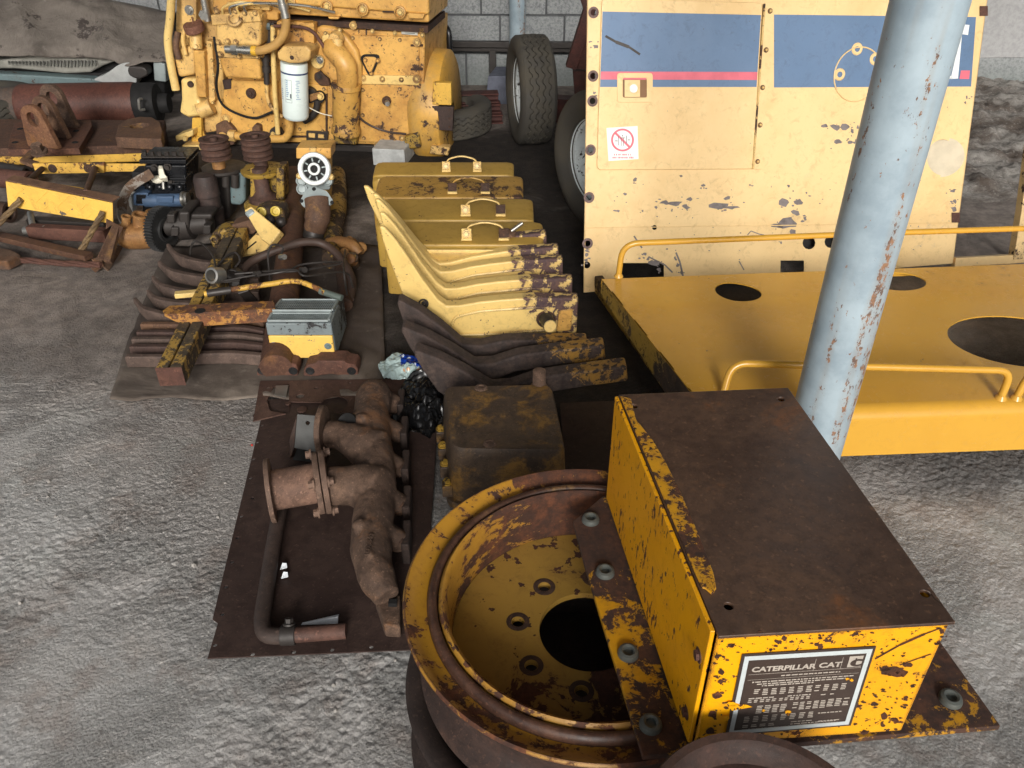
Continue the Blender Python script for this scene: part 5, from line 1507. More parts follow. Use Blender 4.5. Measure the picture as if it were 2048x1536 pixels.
m = MB(); m.ext([f.at(x, y, .03) for x, y in ((255, 392), (262, 392), (266, 426), (258, 412))], (0, .06, 0)); m.build('white_flange', WHITE, pump, bevel=.003)
m = MB(); m.lathe(f.at(364, 398, .03), (1, 0, 0), [(.034, 0), (.038, .004), (.038, .012), (.03, .014), (.034, .02), (.034, .03), (.024, .032), (.001, .032)], 24); m.build('end_seal', STEEL, pump)
m = MB(); m.ext(quad(f, 262, 344, 290, 386, -.04), (0, .1, 0)); m.build('side_block', BLACKM, pump, bevel=.01)
m = MB(); m.ext(quad(f, 284, 405, 370, 440, -.03), (0, .14, 0)); m.build('lower_block', BLACKM, pump, bevel=.008)
# bronze elbow manifold
f = FP(3.5)
bz = thing('water_manifold', 'bronze coloured rusty water manifold with three short necks', 'manifold', dn(f.at(285, 480), 0))
m = MB()
pts = crv([f.at(249, 452, 0), f.at(254, 470, 0), f.at(275, 472, 0), f.at(300, 470, 0), f.at(316, 468, 0)], 5)
m.tube(pts, [.035 + .025 * min(1, i / 6) for i in range(len(pts))], 22); m.build('body', BRONZE, bz)
for px, r_, y_ in ((252, .02, 428), (279, .03, 424), (306, .03, 420)):
    m = MB(); b_ = f.at(px, 468, .0); t_ = f.at(px + 1, y_ + 4, .0)
    L_ = (t_ - b_).length
    m.lathe(b_, t_ - b_, [(r_ * 1.3, 0), (r_, L_ * .4), (r_, L_ * .9), (r_ * 1.15, L_ * .92), (r_ * 1.15, L_), (r_ * .8, L_), (r_ * .75, L_ * .85), (.001, L_ * .85)], 22); m.build('neck', BRONZE, bz)
# gear wheel standing on edge
gc = f.at(324, 458, 0)
gear = MB()
ga = V((.96, -.28, 0)).normalized(); gx_, gy_ = perp(ga)
n_t = 44
ring = []
for k in range(n_t * 4):
    a = 2 * math.pi * k / (n_t * 4); rr = .104 if k % 4 in (1, 2) else .094
    ring.append(gc + gx_ * (rr * math.cos(a)) + gy_ * (rr * math.sin(a)))
gear.ext([p - ga * .02 for p in ring], ga * .04, [circ(gc - ga * .02, gx_, gy_, .04, n=24)])
gear.lathe(gc, ga, [(.04, -.03), (.055, -.03), (.055, .03), (.04, .03), (.04, -.03)], 24)
gear.build('toothed_gear', plain('gear_steel', lin(74, 74, 74), .4, .6, .6), label='dark toothed gear wheel standing on edge beside the bronze manifold', cat='gear')
# dark shaft with hex nuts
sh = thing('pump_shaft', 'greasy dark shaft with square nuts lying right of the gear wheel', 'shaft', dn(f.at(380, 480), 0))
sa, sb = f.at(334, 452, -.02), f.at(424, 444, -.02)
sd_ = (sb - sa).normalized(); sL = (sb - sa).length
m = MB(); m.lathe(sa, sd_, [(.001, 0), (.045, 0), (.045, sL * .25), (.07, sL * .3), (.07, sL * .55), (.05, sL * .58), (.05, sL * .95), (.035, sL), (.001, sL)], 28); m.build('shaft', GREASE, sh)
for px, py in ((340, 438), (348, 464), (412, 460)):
    m = MB(); m.ext(quad(f, px - 7, py - 9, px + 9, py + 9, .06), (0, .05, 0)); m.build('nut', GREASE, sh, bevel=.006)
m = MB(); m.ext(quad(f, 356, 424, 378, 466, .04), (0, .16, 0)); m.build('collar', GREASE, sh, bevel=.012)
m = MB(); m.ext(quad(f, 380, 428, 424, 440, .02), (0, .1, 0)); m.build('yoke', GREASE, sh, bevel=.012)

# ================================================================== belt-driven units standing in a row
def pulley(mb, c, r, n, h):
    prof = [(.001, 0)]
    z = 0
    for k in range(n):
        prof += [(r, z), (r, z + h * .22), (r * .78, z + h * .5), (r, z + h * .78), (r, z + h)]
        z += h
    prof += [(r * .7, z), (r * .6, z - h * .3), (r * .25, z - h * .3), (r * .25, z + h * .15), (.001, z + h * .15)]
    return mb.lathe(c, (0, 0, 1), prof, 40)
PUL = rust('pulley_rust', lin(70, 52, 46), lin(98, 70, 58), lin(150, 110, 60), 9, .75, .66, .3)
f = FP(3.72)
b0 = f.at(452, 415); zb = .06
un = thing('alternator', 'grey green alternator with rusty triple pulley on top', 'alternator', V((b0.x, b0.y, 0)))
cx0 = b0.x; cy0 = b0.y
zt_ = f.at(450, 300).z
m = MB(); pulley(m, V((cx0, cy0 + .02, f.at(450, 318).z)), .068, 3, .03); m.build('pulley', PUL, un)
m = MB(); m.cyl((cx0, cy0 + .02, f.at(450, 340).z), (cx0, cy0 + .02, f.at(450, 316).z), .03, seg=20); m.build('shaft', BRONZE, un)
m = MB(); m.lathe((cx0 + .01, cy0 + .05, f.at(450, 345).z), (0, 0, 1), [(.001, -.01), (.09, -.01), (.1, 0), (.1, .012), (.06, .016), (.001, .016)], 36); m.build('end_plate', GREASE, un)
m = MB(); m.ext([f.at(x, y, -.0) for x, y in ((458, 348), (490, 345), (492, 400), (482, 412), (460, 410))], (0, .14, 0)); m.build('body', GREENISH, un, bevel=.015, seg=3)
m = MB(); m.ext([f.at(x, y, -.05) for x, y in ((414, 350), (460, 348), (460, 440), (418, 440))], (0, .14, 0)); m.build('rear_body', GREASE, un, bevel=.015, seg=3)
m = MB(); cz = f.at(440, 475).z; m.lathe((f.at(437, 440).x, cy0 - .06, .02), (0, 0, 1), [(.001, 0), (.058, 0), (.06, .02), (.05, .04), (.055, .09), (.055, .11), (.05, .115), (.05, .17), (.055, .175), (.052, .25), (.045, .27), (.001, .275)], 32); m.build('solenoid', rust('dark_unit_rust', lin(52, 44, 42), lin(74, 58, 52), None, 9, .7, .6, .25), un)
for px, py in ((420, 352), (452, 350), (470, 352)):
    m = MB(); m.cyl(f.at(px, py + 22, .02), f.at(px, py - 4, .02), .018, seg=14); m.build('boss', GREASE, un)
b1 = f.at(535, 420)
un2 = thing('compressor_unit', 'olive yellow compressor with rusty grooved pulley on top', 'compressor', V((b1.x, b1.y, 0)))
m = MB(); pulley(m, V((b1.x - .005, b1.y + .02, f.at(535, 318).z)), .068, 4, .026); m.build('pulley', PUL, un2)
m = MB(); m.cyl((b1.x, b1.y + .02, f.at(535, 345).z), (b1.x, b1.y + .02, f.at(535, 316).z), .032, seg=20); m.build('shaft', PUL, un2)
m = MB(); m.lathe((b1.x, b1.y + .03, f.at(535, 345).z), (0, 0, 1), [(.001, -.01), (.095, -.01), (.1, 0), (.1, .01), (.05, .016), (.001, .016)], 36); m.build('end_plate', Y_OLIVE, un2)
for x0, x1 in ((500, 514), (552, 568)):
    m = MB(); m.ext(quad(f, x0, 336, x1, 400, .04), (0, .1, 0)); m.build('side_plate', Y_OLIVE, un2, bevel=.006)
m = MB(); m.ext(quad(f, 504, 338, 564, 398, -.03), (0, .1, 0)); m.build('core', Y_OLIVE, un2, bevel=.01)
m = MB(); m.lathe((b1.x, b1.y - .02, f.at(535, 398).z), (0, 0, 1), [(.07, 0), (.07, .02), (.05, .03), (.035, .05), (.035, .16), (.02, .165), (.001, .165)], 30); m.build('spindle', PUL, un2)
m = MB(); m.lathe((b1.x, b1.y - .01, f.at(535, 410).z - .02), (0, 0, 1), [(.001, 0), (.09, 0), (.1, .015), (.1, .035), (.08, .05), (.001, .05)], 36); m.build('base_ring', Y_OLIVE, un2)
m = MB(); m.lathe((b1.x, b1.y - .02, .0), (0, 0, 1), [(.001, 0), (.075, 0), (.075, .08), (.06, .1), (.06, .16), (.001, .16)], 30); m.build('foot', GREASE, un2)
# yellow filter base with white ring
b2 = f.at(628, 400)
fh = thing('filter_base', 'yellow filter base carrying a white filter ring', 'filter base', V((b2.x, b2.y, 0)))
m = MB(); m.ext(quad(f, 592, 296, 662, 318, .0), (0, .12, 0)); m.build('top_block', Y_ENG, fh, bevel=.006, seg=3)
m = MB(); m.ext(quad(f, 604, 316, 656, 420, -.01), (0, .12, 0)); m.build('body', Y_ENG2, fh, bevel=.012, seg=3)
m = MB(); m.ext([f.at(x, y, .008) for x, y in ((618, 296), (632, 296), (632, 318), (618, 318))], (0, .02, 0)); m.build('rib', Y_ENG2, fh, bevel=.002)
fn = V((0, -.94, .34)).normalized()
rc_ = f.at(628, 338, .06)
m = MB(); m.lathe(rc_, fn, [(.058, -.03), (.073, -.03), (.075, .0), (.071, .006), (.058, .006), (.053, .0), (.053, -.03)], 48); m.build('white_ring', WHITE, fh)
m = MB(); m.lathe(rc_, fn, [(.054, -.018), (.034, -.016), (.034, -.01), (.001, -.01)], 40); m.build('recess', BLACKM, fh)
m = MB(); m.lathe(rc_, fn, [(.018, -.02), (.018, .002), (.024, .004), (.028, .002), (.028, -.012)], 30); m.build('centre_hub', WHITE, fh)
x_, y_ = perp(fn)
for k in range(8):
    a = k * math.pi / 4 + .2
    m = MB(); c_ = rc_ + x_ * (.042 * math.cos(a)) + y_ * (.042 * math.sin(a)) - fn * .012
    m.sweep([c_ - x_ * .008 * math.cos(a) - y_ * .008 * math.sin(a), c_ + x_ * .008 * math.cos(a) + y_ * .008 * math.sin(a)], .006, .006, fn); m.build('spoke', GALV, fh)
m = MB(); m.ext(rnd([f.at(x, y, .03) for x, y in ((596, 356), (604, 350), (650, 350), (662, 356), (660, 380), (598, 380))], .01, 3, True), (0, .05, 0)); m.build('lower_plate', GALV, fh, bevel=.004)
for px, py, rp in ((602, 362, 8), (655, 362, 8), (599, 352, 5), (661, 354, 5), (604, 378, 9)):
    m = MB(); m.lathe(f.at(px, py, .04), fn, [(.003 * rp, -.02), (.0029 * rp, .006), (.0022 * rp, .008), (.0018 * rp, .002), (.001, .002)], 20); m.build('port', GALV if rp > 5 else Y_PALE, fh)

# ---- thermostat outlet: flange, neck and open pipe end
to = P(632, 470, 0)
th_ = thing('coolant_outlet', 'rusty coolant outlet with flange and open round mouth', 'pipe fitting', to)
f3 = PL(P(632, 395, .26), V((0, -.75, .66)))
m = MB(); m.ext(rnd([f3.at(x, y) for x, y in ((600, 402), (612, 378), (628, 374), (654, 382), (668, 404), (652, 414), (622, 420), (604, 412))], .012, 3, True), -f3.n * .014, [circ(f3.at(604, 402), f3.u, f3.v, .006, n=10)]); m.build('flange', GALV, th_, bevel=.003)
m = MB(); m.tube(crv([P(634, 398, .25), P(636, 420, .21), P(634, 440, .17), P(630, 456, .13)], 5), [.055] * 6 + [.056] * 5 + [.05] * 5, 28, cap=False); m.build('neck', BRONZE if False else RUST_MIX, th_)
a, b = P(632, 446, .15), P(628, 466, .11)
m = MB(); m.lathe(a, b - a, [(.05, 0), (.046, .03), (.046, .06), (.05, .062), (.05, .07), (.040, .07), (.038, .0), (.001, -.0)], 30); m.build('mouth', GREASE, th_)
for px, py in ((603, 402), (628, 378), (664, 405)): MB().bolt(f3.at(px, py, .001), f3.n, .006, .004).build('bolt_hole', BLACKM, th_)

# ---- two long pipes lying front to back
def pipe(name, pts, rs, mat, label, cat, seg=24):
    return MB().tube(crv(pts, 6), rs, seg).build(name, mat, label=label, cat=cat)
pp = crv([P(588, 352, .1), P(586, 420, .1), P(578, 520, .1), P(566, 620, .09), P(552, 735, .055)], 6)
MB().tube(pp, [.055] * len(pp), 24).build('long_pipe', rust('pipe_rust', lin(84, 58, 46), lin(112, 78, 60), lin(140, 98, 60), 6, .75, .6), label='long brown rusted pipe running from the yellow filter base to the grey mesh lamp', cat='pipe')
pp = crv([P(672, 350, .06), P(674, 400, .06), P(668, 450, .06), P(664, 520, .055)], 6)
MB().tube(pp, [.05] * (len(pp) - 7) + [.044] * 7, 24).build('long_pipe', Y_OLIVE, label='olive yellow pipe lying right of the coolant outlet', cat='pipe')
pp = crv([P(648, 480, .05), P(672, 500, .05), P(688, 560, .05), P(690, 610, .05)], 5)
MB().tube(pp, [.03] * len(pp), 18).build('curved_pipe', RUST, label='curved dark rusted pipe behind the grey mesh lamp on its right', cat='pipe')

# ---- yellow brackets and grimy castings
br = thing('mounting_bracket', 'pale yellow mounting bracket leaning among the pile of castings', 'bracket', P(520, 500, 0))
f4 = PL(P(520, 500, .10), V((-.1, -.72, .68)))
m = MB(); m.ext([f4.at(x, y, .07) for x, y in ((488, 420), (502, 412), (562, 462), (540, 490), (522, 478))], -f4.n * .045); m.build('arm', Y_PALE, br, bevel=.006, seg=3)
m = MB(); m.ext([f4.at(x, y, .02) for x, y in ((478, 500), (516, 462), (540, 488), (530, 503), (482, 512))], -f4.n * .02); m.build('foot_plate', Y_PALE, br, bevel=.004)
m = MB(); m.ext([f4.at(x, y, .0206) for x, y in ((492, 498), (512, 482), (514, 484), (494, 500))], f4.n * .0008); m.build('slot', BLACKM, br)
m = MB(); m.ext([f4.at(x, y, .075) for x, y in ((486, 424), (502, 414), (512, 424), (496, 436))], -f4.n * .04); m.build('clear_cap', GALV, br, bevel=.012, seg=3)
def lump(name, px, py, z, r, mat, label, cat, seed, sq=(1, 1, .8)):
    m = MB(); c0 = P(px, py, z)
    m.sph(c0, (r * sq[0], r * sq[1], r * sq[2]), 20, 14)
    k = V((seed, seed * 2, 0))
    for v in m.bm.verts:
        d_ = v.co - c0
        q = noise.noise(d_ * (1.6 / r) + k) * .35 + noise.cell(d_ * (2.2 / r) + k) * .14
        v.co = c0 + d_ * (1 + q)
        v.co.z = max(v.co.z, .004)
    return m.build(name, mat, label=label, cat=cat, bevel=.0, smooth=32)
cst = thing('carburettor_casting', 'grimy olive casting with round bosses left of the pale bracket', 'casting', P(445, 490, 0))
f5 = FP(3.28)
m = MB(); m.ext(rnd([f5.at(x, y, 0) for x, y in ((420, 470), (446, 458), (468, 462), (476, 484), (462, 502), (424, 498))], .02, 3, True), (0, .1, 0)); m.build('body', Y_OLIVE, cst, bevel=.012, seg=3)
for px, py, rp in ((432, 478, 10), (456, 472, 9), (448, 492, 11), (470, 490, 7)):
    m = MB(); r_ = f5.r(px, py, rp); m.lathe(f5.at(px, py, .0), (0, -1, .2), [(r_, -.02), (r_, .02), (r_ * .8, .026), (r_ * .5, .026), (r_ * .5, .01), (.001, .01)], 18); m.build('boss', Y_OLIVE, cst)
m = MB(); m.ext([f5.at(x, y, -.04) for x, y in ((462, 450), (500, 440), (520, 456), (506, 470), (470, 470))], (0, .08, 0)); m.build('flange', RUST_MIX, cst, bevel=.008)
cst2 = thing('valve_casting', 'grimy casting with two threaded ports below the compressor', 'casting', P(545, 450, 0))
f6 = FP(3.42)
m = MB(); m.ext(rnd([f6.at(x, y, 0) for x, y in ((505, 424), (530, 414), (566, 418), (572, 446), (560, 466), (512, 460))], .02, 3, True), (0, .1, 0)); m.build('body', Y_OLIVE, cst2, bevel=.014, seg=3)
for px, py in ((524, 424), (552, 422)):
    m = MB(); m.lathe(f6.at(px, py, .002), (0, -1, .3), [(.022, -.01), (.022, .012), (.015, .014), (.013, .004), (.001, .004)], 18); m.build('port', paint('port_yellow', lin(206, 180, 70), .1, 30) if px == 524 else bpy.data.materials['port_yellow'], cst2)
for px, py in ((540, 440), (562, 444), (520, 446)):
    m = MB(); m.sph(f6.at(px, py, .01), .024, 12, 8); m.build('knob', GREASE, cst2)

# ---- sheet of oily cardboard under the pile
q = [(330, 500), (300, 560), (268, 640), (244, 720), (220, 797), (330, 799), (470, 800), (600, 796), (770, 780), (772, 640), (768, 500), (700, 470), (500, 470)]
rows = []
NX, NY = 60, 50
m = MB()
for j in range(NY + 1):
    v = j / NY
    row = []
    for i in range(NX + 1):
        u = i / NX
        xl = 335 + (219 - 335) * v ** .9; xr = 762 + 10 * v
        y = 490 + (798 - 490) * v + 3 * math.sin(u * 20)
        p = P(xl + (xr - xl) * u, y, .012)
        p.z += abs(noise.fractal(V((p.x * 4 + p.y * 2, p.y * 3, 0)), 1, 2, 4)) * .02
        row.append(p)
    rows.append(row)
m.loft(rows, closed=False)
t = NT('oily_sheet')
n1, n2 = t.noise(3, 8, .65, None, .6), t.noise(16, 6, .7)
c = t.mix(t.ramp(n1, .4, .62), lin(88, 78, 70), lin(128, 117, 106))
oil_ = t.ramp(t.math('ADD', t.axis(1), t.math('MULTIPLY', n1, .5)), -.32, .0)
c = t.mix(t.math('MULTIPLY', oil_, .8), c, lin(54, 43, 37))
c = t.mix(t.math('MULTIPLY', t.ramp(n2, .58, .7), .5), c, lin(124, 116, 106))
t.l(c, t.b.inputs['Base Color']); t.b.inputs['Roughness'].default_value = .85
t.bump(n1, .6, .02)
o = m.build('ground_sheet', t.m, label='oily wrinkled brown sheet spread on the ground under the pile of bars', cat='ground sheet', smooth=60)
o.modifiers.new('thickness', 'SOLIDIFY').thickness = .004

# ---- curved scarifier bars
BAR = rust('bar_rust', lin(80, 66, 59), lin(108, 90, 80), lin(118, 90, 70), 8, .75, .66, .3)
BARD = rust('dark_bar_rust', lin(66, 50, 45), lin(88, 68, 60), lin(128, 94, 72), 8, .75, .66, .3)
for i, (tip, mid, end, yl, lb) in enumerate((
        ((336, 492), (384, 530), (520, 536), 0, 'rearmost of the curved scarifier bars, against the olive casting'),
        ((318, 526), (372, 558), (520, 566), 1, 'second curved scarifier bar from the rear of the row'),
        ((306, 556), (352, 588), (520, 592), 0, 'third curved scarifier bar from the rear, with a chipped flat tip'),
        ((296, 584), (340, 612), (520, 614), 1, 'curved scarifier bar with an orange patch beside its tip'),
        ((270, 600), (320, 636), (430, 640), 0, 'front curved scarifier bar, its tip nearest the stack of flat bars'))):
    a, b, c_ = P(*tip, .085), P(*mid, .05), P(*end, .05)
    pts = rnd([a, a.lerp(b, .62) + V((-.012, -.02, .0)), b + V((.03, -.006, 0)), b.lerp(c_, .4) + V((0, -.01, 0)), c_], .045, 4)
    n_ = len(pts)
    tap = [.55 + .45 * min(1, k / 4) for k in range(n_)]
    m = MB(); m.sweep(pts, .026, .05, (0, 0, 1), tap)
    m.build('scarifier_bar', BAR, label=lb, cat='steel bar', group='curved scarifier bars', bevel=.004, seg=2)
# ---- stack of flat bars
for i, (y, lb) in enumerate(((656, 'orange tinted rearmost flat bar of the front stack'), (672, 'second flat bar from the back of the front stack'), (686, 'third flat bar from the back of the front stack'), (701, 'fourth flat bar from the back of the front stack'), (721, 'front flat bar of the stack, closest to the edge of the oily sheet'))):
    x0 = (284, 276, 266, 262, 254)[i]
    z = .045
    pts = [P(x0, y, z), P(x0 + 90, y, z), P(x0 + 130, y - 9 + i, z + .004), P(x0 + 210, y - 12 + i, z + .01), P(530, y - 2, z)]
    m = MB(); m.sweep(rnd(pts, .05, 4), .026, .046)
    m.build('flat_bar', (RUST_MIX, BARD, BAR, BARD, BAR)[i], label=lb, cat='steel bar', group='flat bars stacked in front', bevel=.006)
# ---- long yellow grooved track bar across the pile
gb = thing('grooved_beam', 'long worn yellow beam with a groove, laid diagonally across the bars', 'steel beam', P(400, 650, 0))
ga0, ga1 = P(342, 752, .125), P(478, 470, .155)
gd = (ga1 - ga0).normalized(); gp = gd.cross(up).normalized()
WORN = paint('worn_olive_paint', lin(186, 148, 68), .47, 18, .55, .7, 0, rd=lin(60, 50, 40), rl=lin(92, 78, 56), chip=.62)
for s_ in (-1, 1):
    m = MB(); m.sweep([ga0 + gp * (.022 * s_), ga1 + gp * (.022 * s_)], .038, .07); m.build('rail', WORN, gb, bevel=.004)
m = MB(); m.sweep([ga0 + gd * .003 - up * .008, ga1 - gd * .003 - up * .008], .014, .06); m.build('web', RUST, gb)
m = MB(); m.ext([ga0 - gd * .003 + gp * s_ * .042 + up * q_ for s_, q_ in ((-1, -.035), (1, -.035), (1, .035), (-1, .035))], -gd * -.002 + gd * -.003); m.build('end_face', RUST_RED, gb)
# ---- yellow bracket channel and thin control rod
ch = thing('channel_bracket', 'orange yellow pointed channel bracket lying across the grooved beam', 'bracket', P(430, 625, 0))
z = .20
WORN2 = paint('worn_orange_paint', lin(190, 138, 58), .42, 15, .5, .8, 0, rd=lin(84, 58, 44), rl=lin(132, 84, 52), chip=.62, dirtc=lin(140, 92, 40))
m = MB(); m.ext([P(326, 624, z), P(340, 614, z), P(548, 604, z), P(552, 620, z), P(330, 632, z)], (0, 0, .006)); m.build('top_flange', WORN2, ch, bevel=.002)
m = MB(); m.ext([P(328, 632, z), P(552, 620, z), P(550, 643, z - .03), P(388, 654, z - .055), P(352, 644, z - .04)], (0, .008, .003)); m.build('web', WORN2, ch, bevel=.002)
m = MB(); m.lathe(P(400, 622, z + .006), (0, 0, 1), [(.001, .001), (.012, .001), (.018, .002), (.019, .0)], 16); m.build('hole', BLACKM, ch)
m = MB(); q = [P(392, 584, .16), P(392, 596, .12), P(352, 600, .12)]; m.sweep([P(350, 590, .12), P(396, 586, .12)], .03, .02); m.build('tab', Y_PALE, ch, bevel=.003)
rd_ = thing('control_rod', 'thin bent yellow control rod lying over the grooved beam', 'rod', P(520, 590, 0))
pts = crv([P(408, 588, .235), P(470, 578, .235), P(540, 568, .235), P(590, 562, .235), P(628, 574, .22), P(650, 586, .21)], 6)
m = MB(); m.tube(pts, .010, 12); m.build('rod', Y_BEAM, rd_)
a, b = P(640, 582, .212), P(684, 596, .2)
m = MB(); m.cyl(a, b, .012, seg=14); m.build('grip', plain('green_grey_grip', lin(88, 98, 92), .5, 0, .4), rd_)
m = MB(); a, b = P(486, 582, .22), P(506, 604, .12); m.sweep([a, b], .04, .012, (0, -.6, .8)); m.build('hanger', GREASE, rd_, bevel=.003)
m = MB(); m.cyl(P(414, 587, .235), P(462, 580, .236), .014, seg=14); m.build('sleeve', GREASE, rd_)
# ring clamp
fr_c = P(430, 551, .22)
m = MB(); m.lathe(fr_c, (-.35, -.85, .4), [(.022, -.03), (.03, -.03), (.032, 0), (.030, .02), (.022, .022), (.02, 0), (.022, -.03)], 28); m.build('ring_clamp', STEEL, label='small bright steel ring clamp resting on the grooved beam', cat='clamp')
lump('rubber_mount', 470, 556, .14, .045, GREASE, 'grimy dark rubber mount just right of the bright ring clamp', 'mount', 4)
# ---- bundle of steel fuel lines
ln = thing('fuel_lines', 'bundle of thin dark steel fuel lines lying over the brown pipe', 'fuel lines', P(560, 545, 0))
for pts in ([(446, 562, .2), (500, 552, .22), (560, 545, .23), (610, 540, .23), (680, 528, .2)], [(480, 555, .2), (540, 548, .235), (580, 540, .24), (600, 530, .24), (650, 524, .23), (684, 524, .2)], [(470, 548, .21), (530, 543, .22), (590, 540, .25), (612, 552, .24), (690, 545, .18), (706, 575, .1)], [(380, 512, .06), (384, 488, .12), (398, 484, .14), (425, 510, .2), (440, 560, .2), (480, 560, .2)], [(540, 560, .1), (536, 510, .2), (545, 490, .24), (566, 494, .22), (562, 510, .2)], [(430, 540, .18), (450, 515, .2), (470, 505, .2), (480, 520, .18), (470, 535, .16)], [(690, 500, .12), (688, 540, .2), (694, 590, .1)]):
    m = MB(); m.tube(crv([P(x, y, z) for x, y, z in pts], 7), .0042, 8); m.build('line', GREASE, ln)
for px, py, z in ((514, 548, .225), (606, 540, .24), (565, 514, .2)):
    m = MB(); m.cyl(P(px - 4, py, z - .005), P(px + 4, py, z + .005), .012, seg=6); m.build('clip', STEEL if py < 530 else GREASE, ln)
m = MB(); m.tube(crv([P(476, 566, .12), P(500, 526, .14), P(560, 498, .17), P(610, 484, .18), P(650, 490, .16), P(684, 520, .12), P(704, 560, .08), P(700, 600, .05)], 7), .017, 14); m.build('rubber_hose', BROWNHOSE, label='thick brown rubber hose arching over the pile beside the fuel lines', cat='hose')
eb_ = thing('elbow_fitting', 'bronze coloured elbow fitting at the right edge of the pile', 'pipe fitting', P(700, 520, 0))
m = MB(); m.tube(crv([P(655, 488, .08), P(680, 484, .09), P(706, 492, .09), P(718, 508, .06)], 5), [.026] * 16, 16); m.build('pipe', BRONZE, eb_)
for px, py in ((700, 484), (722, 496), (702, 520), (690, 508)):
    m = MB(); c0 = P(px, py, .07); m.lathe(c0, (random.uniform(-.4, .4), -.6, .6), [(.001, -.02), (.024, -.02), (.024, .012), (.016, .018), (.001, .018)], 16); m.build('boss', BRONZE, eb_)
m = MB(); m.lathe(P(704, 524, .05), (.2, -.5, .8), [(.001, -.03), (.03, -.03), (.034, .0), (.026, .02), (.026, .04), (.001, .04)], 20); m.build('plug', Y_OLIVE, eb_)

# ---- lamp housing with mesh face
lp_ = thing('work_lamp', 'boxy grey lamp housing with mesh top and chipped yellow front', 'lamp', P(605, 714, .06))
f7 = FP(2.46)
X0, X1 = f7.at(539, 690).x, f7.at(667, 690).x
y0 = 2.46
z0, z1, z2 = .05, f7.at(600, 672).z, f7.at(600, 648).z
def bar(mb, prof, xa, xb): return mb.ext([V((xa, y, z)) for y, z in prof], (xb - xa, 0, 0))
yb1 = 2.50; zt1 = PY(600, 626, yb1 + .03).z
yb2 = 2.56; zt2 = PY(600, 599, yb2 + .10).z
m = MB(); bar(m, [(y0, z0), (y0, z1), (y0 + .012, z1), (y0 + .012, z0)], X0, X1); m.build('front_box', Y_PALE if False else paint('lamp_yellow', lin(232, 190, 96), .2, 18, .45, .4, 0, rd=lin(100, 112, 118), rl=lin(60, 60, 62), chip=.64), lp_, bevel=.005)
m = MB(); bar(m, [(y0 + .002, z1), (y0 + .004, z2), (yb1 + .03, zt1), (yb2 + .10, zt2), (y0 + .24, zt2 - .02), (y0 + .24, z0), (y0 + .0125, z0), (y0 + .0125, z1)], X0 - .002, X1 + .002); m.build('housing', BLUEGREY, lp_, bevel=.006)
def meshpanel(ya, za, yb_, zb_, nm):
    a, b = V((X0 + .008, ya, za)), V((X0 + .008, yb_, zb_)); wx = X1 - X0 - .016
    d_ = (b - a); n_ = V((0, -d_.z, d_.y)).normalized()
    m = MB(); fx_ = V((wx, 0, 0)); t_ = d_.normalized()
    for (p, q, w_) in ((a, a + fx_, .008), (b, b + fx_, .008)): m.sweep([p + n_ * .003, q + n_ * .003], w_, .008, n_)
    for p in (a, a + fx_): m.sweep([p + n_ * .003 + t_ * .004, p + d_ + n_ * .003 - t_ * .004], .008, .008, n_)
    fr = m.build(nm + '_frame', GALV, lp_, bevel=.0015)
    m = MB()
    for k in range(1, 30): 
        x = wx * k / 30; m.sweep([a + V((x, 0, 0)) + n_ * .002, a + V((x, 0, 0)) + d_ + n_ * .002], .003, .002, n_)
    for k in range(1, 7):
        p = a + d_ * (k / 7) + n_ * .0022; m.sweep([p, p + fx_], .003, .002, n_)
    m.build(nm, MESHG, lp_)
    m = MB(); m.ext([a + n_ * .0012, a + fx_ + n_ * .0012, a + d_ + fx_ + n_ * .0012, a + d_ + n_ * .0012], n_ * .0004); m.build(nm + '_backing', BLACKM, lp_)
meshpanel(y0 + .008, z2 + .006, yb1 + .026, zt1 - .002, 'lower_mesh')
meshpanel(yb1 + .036, zt1 + .004, yb2 + .094, zt2 - .001, 'upper_mesh')
for px, py in ((548, 690), (656, 692)):
    m = MB(); m.lathe(f7.at(px, py, .0), (0, -1, 0), [(.012, -.001), (.013, .002), (.008, .003), (.007, .007), (.001, .008)], 16); m.build('bolt', GREENISH, lp_)
# support bars under lamp
# ---- bearing caps in front of the lamp
for i, (x0, x1, lb, mt) in enumerate(((514, 596, 'rusty bearing cap, left one of the two in front of the lamp', RUST_CAST), (607, 716, 'rusty bearing cap, right one of the two in front of the lamp', RUST_RED))):
    fcap = FP(2.40)
    zt = .0
    m = MB()
    w_ = x1 - x0
    out = [fcap.at(x0 + w_ * u, y) for u, y in ((0, 758), (0, 740), (.05, 730), (.2, 727), (.26, 722), (.74, 722), (.8, 727), (.95, 730), (1, 740), (1, 758), (.78, 760), (.7, 752), (.5, 749), (.3, 752), (.22, 760))]
    for p in out: p.z = max(p.z, .012)
    cap = m.ext(out, (0, .075, 0)).build('bearing_cap', rust('cap_rust_' + 'ab'[i], lin(84, 58, 48), lin(118, 80, 66), lin(140, 106, 78), 12, .85, .6, .6), label=lb, cat='bearing cap', bevel=.006, group='bearing caps')
    for u in (.12, .88):
        m = MB(); m.lathe(fcap.at(x0 + w_ * u, 742, .001) , (0, -1, 0), [(.001, .0006), (.011, .0006), (.013, .002), (.016, .0005)], 14); h_ = m.build('bolt_hole', BLACKM, loc=cap.location)
        h_.parent = cap; h_.location = (0, 0, 0)

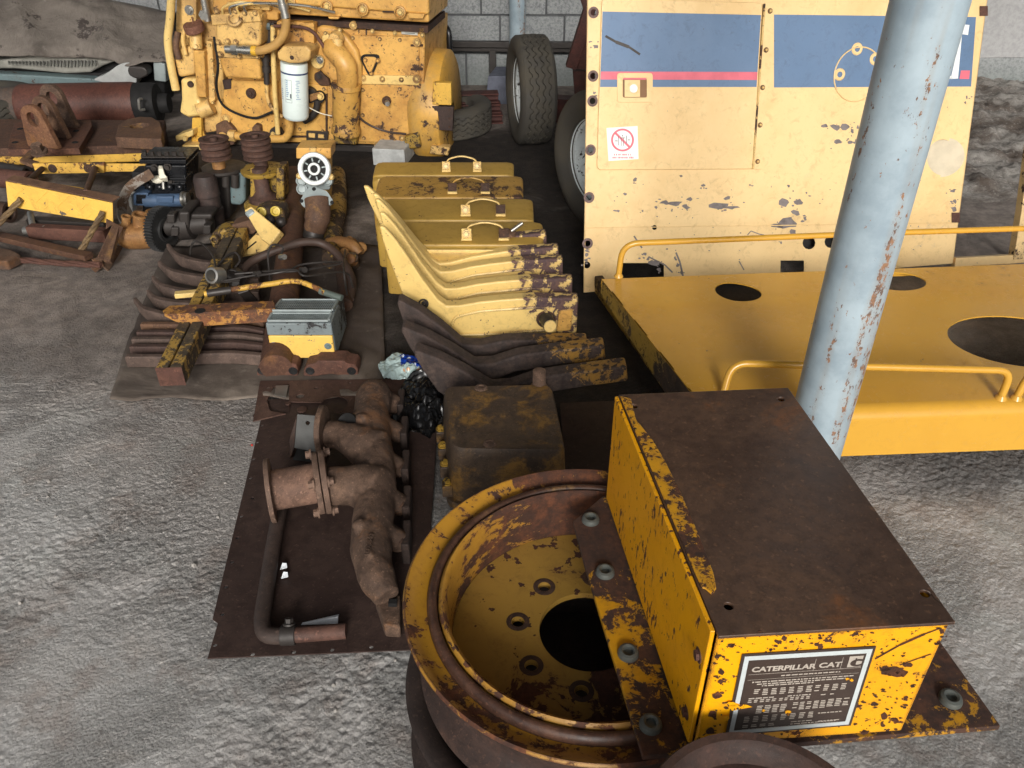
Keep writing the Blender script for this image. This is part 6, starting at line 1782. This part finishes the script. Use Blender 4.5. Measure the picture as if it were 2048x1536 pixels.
# ================================================================== four yellow boxes with carrying handles
hgt = .235
specs = [((753, 328), (1028, 350), (755, 350), (1045, 352), Y_TANK, 'rearmost yellow metal case with a handle, next to the engine'), ((760, 352), (1046, 366), (0, 0), (0, 0), Y_TANKR, 'heavily rusted metal case, second from the engine, with a corroded handle'), ((765, 396), (1066, 408), (0, 0), (0, 0), Y_TANK, 'clean dusty yellow metal case, third from the engine'), ((782, 442), (1085, 452), (0, 0), (0, 0), Y_TANK, 'front yellow metal case, right behind the pale ripper shanks')]
ybs = [P(900, y, hgt).y for y in (323, 351, 396, 442, 492)]
hands = ((925, 330), (940, 364), (968, 405), (972, 452))
for i, (l_, r_, _, _, mt, lb) in enumerate(specs):
    yb_, yf = ybs[i] - .0, ybs[i + 1] + .012
    xl, xr = P(l_[0], (323, 351, 396, 442)[i], hgt).x, P(r_[0], (323, 351, 396, 442)[i] + 2, hgt).x
    tk = thing('metal_case', lb, 'metal case', V(((xl + xr) / 2, (yb_ + yf) / 2, .012)), 'yellow metal cases with handles')
    m = MB()
    W_, Dp = xr - xl, yb_ - yf
    prof = [(yf, .012), (yf, hgt - .05), (yf + .006, hgt - .03), (yf + .028, hgt - .022), (yf + .032, hgt - .012), (yb_ - .05, hgt + .006), (yb_ - .015, hgt + .002), (yb_, hgt - .02), (yb_, .012)]
    rings = []
    for xx, s_ in ((0, .9), (.012, .97), (.035, 1.0), (W_ - .035, 1.0), (W_ - .012, .97), (W_, .9)):
        cyy, czz = (yf + yb_) / 2, .012
        rings.append([V((xl + xx, cyy + (y - cyy) * s_, czz + (z - czz) * (s_ * .5 + .5))) for y, z in prof])
    m.loft(rings); m.build('case', mt, tk, bevel=.006, seg=3)
    hp = P(*hands[i], hgt + .004)
    hy = yf + .075
    hx = hp.x - .0
    sl_ = .01
    m = MB()
    wv = V((1, 0, 0))
    pts = rnd([V((hx - .075, hy, hgt)), V((hx - .072, hy - .004, hgt + .05)), V((hx, hy - .008, hgt + .072)), V((hx + .072, hy - .004, hgt + .05)), V((hx + .075, hy, hgt))], .035, 5)
    m.sweep(pts, .007, .026, (0, -1, .25)); m.build('handle', Y_TANKR if i == 1 else Y_PALE, tk, bevel=.002)
    for s_ in (-1, 1):
        m = MB(); m.ext([V((hx + s_ * .075 - .022, hy + .02, hgt - .002)), V((hx + s_ * .075 + .022, hy + .02, hgt - .002)), V((hx + s_ * .075 + .022, hy - .026, hgt - .006)), V((hx + s_ * .075 - .022, hy - .026, hgt - .006))], (0, 0, .01)); m.build('handle_foot', Y_PALE, tk, bevel=.002)
        m = MB(); c0 = V((hx + s_ * .075, hy - .022, hgt + .024)); m.bolt(c0, (0, -1, .3), .011, .014); m.ext([c0 + V((-.02, .004, -.02)), c0 + V((.02, .004, -.02)), c0 + V((.02, .004, .02)), c0 + V((-.02, .004, .02))], (0, .005, 0)); m.build('handle_bolt', (RUST if s_ > 0 and i > 1 else Y_PALE) if i != 1 else RUST, tk, bevel=.0)
    m = MB(); m.sweep([V((xl + .03, yf + .006, hgt - .030)), V((xr - .03, yf + .006, hgt - .030))], .012, .014); m.build('lid_seam', Y_PALE if i in (0, 2, 3) else Y_TANKR, tk, bevel=.003)
m = MB(); c0 = P(1018, 470, hgt)
tp = thing('filler_tap', 'small rusty tap lever on top of the front yellow case', 'tap', c0)
m.lathe(c0, (0, 0, 1), [(.001, 0), (.03, 0), (.028, .015), (.012, .022), (.001, .022)], 18); m.build('cap', RUST_MIX, tp)
m = MB(); m.cyl(c0 + V((.01, -.005, .02)), c0 + V((.055, .005, .05)), .008, seg=10); m.build('lever', STEEL, tp)

# ================================================================== ripper shanks
def shank_mesh(Y, mat, parts=True):
    f = FP(Y)
    # outline in the photo's front shank, taken to its own plane; origin at the right-hand top corner
    upper = [(1157, 597), (1060, 596), (1000, 600), (960, 604), (920, 611), (893, 612), (876, 600), (862, 582), (846, 562), (812, 512), (790, 482), (768, 458)]
    lower = [(757, 456), (764, 486), (776, 520), (790, 556), (803, 590), (815, 608), (838, 626), (860, 648), (878, 668), (900, 681), (985, 680), (1120, 672), (1153, 668)]
    pts = [f.at(x, y) for x, y in upper + lower]
    return f, pts
f, pts = shank_mesh(2.63, None)
org = V((pts[0].x, 2.63, 0))
TW = .05
def make_shank(label):
    t_ = thing('ripper_shank', label, 'ripper shank', org, 'pale yellow ripper shanks')
    m = MB()
    m.ext([p for p in pts], (0, TW, 0))
    xa, xb = f.at(757, 456).x, f.at(880, 640).x
    for v in m.bm.verts:      # the blade thins towards its point
        k = max(0.0, min(1.0, (xb - v.co.x) / (xb - xa)))
        v.co.y = 2.63 + TW / 2 + (v.co.y - 2.63 - TW / 2) * (1 - .66 * k)
    m.build('shank', Y_SHANK, t_, bevel=.0075, seg=3)
    m = MB()
    bd = rnd([f.at(x, y, .0005) for x, y in ((910, 634), (960, 622), (1075, 614), (1092, 618), (1096, 660), (985, 668), (912, 670), (902, 654))], .02, 5, True)
    m.tube(bd + bd[:1], .0065, 8); m.build('pocket_rim', Y_SHANK, t_)
    return t_
sh1 = make_shank('front pale yellow ripper shank with a steel pin through its rusty end')
m = MB(); c_ = f.at(1092, 638, 0); m.lathe(c_, (0, -1, 0), [(.034, -.002), (.036, .003), (.028, .003), (.026, -.002)], 26); m.build('pin_hole', RUST, sh1)
m = MB(); a, b = f.at(1090, 634, -.01), f.at(1100, 652, .07); m.cyl(a, b, .025, seg=26); m.build('pin', GREASE, sh1, bevel=.002)
m = MB(); m.cyl(b, b + (b - a).normalized() * .004, .0235, seg=26); m.build('pin_end', Y_PALE, sh1)
m = MB(); c_ = f.at(847, 607, 0); m.lathe(c_, (0, -1, 0), [(.019, -.001), (.019, .004), (.014, .004), (.013, -.001)], 22); m.lathe(c_ + V((.003, 0, 0)), (0, -1, 0), [(.011, .001), (.009, .004), (.001, .0045)], 18); m.build('pin_lock', BLACKM if False else GREASE, sh1)
m = MB(); m.ext(rnd([f.at(x, y, .001) for x, y in ((1118, 620), (1146, 616), (1142, 660), (1112, 662))], .01, 3, True), (0, -.006, 0)); m.build('end_pad', Y_ENG, sh1, bevel=.003)
for (px, py, lb, ty, tzr) in ((1147, 567, 'second pale ripper shank from the front, marked near the rust line', 1.2, .0), (1130, 527, 'third pale ripper shank from the front, purple brown at its square end', 2.6, .01), (1124, 503, 'fourth pale ripper shank from the front, scraped along its top', 4.2, .02), (1102, 474, 'rearmost pale ripper shank, orange and rust mottled, touching the front case', 5.8, .03)):
    lift = .48 * math.sin(R(ty))
    q = P(px, py, .18 + lift)
    c = thing('ripper_shank', lb, 'ripper shank', V((q.x, q.y, lift)), 'pale yellow ripper shanks')
    for ch in sh1.children:
        if ch.name.split('.')[0] in ('shank', 'pocket_rim'):
            o = ch.copy(); COL.objects.link(o); o.parent = c
    c.rotation_euler = (0, -R(ty), tzr)
f = FP(2.50)
up_ = [(1175, 682), (1075, 681), (1010, 682), (960, 692), (925, 690), (880, 652), (838, 622), (797, 600)]
lo_ = [(794, 610), (805, 642), (826, 684), (856, 712), (885, 720), (920, 726), (960, 724), (1000, 714), (1100, 711), (1173, 711)]
pts2 = [f.at(x, y) for x, y in up_ + lo_]
org2 = V((pts2[0].x, 2.50, 0))
mn = min(p.z for p in pts2)
for p in pts2: p.z += .006 - mn
t_ = thing('ripper_shank', 'rear dark rusted ripper shank, just in front of the pale ones', 'ripper shank', org2, 'dark rusted ripper shanks')
m = MB(); m.ext(pts2, (0, .06, 0)); m.build('shank', R_SHANK, t_, bevel=.009, seg=3)
for (px, py, ty, lb) in ((1216, 702, 8, 'middle dark rusted ripper shank, its point beside the blue wrapper'), (1262, 744, 9, 'front dark rusted ripper shank, half hidden by the grimy housing')):
    lift = .50 * math.sin(R(ty))
    q = P(px, py, .075 + lift)
    c = dup(t_, V((q.x, q.y, lift)), lb, .0)
    c.rotation_euler = (0, -R(ty), 0)

# ================================================================== grimy housing
hz = .215
hs_t = [P(903, 898, hz), P(1132, 902, hz), P(1104, 768, hz), P(886, 772, hz)]
ho = thing('gear_cover', 'large grimy brown and yellow rocker housing in front of the dark shanks', 'housing', dn(sum(hs_t, V()) / 4, .0))
cen = sum(hs_t, V()) / 4
def scl(pts, k, z): return [V((cen.x + (p.x - cen.x) * k, cen.y + (p.y - cen.y) * k, z)) for p in pts]
def rr_(pts, r): return rnd(pts, r, 5, True)
m = MB()
m.loft([rr_(scl(hs_t, 1.06, .03), .05), rr_(scl(hs_t, 1.045, .10), .05), rr_(scl(hs_t, 1.02, hz - .03), .045), rr_(scl(hs_t, 1.0, hz - .010), .04), rr_(scl(hs_t, .97, hz), .035)]); m.build('cover', HOUSING, ho, smooth=50)
m = MB(); m.ext(rr_(scl(hs_t, 1.13, .006), .05), (0, 0, .026)); m.build('base_flange', HOUSING, ho, bevel=.004)
fl_ = scl(hs_t, 1.10, .032)
for k in range(4):
    p = fl_[3].lerp(fl_[0], (k + .5) / 4)
    m = MB(); m.box(p + V((0, 0, .02)), (.03, .035, .04), .1); m.build('clamp_lug', HOUSING, ho, bevel=.004)
    MB().bolt(p + V((0, 0, .04)), (0, 0, 1), .010, .012).build('bolt', Y_OLIVE, ho)
m = MB(); c0 = P(1078, 772, hz - .01); m.lathe(c0, (0, 0, 1), [(.03, -.02), (.026, .0), (.02, .006), (.02, .055), (.014, .058), (.001, .058)], 22); m.build('vent_stub', RUST_CAST, ho)
for px, py in ((962, 776), (980, 887)):
    m = MB(); m.lathe(P(px, py, hz), (0, 0, 1), [(.02, -.002), (.018, .003), (.01, .005), (.009, .002), (.001, .002)], 18); m.build('cover_bolt', RUST_CAST, ho)
m = MB()
def floor_text(s, px, py, size, z, sx=1.2):
    o = P(px, py, z)
    m.text(s, size, frame(o, V((1, -.0, 0)), V((0, 1, 0)), V((0, 0, 1))), .0006, sx)
floor_text('0 8 0 8 1 2 6 2 0', 948, 832, .013, hz + .0006); floor_text('0 0', 1040, 812, .018, hz + .0006); floor_text('7 5 8 3 1 0', 1042, 838, .01, hz + .0006)
m.build('cast_lettering', HOUSING, ho)

# ================================================================== gasket plates
z = .012
pl_pts = [(505, 832), (522, 838), (425, 1238), (436, 1246), (415, 1316), (846, 1298), (880, 770), (528, 800)]
gp_ = thing('steel_plate', 'big maroon brown flat steel plate with small holes along its edge', 'steel plate', P(620, 1050, 0))
hol = []
for (x, y) in ((514, 1030), (505, 996), (483, 1076), (474, 1076 - 160), (463, 1122), (451, 1173), (445, 1228), (429, 1290), (426, 1313), (505, 1308), (587, 1303), (664, 1299), (742, 1294)):
    pass
edge = [(318, 283), (293, 370), (275, 455), (258, 553), (270, 655), (212, 748), (192, 860), (165, 982), (133, 1110), (115, 1250), (77, 1408), (270, 1455), (480, 1443), (677, 1432), (877, 1418)]
hol = [circ(P(400 + x / 2.56, 740 + y / 2.56, z), (1, 0, 0), (0, 1, 0), .0052, n=10) for x, y in edge]
m = MB(); m.ext([P(x, y, z) for x, y in pl_pts], (0, 0, -.004), hol); m.build('plate', RUST_PLATE, gp_)
for i in (4, 2, 9):
    x, y = edge[i]
hd = [(520, 762), (872, 756), (876, 836), (506, 842)]
bores = [circ(P(x, y, z + .008), (1, 0, 0), (0, 1, 0), r, n=28) for x, y, r in ((668, 808, .046), (600, 792, .014), (604, 818, .016), (576, 806, .009), (632, 776, .007), (634, 836, .006), (536, 776, .006), (576, 770, .005), (700, 766, .006), (720, 800, .012))]
bores.append(rnd([P(x, y, z + .008) for x, y in ((548, 772), (578, 772), (578, 828), (540, 822), (534, 800))], .012, 3, True))
m = MB(); m.ext([P(x, y, z + .008) for x, y in hd], (0, 0, -.004), bores); m.build('head_gasket', rust('gasket_rust', lin(78, 56, 48), lin(96, 72, 60), None, 9, .8, bump=.3), label='rusty head gasket plate with bores lying above the big maroon plate', cat='gasket')
m = MB(); q = [P(x, y, z + .012) for x, y in ((552, 772), (577, 771), (572, 795), (549, 790))]; m.ext(q, (0, 0, .002)); m.build('foil_scrap', STEEL, label='small dull foil scrap lying in the gasket opening', cat='scrap')

# ================================================================== exhaust manifold
ex = thing('exhaust_manifold', 'heavy rusted cast iron exhaust manifold lying on the maroon plate', 'exhaust manifold', P(740, 1020, .012))
mz = .095
main = [(748, 792, .105), (742, 840, .105), (748, 900, .10), (752, 960, .10), (748, 1020, .10), (742, 1090, .10), (752, 1150, .095), (775, 1195, .08)]
rad_c = [.056, .056, .055, .056, .054, .052, .046, .034]
pp = crv([P(*q) for q in main], 7)
rs = []
for i in range(len(pp)):
    k = i / (len(pp) - 1) * (len(rad_c) - 1); a = int(min(k, len(rad_c) - 2)); rs.append(rad_c[a] + (rad_c[a + 1] - rad_c[a]) * (k - a) + .0012 * math.sin(i * .9))
m = MB(); m.tube(pp, rs, 32); m.sph(pp[0], .055, 24, 14); body = m
body.tube([p + V((-.006, 0, .053)) for p in pp[6:-8]], .0075, 8)
for k_ in (10, 22, 34): body.cyl(pp[k_] + V((-.02, 0, .03)), pp[k_] + V((-.03, 0, .064)), .016, seg=16)
ports = ((792, 812), (798, 868), (800, 938), (802, 1012), (800, 1084))
for px, py in ports:
    a = P(px - 48, py - 6, .09); b = P(px + 4, py, .05)
    body.tube(crv([a, a.lerp(b, .55) + V((0, 0, .010)), b], 5), [.044, .043, .042, .04, .037, .035, .034, .033, .032, .031, .03], 20)
    m = MB(); c_ = P(px, py, .045); m.box(c_ + V((.018, 0, 0)), (.022, .095, .075), .05); m.build('port_flange', rust('shaded_flange_rust', lin(50, 40, 36), lin(70, 54, 46), None, 9) if (px, py) == ports[0] else bpy.data.materials['shaded_flange_rust'], ex, bevel=.006)  # flange rust darkened to paint in shade of the gap beside the housing
    m = MB(); m.bolt(c_ + V((.004, -.03, .032)), (-.5, 0, .8), .009, .014); m.build('port_bolt', RUST, ex)
m = MB(); q = [P(x, y, .06) for x, y in ((748, 1190), (800, 1188), (800, 1252), (768, 1250))]; m.ext(q, (0, 0, -.045)); m.build('end_flange', RUST_CAST, ex, bevel=.006)
m = MB(); c_ = P(786, 1208, .062); m.box(c_, (.02, .014, .02)); m.build('end_slot', BLACKM, ex)
# lower outlet with bolted extension pipe
def ringf(mb, a, ax, r0, r1, t): return mb.lathe(a, ax, [(r0, 0), (r1, 0), (r1, t), (r0, t), (r0, 0)], 36)
oa, ob = P(738, 966, .115), P(652, 972, .125)
pts_ = crv([P(752, 985, .1), P(716, 972, .112), P(684, 972, .122), P(655, 972, .125)], 6); body.tube(pts_, [.075 - .022 * min(1, k / 10) for k in range(len(pts_))], 28)
axl = V((-.965, -.26, 0)).normalized()
fa = P(656, 962, .125)
def flange_plate(c0, ax, w_, h_, t, nm, mat, par):
    x = ax.cross(up).normalized()
    out = rnd([c0 + x * (w_ * sx_) + up * (h_ * sy_) for sx_, sy_ in ((-1, -.55), (-.45, -1), (.45, -1), (1, -.55), (1, .55), (.45, 1), (-.45, 1), (-1, .55))], .02, 3, True)
    return MB().ext(out, ax * t).build(nm, mat, par, bevel=.003)
FLR = rust('flange_rust', lin(100, 80, 68), lin(128, 102, 86), lin(146, 112, 70), 12, .8, .58, .6)
flange_plate(fa, axl, .088, .078, .016, 'outlet_flange', FLR, ex)
flange_plate(fa + axl * .018, axl, .086, .076, .016, 'mating_flange', FLR, ex)
for sx_, sy_ in ((-.065, -.05), (.065, -.05), (-.065, .05), (.065, .05)):
    x = axl.cross(up).normalized(); c_ = fa + x * sx_ + up * sy_
    MB().bolt(c_ + axl * .034, axl, .0105, .016).build('flange_bolt', FLR, ex); MB().bolt(c_, -axl, .0105, .016).build('flange_bolt', FLR, ex)
m = MB(); pe = P(540, 966, .122); L_ = (pe - fa).length
m.lathe(fa + axl * .034, axl, [(.055, 0), (.055, L_ - .05), (.055, L_ - .04)], 36); m.build('extension_pipe', rust('pink_rust', lin(104, 80, 68), lin(142, 110, 92), lin(140, 100, 60), 14, .85, .58, .8), ex)
m = MB(); ringf(m, fa + axl * (L_ - .012), axl, .048, .088, .013); m.build('pipe_flange', FLR, ex, bevel=.002)
# upper inlet with open flange
ua = P(652, 868, .115)
axu = V((-1, .02, .03)).normalized()
pts_ = crv([P(750, 905, .1), P(716, 886, .112), P(684, 872, .116), P(654, 868, .116)], 6); body.tube(pts_, [.07 - .028 * min(1, k / 12) for k in range(len(pts_))], 26)
flange_plate(ua, axu, .072, .085, .017, 'inlet_flange', RUST_CAST, ex)
body.tube(crv([P(690, 850, .12), P(720, 838, .13), P(745, 845, .12)], 5), .024, 16)
bo = body.build('casting', RUST_CAST, ex, smooth=180)
q_ = bo.modifiers.new('remesh', 'REMESH'); q_.mode = 'VOXEL'; q_.voxel_size = .0055; q_.use_smooth_shade = True
q_ = bo.modifiers.new('smooth', 'SMOOTH'); q_.factor = .6; q_.iterations = 6
tx_ = bpy.data.textures.new('cast_skin', 'CLOUDS'); tx_.noise_scale = .028; tx_.noise_depth = 3
q_ = bo.modifiers.new('skin', 'DISPLACE'); q_.texture = tx_; q_.strength = .0045; q_.mid_level = .5
m = MB(); m.lathe(P(694, 846, .14), (-.3, -.6, .7), [(.001, .001), (.022, .001), (.03, .004), (.032, -.002)], 18); m.build('dark_opening', BLACKM, ex)
m = MB(); o = P(738, 1070, .1585)
m.text('0098840', .017, frame(P(738, 1110, .157), V((0.02, 1, 0)).normalized(), V((-1, .02, 0)).normalized(), V((0, 0, 1))), .0015, 1.2)
m.build('cast_lettering', RUST_CAST, ex)
# dark bracket plate behind
bk = thing('bracket_plate', 'dark grey bent bracket plate standing behind the exhaust manifold outlet', 'bracket', P(610, 900, .012))
fb = PL(P(612, 905, .04), V((-.1, -.9, .5)))
m = MB(); m.ext([fb.at(x, y, .03) for x, y in ((594, 828), (652, 833), (640, 906), (588, 896))], -fb.n * .006, [circ(fb.at(615, 846, .03), fb.u, fb.v, .006, n=12)]); m.build('plate', GREENISH if False else plain('dark_grey_steel', lin(80, 80, 78), .6, .2, .5), bk, bevel=.002)
m = MB(); m.ext([fb.at(x, y, .03) for x, y in ((594, 828), (588, 896), (580, 918), (578, 880))], -fb.n * .05); m.build('side_leg', RUST, bk, bevel=.002)
m = MB(); m.ext([fb.at(x, y, .0) for x, y in ((588, 896), (640, 905), (640, 925), (586, 920))], -fb.n * .01); m.build('lower_plate', BLACKM, bk)
# bent pipe
tp_ = thing('bent_pipe', 'bent dark steel pipe with a coupling on the maroon plate', 'pipe', P(560, 1180, .012))
pts_ = rnd([P(572, 960, .045), P(548, 1080, .038), P(523, 1240, .036), P(528, 1272, .036), P(578, 1272, .036)], .06, 8)
m = MB(); m.tube(pts_, .0195, 20); m.build('pipe', rust('dark_pipe_rust', lin(62, 52, 48), lin(82, 66, 58), None, 7, .7), tp_)
m = MB(); m.cyl(P(562, 1271, .036), P(592, 1270, .036), .0235, seg=24); m.build('coupling', GREASE, tp_, bevel=.002)
m = MB(); m.cyl(P(590, 1270, .036), P(692, 1262, .036), .0185, seg=24); m.build('stub', rust('stub_rust', lin(82, 58, 50), lin(110, 78, 66), None, 8, .7), tp_, bevel=.001)
m = MB(); m.bolt(P(578, 1250, .052), (0, .5, .8), .010, .016); m.build('screw', GREASE, tp_)
# scraps
m = MB(); a, b = P(602, 1250, .02), P(677, 1236, .022)
m.loft([[a + V((0, 0, 0)), a + V((.003, .004, .004)), a + V((.002, -.003, .004))], [b + V((0, -.012, -.006)), b + V((0, .01, .002)), b + V((0, -.004, .01))]]); m.build('paper_roll', plain('white_paper', lin(226, 232, 238), .6, 0, .2), label='rolled white paper scrap behind the bent pipe', cat='paper scrap')
for px, py, lb in ((567, 1134, 'small crumpled white scrap halfway along the bent pipe'), (569, 1152, 'tiny folded white scrap just below the crumpled one')):
    m = MB(); c0 = P(px, py, .02); m.ext([c0 + V((-.008, -.006, -.004)), c0 + V((.009, -.002, -.002)), c0 + V((.006, .008, .003)), c0 + V((-.004, .006, .006))], (.001, 0, .003)); m.build('scrap', bpy.data.materials['white_paper'], label=lb, cat='paper scrap')
m = MB(); c0 = P(504, 890, .012); m.sph(c0, .004, 8, 6); m.build('red_bit', plain('red_plastic', lin(196, 60, 48), .5), label='tiny red plastic bit at the left edge of the maroon plate', cat='litter')
m = MB(); c0 = P(1974, 276, .02); m.ext([c0 + V((-.05, -.02, 0)), c0 + V((.05, -.015, .01)), c0 + V((.035, .04, .03)), c0 + V((-.03, .03, .01))], (0, 0, .004)); m.build('red_wrapper', bpy.data.materials['red_plastic'], label='red plastic wrapper on the dirt right of the cream panel', cat='litter')

# ================================================================== crisp wrapper and black bag
def crumple(name, cx, cy, z, sx_, sy_, amp, fr_, seed, mat, label, cat, dome=.05, n=56):
    m = MB()
    c0 = P(cx, cy, z)
    rows = []
    for j in range(n + 1):
        row = []
        for i in range(n + 1):
            u, v = i / n * 2 - 1, j / n * 2 - 1
            x, y = u * math.sqrt(1 - v * v / 2) * sx_, v * math.sqrt(1 - u * u / 2) * sy_
            p = V((x, y, 0)) * fr_ + V((seed, 0, 0))
            cr = abs(noise.noise(p)) + .6 * abs(noise.noise(p * 2.3)) + .35 * abs(noise.noise(p * 5))
            e = max(0.0, 1 - (u * u + v * v) * .5)
            row.append(c0 + V((x + amp * .5 * noise.noise(p * 1.3), y + amp * .5 * noise.noise(p * 1.3 + V((9, 0, 0))), dome * e + amp * (cr - .3))))
            row[-1].z = max(row[-1].z, .008)
        rows.append(row)
    m.loft(rows, closed=False)
    o = m.build(name, mat, label=label, cat=cat, smooth=25)
    o.modifiers.new('thickness', 'SOLIDIFY').thickness = .0015
    return o
t = NT('wrapper_foil')
sx0, sy0 = t.axis(0), t.axis(1)
wob = t.math('MULTIPLY', t.math('SUBTRACT', t.noise(18, 4, .6), .5), .05)
xx = t.math('ADD', sx0, wob)
blue = t.math('MULTIPLY', t.ramp(xx, -.012, -.008), t.ramp(t.math('ADD', sy0, wob), -.025, -.02))
c = t.mix(blue, lin(176, 196, 194), lin(24, 62, 160))
c = t.mix(t.math('MULTIPLY', blue, t.ramp(t.noise(40, 3, .5), .58, .62)), c, lin(214, 226, 240))
red = t.math('MULTIPLY', t.ramp(t.noise(24, 2, .5), .62, .65), t.ramp(sy0, -.02, -.03))
c = t.mix(t.math('MULTIPLY', red, .7), c, lin(206, 130, 60))
t.l(c, t.b.inputs['Base Color']); t.b.inputs['Roughness'].default_value = .22; t.b.inputs['Metallic'].default_value = .1
crumple('snack_wrapper', 806, 738, .02, .085, .085, .022, 15, 3, t.m, 'crumpled blue and white snack wrapper beside the dark shank point', 'wrapper', .03)
t = NT('black_film'); t.b.inputs['Base Color'].default_value = lin(16, 16, 17); t.b.inputs['Roughness'].default_value = .24
crumple('plastic_bag', 838, 822, .012, .085, .17, .055, 8, 11, t.m, 'crumpled glossy black plastic bag left of the grimy housing', 'bag', .05, 72)
